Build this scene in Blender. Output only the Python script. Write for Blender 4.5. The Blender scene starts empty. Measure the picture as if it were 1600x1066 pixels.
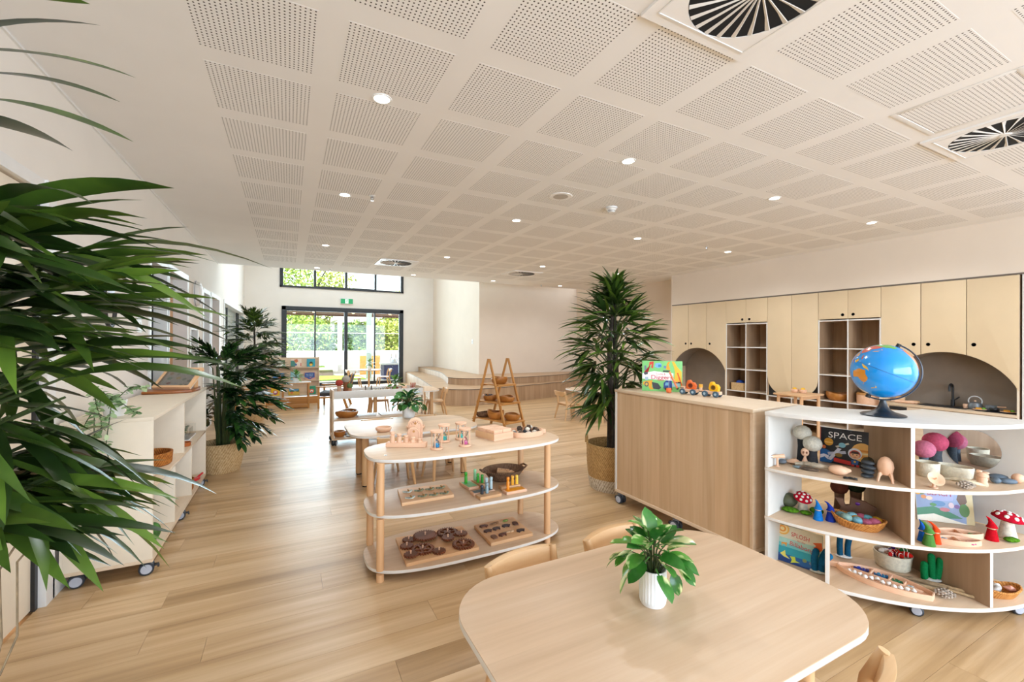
import bpy, bmesh, math, random
import numpy as np
from mathutils import Matrix, Vector, Euler
S = bpy.context.scene
COL = S.collection
R = math.radians
rnd = random.Random(7)

# ------------------------------------------------------------------ camera, sky, lights, exposure
cam = bpy.data.objects.new('camera', bpy.data.cameras.new('camera'))
COL.objects.link(cam)
_yaw, _pitch, _roll = .4749, -.00195, .0042
_c, _s = math.cos(_yaw), math.sin(_yaw)
_M = Matrix(((math.cos(_roll), -math.sin(_roll), 0), (math.sin(_roll), math.cos(_roll), 0), (0, 0, 1))) @ \
     Matrix(((1, 0, 0), (0, math.cos(_pitch), -math.sin(_pitch)), (0, math.sin(_pitch), math.cos(_pitch)))) @ \
     Matrix(((_c, -_s, 0), (0, 0, -1), (_s, _c, 0)))
_right, _down, _fwd = Vector(_M[0]), Vector(_M[1]), Vector(_M[2])
_W = Matrix((_right, -_down, -_fwd)).transposed().to_4x4()
_W.translation = (0, 0, 1.35)
cam.matrix_world = _W
cam.data.sensor_width = 36
cam.data.lens = 678.3 * 36 / 1600
cam.data.clip_start = .02
cam.data.clip_end = 300
S.camera = cam
S.view_settings.view_transform = 'Standard'
S.view_settings.look = 'None'
S.view_settings.gamma = 1
S.view_settings.use_curve_mapping = False
S.view_settings.exposure = 0.96
try:
    S.cycles.max_bounces = 10
    S.cycles.diffuse_bounces = 5
    S.cycles.glossy_bounces = 4
    S.cycles.transmission_bounces = 6
    S.cycles.transparent_max_bounces = 12
    S.cycles.caustics_reflective = False
    S.cycles.caustics_refractive = False
    S.cycles.sample_clamp_indirect = 6
except Exception:
    pass
wd = bpy.data.worlds.new('sky'); S.world = wd; wd.use_nodes = True
nt = wd.node_tree; nt.nodes.clear()
sky = nt.nodes.new('ShaderNodeTexSky'); sky.sky_type = 'NISHITA'; sky.sun_disc = False
sky.sun_elevation = R(66); sky.sun_rotation = R(200); sky.air_density = 1.0; sky.dust_density = 3.0
mx = nt.nodes.new('ShaderNodeMix'); mx.data_type = 'RGBA'; mx.inputs[0].default_value = .8
mx.inputs[7].default_value = (6.0, 6.2, 6.4, 1)
bg = nt.nodes.new('ShaderNodeBackground'); bg.inputs[1].default_value = .26
wo = nt.nodes.new('ShaderNodeOutputWorld')
nt.links.new(sky.outputs[0], mx.inputs[6]); nt.links.new(mx.outputs[2], bg.inputs[0]); nt.links.new(bg.outputs[0], wo.inputs[0])

def area(name, loc, rot, sx, sy, power, col, spread=180):
    l = bpy.data.lights.new(name, 'AREA'); l.shape = 'RECTANGLE'; l.size = sx; l.size_y = sy
    l.energy = power; l.color = col; l.spread = R(spread)
    o = bpy.data.objects.new(name, l); COL.objects.link(o); o.location = loc; o.rotation_euler = rot
    return o
sun = bpy.data.lights.new('sun', 'SUN'); sun.energy = 4.5; sun.angle = R(1); sun.color = (1, .95, .88)
so = bpy.data.objects.new('sun', sun); COL.objects.link(so); so.rotation_euler = (R(22), R(-14), 0)
area('daylight_door', (1.57, 14.62, 1.3), (R(-90), 0, 0), 3.3, 2.2, 160, (.74, .91, 1.05))      # glazed doors
area('daylight_clerestory', (1.57, 14.62, 3.26), (R(-84), 0, 0), 3.4, .62, 62, (.74, .91, 1.05))    # window above them
# daylight entering through the glazing of the room
area('daylight_right', (7.2, -1.35, 1.5), (0, R(-90), 0), 2.0, 4.2, 150, (.66, .88, 1.10))        # glazing in the right wall
area('daylight_back', (2.9, -3.6, 1.5), (R(90), 0, 0), 6.6, 2.0, 185, (.68, .88, 1.10))          # glazing behind the camera
area('daylight_roof', (1.6, 11.9, 4.35), (0, 0, 0), 4.6, 3.4, 46, (.74, .91, 1.08))            # skylight over the void by the doors

# ------------------------------------------------------------------ materials
def lin(h):
    h = h.lstrip('#'); c = [int(h[i:i+2], 16)/255 for i in (0, 2, 4)]
    return tuple(x/12.92 if x <= .04045 else ((x+.055)/1.055)**2.4 for x in c) + (1,)
_MC = {}
def newmat(name):
    m = bpy.data.materials.new(name); m.use_nodes = True
    n = m.node_tree.nodes; return m, n, m.node_tree.links, n['Principled BSDF']
def plain(hexc, rough=.5, metal=0, spec=.5, noise=.04, nscale=18, bump=0, bscale=120, coat=0, trans=0, emit=0, ior=None, sub=0):
    key = (hexc, rough, metal, spec, noise, nscale, bump, bscale, coat, trans, emit)
    if key in _MC: return _MC[key]
    m, n, L, p = newmat('finish_' + hexc.strip('#'))
    c = lin(hexc)
    tc = n.new('ShaderNodeTexCoord')
    if noise:
        no = n.new('ShaderNodeTexNoise'); no.inputs['Scale'].default_value = nscale; no.inputs['Detail'].default_value = 4
        L.new(tc.outputs['Object'], no.inputs['Vector'])
        rp = n.new('ShaderNodeValToRGB')
        rp.color_ramp.elements[0].position = .3; rp.color_ramp.elements[1].position = .7
        rp.color_ramp.elements[0].color = tuple(x*(1-noise*2) for x in c[:3]) + (1,)
        rp.color_ramp.elements[1].color = tuple(min(1, x*(1+noise*2)) for x in c[:3]) + (1,)
        L.new(no.outputs['Fac'], rp.inputs[0]); L.new(rp.outputs[0], p.inputs['Base Color'])
    else:
        p.inputs['Base Color'].default_value = c
    if bump:
        nb = n.new('ShaderNodeTexNoise'); nb.inputs['Scale'].default_value = bscale; nb.inputs['Detail'].default_value = 3
        L.new(tc.outputs['Object'], nb.inputs['Vector'])
        bp = n.new('ShaderNodeBump'); bp.inputs['Strength'].default_value = bump; bp.inputs['Distance'].default_value = .004
        L.new(nb.outputs['Fac'], bp.inputs['Height']); L.new(bp.outputs[0], p.inputs['Normal'])
    p.inputs['Roughness'].default_value = rough; p.inputs['Metallic'].default_value = metal
    p.inputs['Specular IOR Level'].default_value = spec
    if coat: p.inputs['Coat Weight'].default_value = coat; p.inputs['Coat Roughness'].default_value = .08
    if trans: p.inputs['Transmission Weight'].default_value = trans
    if ior: p.inputs['IOR'].default_value = ior
    if emit:
        p.inputs['Emission Color'].default_value = c; p.inputs['Emission Strength'].default_value = emit
    _MC[key] = m
    return m

def wood(name, dark, mid, light, axis='x', grain=1.0, rough=.42, strip=0, perp='y', vary=.10, spec=.4, rand=True, bump=.05, coat=0):
    """oak-like: fine streaks stretched along axis; optional strips with their own tone; every object its own offset"""
    m, n, L, p = newmat(name)
    tc = n.new('ShaderNodeTexCoord'); oi = n.new('ShaderNodeObjectInfo')
    ad = n.new('ShaderNodeVectorMath'); ad.operation = 'MULTIPLY_ADD'
    cx = n.new('ShaderNodeCombineXYZ')
    for i in range(3): L.new(oi.outputs['Random'], cx.inputs[i])
    ad.inputs[1].default_value = (37, 23, 29) if rand else (0, 0, 0)
    L.new(cx.outputs[0], ad.inputs[0]); L.new(tc.outputs['Object'], ad.inputs[2])
    vec = ad.outputs[0]; tone = None
    if strip:
        sp = n.new('ShaderNodeSeparateXYZ'); L.new(tc.outputs['Object'], sp.inputs[0])
        dv = n.new('ShaderNodeMath'); dv.operation = 'DIVIDE'; dv.inputs[1].default_value = strip
        L.new(sp.outputs['xyz'.index(perp)], dv.inputs[0])
        fl = n.new('ShaderNodeMath'); fl.operation = 'FLOOR'; L.new(dv.outputs[0], fl.inputs[0])
        wn = n.new('ShaderNodeTexWhiteNoise'); wn.noise_dimensions = '1D'; L.new(fl.outputs[0], wn.inputs['W'])
        sc = n.new('ShaderNodeVectorMath'); sc.operation = 'MULTIPLY_ADD'; sc.inputs[1].default_value = (9, 9, 9)
        L.new(wn.outputs['Color'], sc.inputs[0]); L.new(vec, sc.inputs[2]); vec = sc.outputs[0]
        tone = wn.outputs['Value']
    mp = n.new('ShaderNodeMapping'); k = 'xyz'.index(axis)
    s = [26*grain]*3; s[k] = 1.1*grain; mp.inputs['Scale'].default_value = s
    L.new(vec, mp.inputs['Vector'])
    n1 = n.new('ShaderNodeTexNoise'); n1.inputs['Scale'].default_value = 1.0; n1.inputs['Detail'].default_value = 7; n1.inputs['Roughness'].default_value = .62
    n1.inputs['Distortion'].default_value = .35
    L.new(mp.outputs[0], n1.inputs['Vector'])
    mp2 = n.new('ShaderNodeMapping'); s2 = [7*grain]*3; s2[k] = .45*grain; mp2.inputs['Scale'].default_value = s2
    L.new(vec, mp2.inputs['Vector'])
    n2 = n.new('ShaderNodeTexNoise'); n2.inputs['Scale'].default_value = 1.0; n2.inputs['Detail'].default_value = 3; n2.inputs['Distortion'].default_value = .6
    L.new(mp2.outputs[0], n2.inputs['Vector'])
    mxv = n.new('ShaderNodeMix'); mxv.inputs[0].default_value = .55
    L.new(n1.outputs['Fac'], mxv.inputs[2]); L.new(n2.outputs['Fac'], mxv.inputs[3])
    rp = n.new('ShaderNodeValToRGB'); e = rp.color_ramp.elements
    e[0].position = .30; e[0].color = lin(dark); e[1].position = .70; e[1].color = lin(light)
    q = e.new(.5); q.color = lin(mid)
    L.new(mxv.outputs[0], rp.inputs[0])
    hs = n.new('ShaderNodeHueSaturation')
    mr = n.new('ShaderNodeMapRange'); mr.inputs[3].default_value = 1-vary; mr.inputs[4].default_value = 1+vary
    if tone is not None: L.new(tone, mr.inputs[0])
    elif rand: L.new(oi.outputs['Random'], mr.inputs[0])
    else: mr.inputs[0].default_value = .5
    L.new(mr.outputs[0], hs.inputs['Value']); L.new(rp.outputs[0], hs.inputs['Color'])
    L.new(hs.outputs[0], p.inputs['Base Color'])
    p.inputs['Roughness'].default_value = rough; p.inputs['Specular IOR Level'].default_value = spec
    if coat: p.inputs['Coat Weight'].default_value = coat; p.inputs['Coat Roughness'].default_value = .2
    if bump:
        bp = n.new('ShaderNodeBump'); bp.inputs['Strength'].default_value = bump; bp.inputs['Distance'].default_value = .002
        L.new(n1.outputs['Fac'], bp.inputs['Height']); L.new(bp.outputs[0], p.inputs['Normal'])
    return m

def weave(name, c1, c2, fu=60, fv=60, rough=.8, strength=.6):
    """basketry: rows around with over-under strands, from cylindrical coordinates about the object's own axis"""
    m, n, L, p = newmat(name)
    tc = n.new('ShaderNodeTexCoord'); sp = n.new('ShaderNodeSeparateXYZ'); L.new(tc.outputs['Object'], sp.inputs[0])
    at = n.new('ShaderNodeMath'); at.operation = 'ARCTAN2'; L.new(sp.outputs[1], at.inputs[0]); L.new(sp.outputs[0], at.inputs[1])
    def sn(src, f, ph=None):
        a = n.new('ShaderNodeMath'); a.operation = 'MULTIPLY'; a.inputs[1].default_value = f; L.new(src, a.inputs[0])
        o = a.outputs[0]
        if ph is not None:
            b = n.new('ShaderNodeMath'); b.operation = 'ADD'; L.new(o, b.inputs[0]); L.new(ph, b.inputs[1]); o = b.outputs[0]
        c = n.new('ShaderNodeMath'); c.operation = 'SINE'; L.new(o, c.inputs[0]); return c.outputs[0]
    v = sn(sp.outputs[2], fv)
    rowf = n.new('ShaderNodeMath'); rowf.operation = 'MULTIPLY'; rowf.inputs[1].default_value = fv/2; L.new(sp.outputs[2], rowf.inputs[0])
    u = sn(at.outputs[0], fu, rowf.outputs[0])
    ml = n.new('ShaderNodeMath'); ml.operation = 'MULTIPLY'; L.new(u, ml.inputs[0]); L.new(v, ml.inputs[1])
    no = n.new('ShaderNodeTexNoise'); no.inputs['Scale'].default_value = 55; no.inputs['Detail'].default_value = 5; L.new(tc.outputs['Object'], no.inputs['Vector'])
    a2 = n.new('ShaderNodeMath'); a2.operation = 'MULTIPLY_ADD'; a2.inputs[1].default_value = .28; a2.inputs[2].default_value = .02
    L.new(ml.outputs[0], a2.inputs[0])
    a3 = n.new('ShaderNodeMath'); a3.operation = 'ADD'; L.new(a2.outputs[0], a3.inputs[0]); L.new(no.outputs['Fac'], a3.inputs[1])
    rp = n.new('ShaderNodeValToRGB'); rp.color_ramp.elements[0].position = .28; rp.color_ramp.elements[1].position = .72
    rp.color_ramp.elements[0].color = lin(c1); rp.color_ramp.elements[1].color = lin(c2)
    L.new(a3.outputs[0], rp.inputs[0]); L.new(rp.outputs[0], p.inputs['Base Color'])
    bp = n.new('ShaderNodeBump'); bp.inputs['Strength'].default_value = strength; bp.inputs['Distance'].default_value = .006
    L.new(a3.outputs[0], bp.inputs['Height']); L.new(bp.outputs[0], p.inputs['Normal'])
    p.inputs['Roughness'].default_value = rough; p.inputs['Specular IOR Level'].default_value = .25
    return m

def leafmat(name, dark, mid, light, edge=None, rough=.32, varieg=0):
    """foliage: tone differs leaf by leaf, paler midrib (leaf meshes carry x = across, y = along in object space)"""
    m, n, L, p = newmat(name)
    oi = n.new('ShaderNodeObjectInfo'); tc = n.new('ShaderNodeTexCoord')
    ge = n.new('ShaderNodeNewGeometry')
    no = n.new('ShaderNodeTexNoise'); no.inputs['Scale'].default_value = 9 if not varieg else 26; no.inputs['Detail'].default_value = 3
    ad = n.new('ShaderNodeVectorMath'); ad.operation = 'ADD'
    cx = n.new('ShaderNodeCombineXYZ')
    ml = n.new('ShaderNodeMath'); ml.operation = 'MULTIPLY'; ml.inputs[1].default_value = 31; L.new(oi.outputs['Random'], ml.inputs[0])
    for i in range(3): L.new(ml.outputs[0], cx.inputs[i])
    L.new(tc.outputs['Object'], ad.inputs[0]); L.new(cx.outputs[0], ad.inputs[1]); L.new(ad.outputs[0], no.inputs['Vector'])
    av = n.new('ShaderNodeMath'); av.operation = 'MULTIPLY_ADD'; av.inputs[1].default_value = .5
    ri = n.new('ShaderNodeMath'); ri.operation = 'ADD'; L.new(oi.outputs['Random'], ri.inputs[0]); L.new(ge.outputs['Random Per Island'], ri.inputs[1])
    fr = n.new('ShaderNodeMath'); fr.operation = 'FRACT'; L.new(ri.outputs[0], fr.inputs[0])
    hf = n.new('ShaderNodeMath'); hf.operation = 'MULTIPLY'; hf.inputs[1].default_value = .55; L.new(fr.outputs[0], hf.inputs[0])
    L.new(no.outputs['Fac'], av.inputs[0]); L.new(hf.outputs[0], av.inputs[2])
    rp = n.new('ShaderNodeValToRGB'); e = rp.color_ramp.elements
    e[0].position = .15; e[0].color = lin(dark); e[1].position = .85; e[1].color = lin(light); q = e.new(.5); q.color = lin(mid)
    L.new(av.outputs[0], rp.inputs[0]); out = rp.outputs[0]
    if varieg:
        vr = n.new('ShaderNodeValToRGB'); vr.color_ramp.elements[0].position = .56; vr.color_ramp.elements[1].position = .62
        n3 = n.new('ShaderNodeTexNoise'); n3.inputs['Scale'].default_value = varieg; n3.inputs['Detail'].default_value = 2
        mp = n.new('ShaderNodeMapping'); mp.inputs['Scale'].default_value = (1.6, .6, 1); L.new(ad.outputs[0], mp.inputs[0]); L.new(mp.outputs[0], n3.inputs['Vector'])
        L.new(n3.outputs['Fac'], vr.inputs[0])
        mx = n.new('ShaderNodeMix'); mx.data_type = 'RGBA'; mx.inputs[7].default_value = lin(edge or '#e6e8b8')
        L.new(vr.outputs[0], mx.inputs[0]); L.new(out, mx.inputs[6]); out = mx.outputs[2]
    L.new(out, p.inputs['Base Color'])
    p.inputs['Roughness'].default_value = rough; p.inputs['Specular IOR Level'].default_value = .45
    tr = n.new('ShaderNodeBsdfTranslucent'); ms = n.new('ShaderNodeMixShader'); ms.inputs[0].default_value = .10
    L.new(out, tr.inputs[0]); L.new(p.outputs[0], ms.inputs[1]); L.new(tr.outputs[0], ms.inputs[2])
    L.new(ms.outputs[0], n['Material Output'].inputs['Surface'])
    return m

def glassmat(name, tint=(.97, 1, .99), refl=.6, alpha_rough=0):
    """thin architectural glazing: clear, with a fresnel reflection"""
    m, n, L, p = newmat(name); n.remove(p)
    t = n.new('ShaderNodeBsdfTransparent'); t.inputs[0].default_value = (*tint, 1)
    g = n.new('ShaderNodeBsdfGlossy'); g.inputs['Roughness'].default_value = .02
    f = n.new('ShaderNodeFresnel'); f.inputs[0].default_value = 1.5
    k = n.new('ShaderNodeMath'); k.operation = 'MULTIPLY'; k.inputs[1].default_value = refl; L.new(f.outputs[0], k.inputs[0])
    x = n.new('ShaderNodeMixShader'); L.new(k.outputs[0], x.inputs[0]); L.new(t.outputs[0], x.inputs[1]); L.new(g.outputs[0], x.inputs[2])
    L.new(x.outputs[0], n['Material Output'].inputs['Surface'])
    return m

OAKD, OAKM, OAKL = '#a98258', '#c49c6e', '#d6b48a'
M = {}
M['floor'] = wood('floor_oak', '#96754d', '#bf9d73', '#dabd97', 'x', .8, .34, vary=.05, spec=.6, bump=.02)
M['laminate'] = wood('pale_oak_laminate', '#bf9f7e', '#d1b292', '#dfc5a8', 'x', .9, .40, strip=.13, perp='y', vary=.05, spec=.45)
M['lam_y'] = wood('pale_oak_shelf', '#c6ac8d', '#d6bfa3', '#e0ccb3', 'y', 1.0, .45, vary=.03)
M['lam_x'] = wood('pale_oak_board', '#bfa284', '#d0b496', '#dbc3a8', 'x', 1.0, .45, vary=.03)
M['panel'] = wood('oak_panel_upright', '#b5946f', '#c9a985', '#d6ba98', 'z', 1.0, .5, strip=.095, perp='y', vary=.06)
M['dark_panel'] = wood('brown_oak_upright', '#8a6e55', '#a2866a', '#b3987c', 'z', 1.0, .5, vary=.04)
M['riser'] = wood('riser_oak_upright', '#97795d', '#b39577', '#c5a98c', 'z', 1.0, .5, vary=.04)
M['birch'] = wood('birch_x', '#cf9f6e', '#dcb084', '#e6bf96', 'x', 1.1, .5, vary=.05)
M['birch_z'] = wood('birch_z', '#cb9868', '#d9aa7c', '#e3b98f', 'z', 1.1, .5, vary=.05)
M['birch_y'] = wood('birch_y', '#cf9f6e', '#dcb084', '#e6bf96', 'y', 1.1, .5, vary=.05)
M['chair'] = wood('chair_beech', '#c39868', '#d3aa7c', '#dfbc90', 'z', 1.2, .42, vary=.06)
M['chair_x'] = wood('chair_beech_x', '#c39868', '#d3aa7c', '#dfbc90', 'x', 1.2, .42, vary=.06)
M['honey'] = wood('honey_pine', '#a8733c', '#bd8649', '#cc995c', 'z', 1.2, .45, vary=.06)
M['honey_x'] = wood('honey_pine_x', '#a8733c', '#bd8649', '#cc995c', 'x', 1.2, .45, vary=.06)
M['bowl'] = wood('turned_wood', '#8a541f', '#a86c2f', '#bd8142', 'x', 1.4, .4, vary=.12)
M['toy'] = wood('toy_beech', '#d9a987', '#e6bb9b', '#eec8ab', 'z', 1.6, .55, vary=.05)
M['toy_x'] = wood('toy_beech_x', '#d9a987', '#e6bb9b', '#eec8ab', 'x', 1.6, .55, vary=.05)
M['walnut'] = wood('walnut', '#5a2c17', '#733c20', '#8a4c2a', 'x', 2.0, .4, vary=.12)
M['redgum'] = wood('redgum', '#6d3512', '#91501f', '#b06c32', 'x', 2.0, .35, vary=.1)
M['white'] = plain('#d6d3cc', .4, noise=.01)
M['white_edge'] = plain('#e2dfda', .4, noise=.01)
M['cream'] = plain('#e3d6c1', .45, noise=.01)
M['cream_door'] = plain('#dcc5a1', .5, noise=.012, nscale=3)
M['wall'] = plain('#e6dfd6', .85, noise=.012, nscale=2, bump=.04, bscale=300)
M['wall_warm_lit'] = plain('#e3d5c5', .85, noise=.012, nscale=2, bump=.04, bscale=300)  # wall paint with the warm light on these walls put into its colour
M['ceil'] = plain('#eceae8', .9, noise=.01, nscale=2)
M['trim'] = plain('#e4e2df', .45, noise=.01)
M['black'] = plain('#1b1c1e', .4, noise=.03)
M['frame'] = plain('#26282b', .45, noise=.03)
M['tyre'] = plain('#2a3038', .5, noise=.03)
M['hub'] = plain('#aeb2bd', .5, noise=.02, bump=.2, bscale=300)
M['steel'] = plain('#b9bcc0', .25, metal=1, noise=.02)
M['grey'] = plain('#7c7f86', .5, noise=.03)
M['brownback'] = plain('#85786b', .7, noise=.03, nscale=6)
M['glass'] = glassmat('window_glass')
M['glass_out'] = glassmat('balustrade_glass', (.97, 1, .98), .15)
M['clear'] = glassmat('clear_acrylic', (.98, .99, .99), .8)
M['grass'] = plain('#8dbb3c', .9, noise=.2, nscale=12, bump=.8, bscale=90)
M['render'] = plain('#e4e4e2', .8, noise=.02)

# ------------------------------------------------------------------ mesh builder
class B:
    def __init__(s): s.v = []; s.f = []; s.m = []
    def add(s, vs, fs, mi=0, T=None):
        o = len(s.v)
        if T is not None: vs = [T @ Vector(p) for p in vs]
        s.v += [tuple(p) for p in vs]
        for f in fs: s.f.append(tuple(i+o for i in f)); s.m.append(mi)
        return s
    def box(s, x0, y0, z0, x1, y1, z1, mi=0, T=None):
        v = [(x0,y0,z0),(x1,y0,z0),(x1,y1,z0),(x0,y1,z0),(x0,y0,z1),(x1,y0,z1),(x1,y1,z1),(x0,y1,z1)]
        return s.add(v, [(0,3,2,1),(4,5,6,7),(0,1,5,4),(1,2,6,5),(2,3,7,6),(3,0,4,7)], mi, T)
    def cbox(s, c, d, mi=0, T=None):
        return s.box(c[0]-d[0]/2, c[1]-d[1]/2, c[2]-d[2]/2, c[0]+d[0]/2, c[1]+d[1]/2, c[2]+d[2]/2, mi, T)
    def prism(s, poly, z0, z1, mi=0, mside=None, T=None, mbot=None):
        n = len(poly)
        v = [(x, y, z0) for x, y in poly] + [(x, y, z1) for x, y in poly]
        s.add(v, [tuple(range(n, 2*n))], mi, T)
        o = len(s.v) - 2*n
        s.f.append(tuple(o+i for i in range(n-1, -1, -1))); s.m.append(mi if mbot is None else mbot)
        for i in range(n):
            j = (i+1) % n; s.f.append((o+i, o+j, o+n+j, o+n+i)); s.m.append(mi if mside is None else mside)
        return s
    def lathe(s, prof, seg=24, c=(0,0,0), mi=0, T=None, sx=1, sy=1):
        k = len(prof); v = []
        for i in range(seg):
            a = 2*math.pi*i/seg; ca, sa = math.cos(a), math.sin(a)
            for r, z in prof: v.append((c[0]+r*ca*sx, c[1]+r*sa*sy, c[2]+z))
        f = []
        for i in range(seg):
            j = (i+1) % seg
            for q in range(k-1): f.append((i*k+q, j*k+q, j*k+q+1, i*k+q+1))
        if prof[0][0] > 1e-6: f.append(tuple(i*k for i in range(seg-1, -1, -1)))
        if prof[-1][0] > 1e-6: f.append(tuple(i*k+k-1 for i in range(seg)))
        return s.add(v, f, mi, T)
    def tube(s, path, r, seg=8, mi=0, T=None, cap=True, closed=False, flat=1.0):
        P = [Vector(p) for p in path]; n = len(P)
        rr = r if isinstance(r, (list, tuple)) else [r]*n
        v = []; up = None
        for i in range(n):
            if closed: d = (P[(i+1) % n]-P[i-1])
            else: d = P[min(i+1, n-1)]-P[max(i-1, 0)]
            d.normalize()
            if up is None:
                up = Vector((0,0,1)) if abs(d.z) < .9 else Vector((1,0,0))
            a = d.cross(up); a.normalize(); b = a.cross(d); b.normalize(); up = b
            for q in range(seg):
                t = 2*math.pi*q/seg
                v.append(P[i]+a*(math.cos(t)*rr[i])+b*(math.sin(t)*rr[i]*flat))
        f = []
        for i in range(n if closed else n-1):
            i2 = (i+1) % n
            for q in range(seg):
                q2 = (q+1) % seg; f.append((i*seg+q, i*seg+q2, i2*seg+q2, i2*seg+q))
        if cap and not closed:
            f.append(tuple(range(seg-1, -1, -1))); f.append(tuple((n-1)*seg+q for q in range(seg)))
        return s.add(v, f, mi, T)
    def cyl(s, p0, p1, r0, r1=None, seg=16, mi=0, T=None): return s.tube([p0, p1], [r0, r0 if r1 is None else r1], seg, mi, T)
    def ell(s, c, rad, seg=16, rings=10, mi=0, T=None, jit=0, seed=0):
        g = random.Random(seed); rx, ry, rz = rad if isinstance(rad, (list, tuple)) else (rad,)*3
        prof = []
        v = [(c[0], c[1], c[2]-rz)]
        for i in range(1, rings):
            t = math.pi*i/rings - math.pi/2
            for q in range(seg):
                a = 2*math.pi*q/seg; k = 1+g.uniform(-jit, jit)
                v.append((c[0]+rx*k*math.cos(t)*math.cos(a), c[1]+ry*k*math.cos(t)*math.sin(a), c[2]+rz*k*math.sin(t)))
        v.append((c[0], c[1], c[2]+rz)); f = []
        for q in range(seg): f.append((0, 1+(q+1) % seg, 1+q))
        for i in range(rings-2):
            for q in range(seg):
                a = 1+i*seg+q; b = 1+i*seg+(q+1) % seg; f.append((a, b, b+seg, a+seg))
        o = 1+(rings-2)*seg
        for q in range(seg): f.append((o+q, o+(q+1) % seg, len(v)-1))
        return s.add(v, f, mi, T)
    def mesh(s, name, mats, bevel=0, smooth=True, seg=2):
        me = bpy.data.meshes.new(name); me.from_pydata(s.v, [], s.f)
        for m in (mats if isinstance(mats, (list, tuple)) else [mats]): me.materials.append(m)
        me.polygons.foreach_set('material_index', s.m)
        if bevel:
            bm = bmesh.new(); bm.from_mesh(me)
            bmesh.ops.recalc_face_normals(bm, faces=bm.faces)
            ed = [e for e in bm.edges if len(e.link_faces) == 2 and e.calc_face_angle(0) > R(40)]
            bmesh.ops.bevel(bm, geom=ed, offset=bevel, segments=seg, affect='EDGES', profile=.6, clamp_overlap=True)
            bm.to_mesh(me); bm.free()
        if smooth:
            me.shade_smooth()
            me.set_sharp_from_angle(angle=R(38))
        me.update()
        return me

def put(name, me, parent=None, T=None):
    o = bpy.data.objects.new(name, me); COL.objects.link(o)
    if parent is not None: o.parent = parent
    if T is not None: o.matrix_local = T
    return o
def part(name, b, mats, parent, bevel=0, smooth=True, label=None, T=None, kind=None):
    o = put(name, b.mesh(name, mats, bevel, smooth), parent, T)
    if label: o['label'] = label
    if kind: o['kind'] = kind
    return o
def tag(o, label, cat, group=None, kind=None):
    o['label'] = label; o['category'] = cat
    if group: o['group'] = group
    if kind: o['kind'] = kind
    return o
def thing(name, label, cat, loc=(0,0,0), rz=0, group=None):
    o = bpy.data.objects.new(name, None); COL.objects.link(o); o.empty_display_size = .05
    o.location = loc; o.rotation_euler = (0, 0, rz)
    return tag(o, label, cat, group)
def one(name, b, mats, label, cat, loc=(0,0,0), rz=0, group=None, bevel=0, smooth=True, rot=None):
    o = put(name, b.mesh(name, mats, bevel, smooth)); o.location = loc; o.rotation_euler = rot or (0, 0, rz)
    return tag(o, label, cat, group)
def struct(name, b, mats, parent=None, label=None, bevel=0, smooth=False):
    o = put(name, b.mesh(name, mats, bevel, smooth), parent)
    if parent is None: o['kind'] = 'structure'
    if label: o['label'] = label
    return o
def copytree(o, loc=None, rz=None, label=None, parent=None):
    c = o.copy(); COL.objects.link(c)
    if parent is not None: c.parent = parent
    if loc is not None: c.location = loc
    if rz is not None: c.rotation_euler = (0, 0, rz)
    if label: c['label'] = label
    for ch in list(o.children): copytree(ch, parent=c)
    return c
def rrect(w, d, r, n=6, cx=0, cy=0):
    p = []
    for sx, sy, a0 in ((1,1,0), (-1,1,90), (-1,-1,180), (1,-1,270)):
        for i in range(n+1):
            a = R(a0+90*i/n); p.append((cx+sx*(w/2-r)+r*math.cos(a), cy+sy*(d/2-r)+r*math.sin(a)))
    return p
def sellipse(w, d, e=3.4, n=56):
    p = []
    for i in range(n):
        a = 2*math.pi*i/n; c, s = math.cos(a), math.sin(a)
        p.append((w/2*math.copysign(abs(c)**(2/e), c), d/2*math.copysign(abs(s)**(2/e), s)))
    return p
def rotm(loc=(0,0,0), rx=0, ry=0, rz=0, sc=1):
    return Matrix.Translation(loc) @ Euler((rx, ry, rz)).to_matrix().to_4x4() @ Matrix.Scale(sc, 4)
def frame(origin, xdir, ydir):
    x = Vector(xdir).normalized(); y = Vector(ydir); y = (y-x*y.dot(x)).normalized(); z = x.cross(y)
    T = Matrix((x, y, z)).transposed().to_4x4(); T.translation = origin
    return T
# ------------------------------------------------------------------ room shell
LX, RX, FY, BY, CH, VH = -1.12, 7.40, 14.28, -4.0, 2.717, 4.40
floor = struct('floor', B().box(LX-.3, BY, -.25, RX+.1, FY+.05, -.012), M['floor'], label='oak plank floor of the playroom')
def plank_mesh(x0, x1, y0, y1, b=None):
    c = .0006; b = b or B()
    v = [(x0,y0,-.010),(x1,y0,-.010),(x1,y1,-.010),(x0,y1,-.010),(x0+c,y0+c,0),(x1-c,y0+c,0),(x1-c,y1-c,0),(x0+c,y1-c,0)]
    return b.add(v, [(4,5,6,7),(0,1,5,4),(1,2,6,5),(2,3,7,6),(3,0,4,7)])
PW, PL = .178, 1.52
base = plank_mesh(0, PL, 0, PW).mesh('plank', M['floor'], smooth=False)
far = B(); row = 0; y = -.1
g = random.Random(3)
while y < FY:
    x = LX - g.uniform(0, PL)
    while x < RX:
        x0, x1 = max(x, LX), min(x+PL, RX)
        if x1-x0 > .05:
            if -.1 <= y < 5.9 and x1-x0 > PL-.01:
                put('plank', base, floor, Matrix.Translation((x0, y, 0)))
            elif -.1 <= y < 5.9:
                o = put('plank', plank_mesh(0, x1-x0, 0, PW).mesh('plank', M['floor'], smooth=False), floor, Matrix.Translation((x0, y, 0)))
            else: plank_mesh(x0, x1, y, min(y+PW, FY), far)
        x += PL
    y += PW; row += 1
y = -.1-PW
while y > BY: plank_mesh(LX, RX, y, y+PW, far); y -= PW
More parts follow.
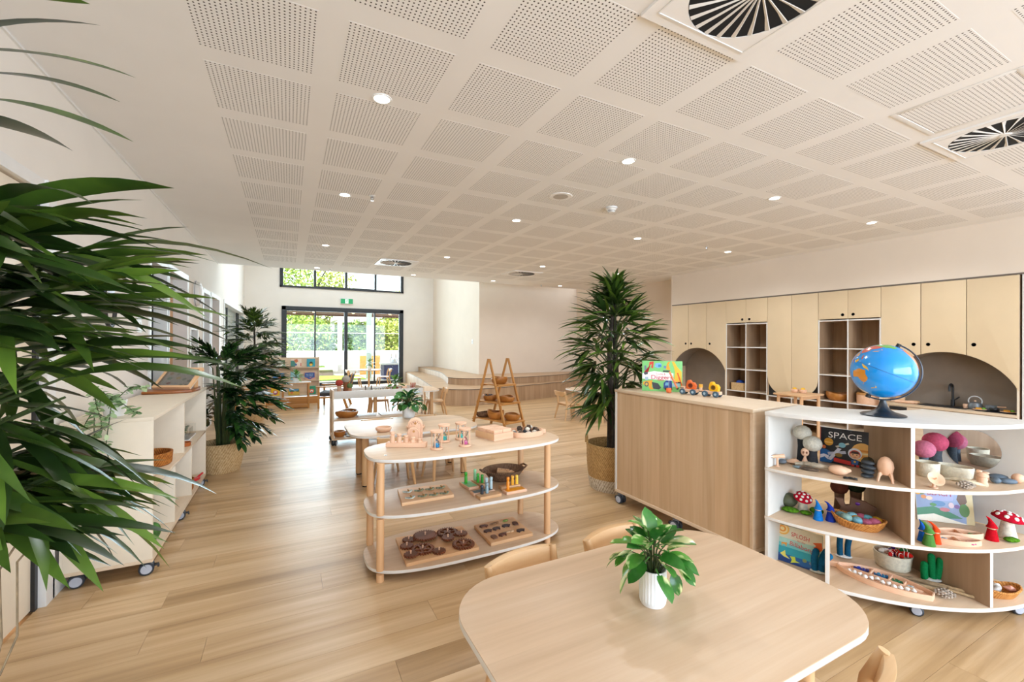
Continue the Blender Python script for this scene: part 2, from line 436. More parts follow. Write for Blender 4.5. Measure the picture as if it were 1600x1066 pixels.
M['floor_far'] = wood('floor_oak_far', '#96754d', '#bf9d73', '#dabd97', 'x', .8, .34, strip=PW, perp='y', vary=.05, spec=.6, bump=.02, rand=False)
part('planks_far', far, M['floor_far'], floor, kind='stuff', smooth=False)

ceil = struct('ceiling', B().box(LX-.2, BY, CH, RX+.1, 9.2, CH+.28), M['ceil'], label='white plasterboard ceiling with square perforated fields')
# perforated field: 25 x 25 holes each
def perfmat():
    m, n, L, p = newmat('perforated_plasterboard'); pt = .463/24
    tc = n.new('ShaderNodeTexCoord'); dv = n.new('ShaderNodeVectorMath'); dv.operation = 'SCALE'; dv.inputs['Scale'].default_value = 1/pt
    L.new(tc.outputs['Object'], dv.inputs[0])
    ad = n.new('ShaderNodeVectorMath'); ad.operation = 'ADD'; ad.inputs[1].default_value = (.5, .5, 0); L.new(dv.outputs[0], ad.inputs[0])
    fr = n.new('ShaderNodeVectorMath'); fr.operation = 'FRACTION'; L.new(ad.outputs[0], fr.inputs[0])
    sb = n.new('ShaderNodeVectorMath'); sb.operation = 'SUBTRACT'; sb.inputs[1].default_value = (.5, .5, 0); L.new(fr.outputs[0], sb.inputs[0])
    ml = n.new('ShaderNodeVectorMath'); ml.operation = 'MULTIPLY'; ml.inputs[1].default_value = (1, 1, 0); L.new(sb.outputs[0], ml.inputs[0])
    le = n.new('ShaderNodeVectorMath'); le.operation = 'LENGTH'; L.new(ml.outputs[0], le.inputs[0])
    lt = n.new('ShaderNodeMath'); lt.operation = 'LESS_THAN'; lt.inputs[1].default_value = .205; L.new(le.outputs['Value'], lt.inputs[0])
    mx = n.new('ShaderNodeMix'); mx.data_type = 'RGBA'; mx.inputs[6].default_value = lin('#eceae8'); mx.inputs[7].default_value = lin('#4c453d')
    L.new(lt.outputs[0], mx.inputs[0]); L.new(mx.outputs[2], p.inputs['Base Color']); p.inputs['Roughness'].default_value = .9
    return m
M['perf'] = perfmat()
pme = B().box(-.0096, -.0096, -.0006, .4726, .4726, .004).mesh('perforated_panel', M['perf'], smooth=False)
DIFF = [(1.61, 1.045), (4.12, 1.04), (1.65, 7.62), (4.13, 7.63)]
for c in range(12):
    for r in range(-4, 11):
        x, y = -.369+.6*c, 1.973+.6*r
        if any(abs(x+.23-a) < .42 and abs(y+.23-b) < .42 for a, b in DIFF[:2]): continue
        if c == 6 and r == -2: continue
        put('perforated_panel', pme, ceil, Matrix.Translation((x, y, CH)))
# removable access panel set in the grid
ap = thing('access_panel', 'square perforated ceiling access hatch with a thin shadow gap, left of the right-hand air diffuser', 'hatch', (3.20, .745, CH))
part('hatch_frame', B().box(0, 0, -.004, .535, .03, 0).box(0, .505, -.004, .535, .535, 0).box(0, .03, -.004, .03, .505, 0).box(.505, .03, -.004, .535, .505, 0), M['trim'], ap, .001)
put('perforated_panel', pme, ap, Matrix.Translation((.036, .036, -.0015)))

struct('wall_void', B().box(LX-.2, 9.2, CH+.02, RX, 9.3, VH).box(LX-.2, 9.2, VH, RX, FY+.3, VH+.15), M['wall'], label='upper wall and ceiling of the tall void')
struct('wall_back', B().box(4.345, 10.3, 0, RX+.1, FY+.2, VH), M['wall_warm_lit'], label='plain plaster wall block beside the stepped platform')
# far wall with openings for doors and clerestory
DX0, DX1, DZ = -.19, 3.33, 2.37
KX0, KX1, KZ0, KZ1 = -.24, 3.33, 2.92, 3.62
b = B(); T_ = FY+.22
b.box(LX-.2, FY, 0, DX0, T_, KZ0).box(DX1, FY, 0, 4.6, T_, KZ0).box(DX0, FY, DZ, DX1, T_, KZ0)
b.box(LX-.2, FY, KZ0, KX0, T_, VH).box(KX1, FY, KZ0, 4.6, T_, VH).box(KX0, FY, KZ1, KX1, T_, VH)
struct('wall_far', b, M['wall'], label='tall end wall with glazed doors and clerestory')

# glazed sliding doors
def bars(lst): 
    q = B()
    for a in lst: q.box(*a)
    return q
dr = struct('door_1', bars([(DX0, FY-.03, 0, DX0+.11, FY+.1, DZ), (DX1-.11, FY-.03, 0, DX1, FY+.1, DZ), (DX0, FY-.03, DZ-.1, DX1, FY+.1, DZ), (DX0, FY-.02, 0, DX1, FY+.1, .03)]), M['frame'], label='black framed glazed sliding doors to the garden')
SP = [DX0+.11, .70, 1.57, 2.43, DX1-.11]
for i in range(4):
    a, c = SP[i], SP[i+1]; w = .022 if i in (0, 1, 2, 3) else .03
    e0 = .05 if i == 2 else .022; e1 = .05 if i == 1 else .022
    lf = part('door_leaf', bars([(a, FY+.01, .03, a+e0, FY+.05, DZ-.1), (c-e1, FY+.01, .03, c, FY+.05, DZ-.1), (a+e0, FY+.01, DZ-.13, c-e1, FY+.05, DZ-.1), (a+e0, FY+.01, .03, c-e1, FY+.05, .09)]), M['frame'], dr, smooth=False)
    part('pane', B().box(a+e0, FY+.028, .09, c-e1, FY+.034, DZ-.13), M['glass'], lf, smooth=False)
    if i in (1, 2):
        hx = c-.03 if i == 1 else a+.03
        part('pull_handle', B().tube([(hx, FY+.0, 1.05), (hx, FY-.05, 1.05), (hx, FY-.05, 1.4), (hx, FY, 1.4)], .012, 8), M['black'], lf)
wn = struct('window_1', bars([(KX0, FY-.03, KZ0, KX0+.05, FY+.1, KZ1), (KX1-.05, FY-.03, KZ0, KX1, FY+.1, KZ1), (KX0, FY-.03, KZ1-.05, KX1, FY+.1, KZ1), (KX0, FY-.03, KZ0, KX1, FY+.1, KZ0+.05)]), M['frame'], label='black framed clerestory window above the glazed doors')
KP = [KX0+.05, .69, 1.57, 2.45, KX1-.05]
for i in range(4):
    a, c = KP[i], KP[i+1]
    f = part('window_sash', bars([(a-.0, FY, KZ0+.05, a+.035, FY+.06, KZ1-.05), (c-.035, FY, KZ0+.05, c, FY+.06, KZ1-.05), (a+.035, FY, KZ0+.05, c-.035, FY+.06, KZ0+.05+(.03 if i in (1, 2) else .008))]), M['frame'], wn, smooth=False)
    part('pane', B().box(a+.035, FY+.028, KZ0+.06, c-.035, FY+.034, KZ1-.05), M['glass'], f, smooth=False)

# left wall, pierced by doors and internal windows
OP = [(1.95, 3.03, 0, 2.10), (4.99, 5.58, 0, 2.09), (5.66, 6.58, 0, 2.10), (6.80, 7.26, .85, 1.50), (7.72, 8.28, 0, 2.07), (8.47, 9.34, 0, 2.08), (10.02, 14.0, .25, 2.10)]
b = B(); x0, x1 = LX-.25, LX; y = BY
for a, c, z0, z1 in OP:
    b.box(x0, y, 0, x1, a, VH); b.box(x0, a, z1, x1, c, VH)
    if z0 > 0: b.box(x0, a, 0, x1, c, z0)
    y = c
b.box(x0, y, 0, x1, FY+.2, VH)
struct('wall_left', b, M['wall'], label='long white side wall pierced by doors and internal windows')
struct('wall_left_outer', B().box(LX-1.3, BY, 0, LX-1.2, FY, 3), M['cream'], label='room wall seen through the internal windows')
struct('baseboard_left', B().box(LX, 3.10, 0, LX+.035, 4.95, .12).box(LX, 5.0, 0, LX+.012, 4.99, .1), M['trim'], label='white skirting along the side wall')
def jamb(y0, y1, z0, z1, w=.05, t=.012, par=None, nm='trim'):
    q = B().box(LX-.2, y0, z0, LX+t, y0+.012, z1).box(LX-.2, y1-.012, z0, LX+t, y1, z1).box(LX-.2, y0, z1-.012, LX+t, y1, z1)
    q.box(LX, y0-w, z0, LX+t, y0, z1+w).box(LX, y1, z0, LX+t, y1+w, z1+w).box(LX, y0, z1, LX+t, y1, z1+w)
    return q
def side_window(n, y0, y1, z0, z1, mull, lab):
    w = struct(f'window_{n}', jamb(y0, y1, z0, z1), M['trim'], label=lab)
    ys = [y0+.012] + mull + [y1-.012]
    part('sill', B().box(LX-.2, y0, z0, LX+.01, y1, z0+.03), M['trim'], w, smooth=False)
    for i in range(len(ys)-1):
        part('pane', B().box(LX-.12, ys[i]+.012, z0+.03, LX-.114, ys[i+1]-.012, z1-.012), M['glass'], w, smooth=False)
        part('mullion', B().box(LX-.13, ys[i+1]-.02, z0+.03, LX-.10, ys[i+1]+.005, z1-.012), M['frame'], w, smooth=False)
        part('blind', B().box(LX-.2, ys[i]+.012, z0+.03, LX-.19, ys[i+1]-.02, z1-.012), M['cream_door'] if n != 6 else plain('#cdd6d4', .6), w, smooth=False)
    return w
side_window(2, 4.99, 5.58, 0, 2.09, [5.29], 'tall internal sidelight window in the side wall before the wooden door')
side_window(3, 6.80, 7.26, .85, 1.50, [6.98], 'small internal hatch window below the oval wall speaker')
side_window(4, 7.72, 8.28, 0, 2.07, [7.90], 'tall internal sidelight window beyond the oval wall speaker')
side_window(6, 10.02, 14.0, .25, 2.10, [11.55, 13.6], 'wide internal window at the far end of the side wall')
def side_door(n, y0, y1, z1, mat, lab, rec=.13, closer=False):
    d = struct(f'door_{n}', jamb(y0, y1, 0, z1), M['trim'], label=lab)
    part('door_leaf', B().box(LX-rec-.04, y0+.02, 0.01, LX-rec, y1-.02, z1-.02-(.2 if closer else 0)), mat, d, .002)
    if closer:
        part('transom', B().box(LX-rec-.03, y0+.02, z1-.19, LX-rec, y1-.02, z1-.02), M['trim'], d, smooth=False)
        part('door_closer', B().box(LX-rec, y0+.08, z1-.28, LX-rec+.06, y0+.36, z1-.21).box(LX-rec, y0+.3, z1-.16, LX-rec+.05, y0+.65, z1-.11).tube([(LX-rec+.03, y0+.3, z1-.2), (LX-rec+.10, y0+.5, z1-.18), (LX-rec+.03, y0+.62, z1-.14)], .008, 6), M['steel'], d, .003)
    part('lever_handle', B().tube([(LX-rec, y0+.09, 1.0), (LX-rec+.05, y0+.09, 1.0), (LX-rec+.05, y0+.2, 1.0)], .009, 8), M['steel'], d)
    return d
M['door_wood'] = wood('door_veneer', '#b98a5d', '#cb9d70', '#d9b088', 'z', .8, .5)
side_door(2, 5.66, 6.58, 2.10, M['door_wood'], 'timber door with closer in the side wall', closer=True)
side_door(3, 8.47, 9.34, 2.08, M['door_wood'], 'second timber door near the end of the side wall')
d4 = struct('door_4', B().box(LX-.05, 1.95, 0.008, LX-.012, 3.0, 2.09), M['cream'], label='cream sliding door panel behind the near foliage')
part('edge_strip', B().box(LX-.05, 3.0, 0.0, LX+.004, 3.028, 2.10), M['black'], d4, smooth=False)
struct('trim_1', B().box(LX-.06, 3.03, 0, LX+.035, 3.12, 2.16).box(LX, 1.9, 2.10, LX+.02, 3.03, 2.16), M['trim'], label='white door jamb beside the mobile shelf', bevel=.002)
struct('trim_2', B().box(LX, 3.12, CH-.012, LX+.012, 9.2, CH).box(LX, BY, CH-.012, LX+.012, 3.12, CH), M['trim'], label='thin shadow-line strip where side wall meets ceiling')

# right wall: recess wall, bulkhead over the joinery
struct('wall_bulkhead', B().box(7.0, .8, 2.119, RX-.001, 6.45, CH), M['wall_warm_lit'], label='plain bulkhead above the joinery, its warm light put into the wall tint')
struct('wall_return', B().box(7.0, 6.432, 0, RX-.001, 6.45, 2.119), M['wall_warm_lit'], label='short wall return at the far end of the joinery')
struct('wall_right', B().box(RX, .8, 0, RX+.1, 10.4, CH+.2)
       .box(7.3, BY, 0, RX+.1, .8, .48).box(7.3, BY, 2.52, RX+.1, .8, CH).box(7.3, BY, .48, RX+.1, -3.5, 2.52), M['wall_warm_lit'], label='right-hand wall behind the joinery')
w7 = struct('window_7', B().box(7.3, -3.5, .48, 7.36, -3.44, 2.52).box(7.3, .74, .48, 7.36, .8, 2.52).box(7.3, -3.44, .48, 7.36, .74, .53).box(7.3, -3.44, 2.47, 7.36, .74, 2.52)
       .box(7.3, -2.1, .53, 7.36, -2.05, 2.47).box(7.3, -.7, .53, 7.36, -.65, 2.47), M['frame'], label='glazing in the right wall')
struct('wall_front', B().box(LX-.2, BY-.1, 0, RX+.1, BY, .45).box(LX-.2, BY-.1, 2.52, RX+.1, BY, CH).box(LX-.2, BY-.1, .45, -.5, BY, 2.52).box(6.3, BY-.1, .45, RX+.1, BY, 2.52), M['wall'], label='wall behind the viewpoint')
struct('window_8', B().box(-.5, BY-.08, .45, 6.3, BY-.02, .5).box(-.5, BY-.08, 2.47, 6.3, BY-.02, 2.52).box(1.7, BY-.08, .5, 1.75, BY-.02, 2.47).box(4.0, BY-.08, .5, 4.05, BY-.02, 2.47), M['frame'], label='glazing behind the viewpoint')

# stepped platform in the far corner
def spline(pts, n=8, closed=False):
    out = []; P = [Vector(p) for p in pts]; k = len(P)
    for i in range(k-1):
        p0, p1, p2, p3 = P[max(i-1, 0)], P[i], P[i+1], P[min(i+2, k-1)]
        for j in range(n):
            t = j/n
            out.append(tuple(.5*((2*p1)+(-p0+p2)*t+(2*p0-5*p1+4*p2-p3)*t*t+(-p0+3*p1-3*p2+p3)*t**3)))
    out.append(tuple(P[-1])); return out
e1 = spline([(3.42, 14.27), (3.20, 11.85), (2.88, 9.6), (2.83, 9.1), (2.98, 8.78), (3.24, 8.58), (3.55, 8.52), (4.2, 8.62), (4.96, 8.80), (6.4, 9.22), (7.4, 9.55)])
e2 = spline([(3.84, 14.27), (3.74, 11.7), (3.38, 10.0), (3.36, 9.72), (3.52, 9.44), (3.82, 9.24), (4.3, 9.16), (5.0, 9.17), (6.0, 9.36), (6.75, 9.62), (7.4, 9.8)])
pl = thing('stepped_platform', 'two-level curved timber platform stepping up to the plain wall', 'platform', (0, 0, 0))
def lip(e, zt, t, off):
    c = Vector((5.2, 11.5)); out = []
    for x, y in e:
        v = (Vector((x, y))-c).normalized(); out.append((min(x+v.x*off, 7.395), min(y+v.y*off, 14.272)))
    return out
M['tread'] = wood('tread_oak', '#a48261', '#bc9a78', '#cbae8f', 'x', .8, .38, vary=.02)
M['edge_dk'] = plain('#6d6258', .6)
back = [(7.395, 10.295), (4.34, 10.295), (4.34, 14.27)]
part('riser', B().prism(e1+back, 0.0, .337), M['riser'], pl)
part('tread', B().prism(lip(e1, 0, 0, .012)+back, .337, .351, 0, 1), [M['tread'], M['edge_dk']], pl)
part('riser', B().prism(e2+back, .351, .497), M['riser'], pl)
part('tread', B().prism(lip(e2, 0, 0, .012)+back, .497, .511, 0, 1), [M['tread'], M['edge_dk']], pl)

# ------------------------------------------------------------------ ceiling fittings
lens = plain('#fff3e2', .5, emit=9, noise=0)
for i, (x, y) in enumerate([(a, c) for c in (.70, 2.51, 4.32, 6.72, 8.85) for a in (.46, 2.27, 4.07, 5.86)]):
    row = ['row behind the frame edge', 'row nearest the viewer', 'second row from the viewer', 'third row from the viewer', 'row along the ceiling edge'][int([.70, 2.51, 4.32, 6.72, 8.85].index(y))]
    col = ['first from the left', 'second from the left', 'third from the left', 'rightmost'][[.46, 2.27, 4.07, 5.86].index(x)]
    if y < 1: continue
    if i % 4 == 0 or True:
        t = thing('downlight', f'small round recessed downlight, {col} in the {row}', 'downlight', (x, y, CH), 0, 'recessed ceiling downlights')
        part('trim_ring', B().lathe([(.043, 0), (.043, -.004), (.054, -.005), (.056, 0)], 28), M['trim'], t)
        part('lens', B().lathe([(0, -.001), (.043, -.0015)], 28), lens, t)
        l = bpy.data.lights.new('downlight_beam', 'SPOT'); l.energy = 24; l.color = (.86, .92, .97); l.spot_size = R(150); l.spot_blend = .6; l.shadow_soft_size = .05
        lo = bpy.data.objects.new('downlight_beam', l); COL.objects.link(lo); lo.location = (x, y, CH-.02)
def diffuser(x, y, lab, plate=True, sz=.63, r=.262):
    t = thing('air_diffuser', lab, 'air vent', (x, y, CH))
    h = sz/2; ring = 40
    # square plate with round opening
    q = B(); vo = []; n = ring
    for i in range(n):
        a = 2*math.pi*i/n; c, s = math.cos(a), math.sin(a); k = h/max(abs(c), abs(s))
        vo.append((c*k, s*k))
    vi = [(r*math.cos(2*math.pi*i/n), r*math.sin(2*math.pi*i/n)) for i in range(n)]
    v = [(a, c, -.012) for a, c in vo] + [(a, c, -.012) for a, c in vi] + [(a, c, .0) for a, c in vo] + [(a, c, .02) for a, c in vi]
    f = []
    for i in range(n):
        j = (i+1) % n
        f += [(j, i, n+i, n+j), (i, j, 2*n+j, 2*n+i), (n+j, n+i, 3*n+i, 3*n+j)]
    q.add(v, f); part('face_plate', q, M['ceil'] if plate else M['trim'], t)
    part('raised_edge', B().box(-h+.05, -h+.045, -.015, h-.05, -h+.052, -.011).box(-h+.05, h-.052, -.015, h-.05, h-.045, -.011).box(-h+.045, -h+.05, -.015, -h+.052, h-.05, -.011).box(h-.052, -h+.05, -.015, h-.045, h-.05, -.011), M['trim'], t)
    part('duct', B().lathe([(0, .004), (r*.99, .004)], 40).lathe([(r*.995, .004), (r*.995, -.010)], 40), [plain('#0b0c0d', .9, noise=0)], t)
    vane = B()
    vane.add([(.03, -.006, -.012), (.03, .006, -.004), (r*.985, .040, .002), (r*.985, -.018, -.0135), (.03, -.0035, -.013), (.03, .009, -.005), (r*.985, .043, .001), (r*.985, -.015, -.0145)],
             [(0, 1, 2, 3), (7, 6, 5, 4), (0, 3, 7, 4), (1, 5, 6, 2), (3, 2, 6, 7), (0, 4, 5, 1)])
    vm = vane.mesh('vane', M['trim'], smooth=False)
    for i in range(24): put('vane', vm, t, Matrix.Rotation(2*math.pi*i/24, 4, 'Z'))
    part('hub', B().lathe([(0, -.018), (.028, -.016), (.034, -.004), (.034, .002)], 24), M['trim'], t)
    return t
diffuser(DIFF[0][0], DIFF[0][1], 'big square swirl air diffuser with radial blades at the top edge of view')
diffuser(DIFF[1][0], DIFF[1][1], 'square swirl air diffuser with radial blades near the right wall')
diffuser(DIFF[2][0], DIFF[2][1], 'bright white square swirl air diffuser above the glazed doors', plate=False)
diffuser(DIFF[3][0], DIFF[3][1], 'distant swirl air diffuser towards the plain back wall')
for x, y, w in ((.69, 4.22, 'beside the second downlight on the left'), (5.26, 4.21, 'towards the right wall'), (5.35, 8.89, 'at the far ceiling edge on the right'), (.69, 8.86, 'at the far ceiling edge on the left')):
    t = thing('sprinkler', f'small pendent fire sprinkler {w}', 'sprinkler', (x, y, CH), 0, 'ceiling sprinklers')
    part('rosette', B().lathe([(0, -.008), (.02, -.007), (.032, 0)], 18), M['trim'], t)
    part('nozzle', B().cyl((0, 0, -.008), (0, 0, -.03), .007, .005, 8).tube([(.012, 0, -.01), (.014, 0, -.03), (0, 0, -.045), (-.014, 0, -.03), (-.012, 0, -.01)], .003, 5).lathe([(0, -.05), (.016, -.048), (.016, -.046), (0, -.045)], 12), M['steel'], t)
t = thing('ceiling_speaker', 'flat round grey ceiling speaker grille in the middle of the ceiling', 'speaker', (2.26, 3.41, CH))
part('rim', B().lathe([(.092, -.006), (.105, -.006), (.11, 0)], 32), M['ceil'], t)
part('grille', B().lathe([(0, -.008), (.06, -.007), (.092, -.004)], 32), plain('#b3aca3', .7, bump=.3, bscale=500), t)
t = thing('smoke_detector', 'white domed smoke detector near the ceiling centre', 'detector', (2.90, 3.45, CH))
part('base', B().lathe([(.052, -.018), (.058, -.016), (.058, 0)], 28), M['trim'], t)
part('dome', B().lathe([(0, -.055), (.03, -.055), (.036, -.048), (.04, -.03), (.052, -.018)], 28), M['trim'], t)
part('vent_ring', B().lathe([(.0345, -.051), (.039, -.036), (.037, -.036)], 28), M['black'], t)
t = one('ceiling_sensor', B().lathe([(0, -.02), (.03, -.018), (.045, -.006), (.05, 0)], 20), M['trim'], 'small round white motion sensor far along the ceiling', 'sensor', (2.27, 7.6, CH))

# exit sign on the far wall
t = thing('exit_sign', 'green illuminated exit sign with running figure above the glazed doors', 'exit sign', (1.585, FY, 2.58))
part('housing', B().box(-.185, -.05, -.085, .185, 0, .085), M['trim'], t, .004)
part('green_panel', B().box(-.175, -.054, -.075, .175, -.049, .075), plain('#0d8a50', .4, emit=.25, noise=0), t)
wh = plain('#f4fff8', .4, emit=.25, noise=0)
mn = B().box(-.045, -.056, -.065, .045, -.0535, .065)
part('door_symbol', mn, wh, t)
q = B()
def prz(q, pts, y0=-.0595, y1=-.0558): 
    q.add([(a, y0, c) for a, c in pts]+[(a, y1, c) for a, c in pts], [tuple(range(len(pts)))]+[(i, (i+1) % len(pts), len(pts)+(i+1) % len(pts), len(pts)+i) for i in range(len(pts))])
prz(q, [(.012+.012*math.cos(a*.785), .045+.012*math.sin(a*.785)) for a in range(8)])
for pts in ([(-.012, -.005), (.008, .03), (.02, .026), (.004, -.012)], [(.004, -.012), (.022, -.03), (.016, -.055), (.008, -.053), (.012, -.032), (-.006, -.014)], [(-.006, -.012), (-.016, -.032), (-.036, -.034), (-.036, -.042), (-.012, -.04), (.002, -.015)], [(.016, .025), (.034, .008), (.030, .002), (.010, .018)], [(.005, .03), (-.02, .022), (-.026, .004), (-.019, .002), (-.014, .015), (.006, .02)]):
    prz(q, pts)
part('running_figure', q, plain('#0d8a50', .4, emit=.3, noise=0.01), t, smooth=False)
# ------------------------------------------------------------------ helpers for furniture
def caster(par, x, y, rz=0, r=.036, brake=True):
    """swivel castor under a unit: two wheels, hubs, fork, brake lever (sub-parts of one part)"""
    T = Matrix.Translation((x, y, 0)) @ Matrix.Rotation(rz, 4, 'Z')
    q = B(); w = .024
    for s in (-1, 1):
        q.lathe([(0, -w/2), (r-.004, -w/2), (r, -w/2+.004), (r, w/2-.004), (r-.004, w/2), (0, w/2)], 24, T=Matrix.Translation((0, s*.018, r)) @ Matrix.Rotation(R(90), 4, 'X'))
    c = part('caster', q, M['tyre'], par, T=T)
    q = B()
    for s in (-1, 1):
        q.lathe([(0, -.0025), (r*.70, -.002), (r*.74, 0)], 24, T=Matrix.Translation((0, s*.0305, r)) @ Matrix.Rotation(R(-90*s), 4, 'X') @ Matrix.Scale(-1, 4, (0, 0, 1)))
    part('hub_cap', q, M['hub'], c)
    q = B().box(-.022, -.006, r-.01, .02, .006, r*2+.006).lathe([(.024, 0), (.024, .01)], 16, c=(0, 0, r*2+.002))
    part('fork', q, M['grey'], c, .002)
    if brake: part('brake_lever', B().box(r-.004, -.012, r+.002, r+.020, .012, r+.012).box(r+.012, -.012, r-.008, r+.022, .012, r+.004), M['black'], c, .002)
    return c

def chair(name, label, loc, rz, group=None, sc=1.0):
    """child's beech chair, sitter faces +y"""
    t = thing(name, label, 'chair', loc, rz, group)
    w, d, zs = .33, .31, .28
    part('seat', B().prism(rrect(w, d, .05, 5), zs-.016, zs), M['chair_x'], t, .003)
    for a in (-d/2+.03, d/2-.048): part('seat_rail', B().box(-w/2+.03, a, zs-.045, w/2-.03, a+.018, zs-.016), M['chair_x'], t, .002)
    for s in (-1, 1):
        part('leg', B().tube([(s*(w/2-.03), d/2-.045, zs-.016), (s*(w/2+.002), d/2-.01, 0)], [.019, .013], 10, flat=.8), M['chair'], t)
        part('leg', B().tube([(s*(w/2+.008), -d/2-.045, 0), (s*(w/2-.022), -d/2+.012, zs-.03), (s*(w/2-.018), -d/2-.008, .40), (s*(w/2-.006), -d/2-.045, .494)], [.013, .020, .020, .017], 10, flat=.85), M['chair'], t)
    # curved back board wrapping between the posts
    n = 12; q = B(); v = []; f = []
    for i in range(n+1):
        u = -1+2*i/n; x = u*(w/2+.004); yy = -d/2-.012-.035*(1-u*u)-.0
        for (dy, z) in ((0, .405), (-.022, .488), (-.050, .490), (-.028, .407)): v.append((x, yy+dy, z+.006*(1-u*u)))
    for i in range(n):
        for k in range(4): f.append((i*4+k, i*4+(k+1) % 4, (i+1)*4+(k+1) % 4, (i+1)*4+k))
    f += [(3, 2, 1, 0), (n*4, n*4+1, n*4+2, n*4+3)]
    part('back_rest', q.add(v, f), M['chair_x'], t, .003)
    if sc != 1: t.scale = (sc,)*3
    return t

def table(name, label, loc, w=1.235, d=.79, h=.5, r=.22, legs=None, rz=0, group=None):
    t = thing(name, label, 'table', loc, rz, group)
    part('table_top', B().prism(rrect(w, d, r, 10), h-.024, h, 0, 1), [M['laminate'], M['white_edge']], t, .0025)
    for sx in (-1, 1):
        for sy in (-1, 1):
            part('leg', B().lathe([(.026, 0.008), (.031, .012), (.031, h-.024)], 20, c=(sx*(w/2-.14), sy*(d/2-.2), 0)), M['chair'], t)
            put('foot_pad', B().lathe([(.027, 0), (.027, .01)], 16, c=(sx*(w/2-.14), sy*(d/2-.2), 0)).mesh('foot_pad', M['black']), t)
    return t

# ------------------------------------------------------------------ tables and chairs
table('activity_table', 'large rounded oak table with white edge in the right foreground', (1.083, 1.045, 0), 1.235, .775)
chair('childrens_chair', 'wooden chair tucked under the far left side of the foreground table', (.865, 1.335, 0), R(188))
chair('childrens_chair', 'wooden chair tucked under the foreground table behind the white potted plant', (1.335, 1.345, 0), R(180+8))
chair('childrens_chair', 'wooden chair at the near side of the foreground table, cut by the bottom edge', (1.295, .775, 0), R(8))
table('activity_table', 'rounded oak table with white edge standing behind the three-tier oval shelf', (1.125, 4.43, 0), 1.25, .82)
chair('childrens_chair', 'chair on the far left side of the table behind the oval shelf', (.86, 4.715, 0), R(178))
chair('childrens_chair', 'chair on the far right side of the table, beside the white potted pothos', (1.385, 4.735, 0), R(183))
chair('childrens_chair', 'chair on the near left side of the table behind the oval shelf', (.88, 4.14, 0), R(-4))
chair('childrens_chair', 'chair on the near right side of the table behind the oval shelf', (1.37, 4.145, 0), R(3))
table('activity_table', 'oak table behind the white wheeled trolley', (1.78, 7.78, 0), 1.25, .9)
chair('childrens_chair', 'chair at the right end of the table behind the white trolley', (2.38, 7.72, 0), R(82))
chair('childrens_chair', 'left of two chairs on the far side of the table behind the trolley', (1.50, 8.33, 0), R(180))
chair('childrens_chair', 'right of two chairs on the far side of the table behind the trolley', (1.97, 8.35, 0), R(182))
table('activity_table', 'oak table partly hidden behind the tall central potted palm', (5.12, 6.35, 0), 1.25, .8)
chair('childrens_chair', 'chair at the left end of the table behind the tall central palm', (4.42, 6.36, 0), R(-92))
chair('childrens_chair', 'chair on the near side of the table behind the tall central palm', (4.80, 5.92, 0), R(3))
# round table by the doors
t = thing('round_table', 'small round pedestal table in front of the glazed doors', 'table', (2.12, 13.4, 0))
part('table_top', B().lathe([(0, .486), (.34, .486), (.342, .49), (.342, .508), (.34, .512), (0, .512)], 40), [M['laminate']], t)
part('pedestal', B().lathe([(.03, .03), (.028, .48)], 20), M['chair'], t)
part('pedestal_base', B().lathe([(0, 0), (.2, 0), (.2, .02), (.05, .035), (0, .036)], 32), M['chair_x'], t)
chair('childrens_chair', 'chair left of the small round table by the glazed doors', (1.72, 13.35, 0), R(-88), sc=1.05)
chair('childrens_chair', 'chair right of the small round table by the glazed doors', (2.53, 13.42, 0), R(92), sc=1.05)

# ------------------------------------------------------------------ long mobile shelf at the left wall
t = thing('mobile_shelf', 'long cream mobile shelf unit on castors along the left wall', 'shelf unit', (0, 0, 0))
X0, X1, Y0, Y1 = -1.07, -.69, 3.155, 4.965
SH = M['lam_y']
part('top_panel', B().box(X0, Y0, .888, X1+.002, Y1, .91), M['cream'], t, .002)
part('side_panel', B().box(X0, Y0, .098, X1, Y0+.02, .888), M['cream'], t, .0015)
part('side_panel', B().box(X0, Y1-.02, .098, X1, Y1, .888), M['cream'], t, .0015)
part('bottom_panel', B().box(X0, Y0, .078, X1+.001, Y1, .098, 0), [M['lam_y']], t, .0015)
part('shelf', B().box(X0, Y0+.02, .49, X1, Y1-.02, .508), SH, t, .0015)
part('back_panel', B().box(X0-.012, Y0, .078, X0, Y1, .905), M['cream'], t, smooth=False)
part('divider', B().box(X0, 4.02, .508, X1-.005, 4.038, .888), M['cream'], t, .001)
part('divider', B().box(X0, 3.73, .098, X1-.005, 3.748, .49), M['cream'], t, .001)
part('divider', B().box(X0, 4.31, .098, X1-.005, 4.328, .49), M['cream'], t, .001)
for x, y in ((-1.025, 3.20), (-.725, 3.20), (-.725, 4.06), (-.725, 4.91), (-1.025, 4.91)): caster(t, x, y, R(8))

# ------------------------------------------------------------------ three-tier oval shelf
OX, OY = 1.055, 2.685
t = thing('oval_shelf', 'three-tier oval shelf with round beech posts and white edges, mid floor', 'shelf unit', (OX, OY, 0))
sp = sellipse(1.30, .53, 3.2)
for z in (.685, .372, .062):
    part('shelf', B().prism(sp, z-.02, z, 0, 1), [M['lam_x'], M['white_edge']], t, .002)
for x, y in ((-.592, -.175), (-.592, .175), (.50, -.19), (.50, .19)):
    q = B()
    for a, c in ((0, .042), (.062, .352), (.372, .665)): q.lathe([(.0215, a), (.0215, c)], 18, c=(x, y, 0))
    part('post', q, M['birch_z'], t)
part('bolt', B().lathe([(.009, .685), (.009, .687), (0, .6875)], 12, c=(-.47, .2, 0)).lathe([(.009, .685), (.009, .687), (0, .6875)], 12, c=(-.55, -.1, 0)), M['steel'], t)

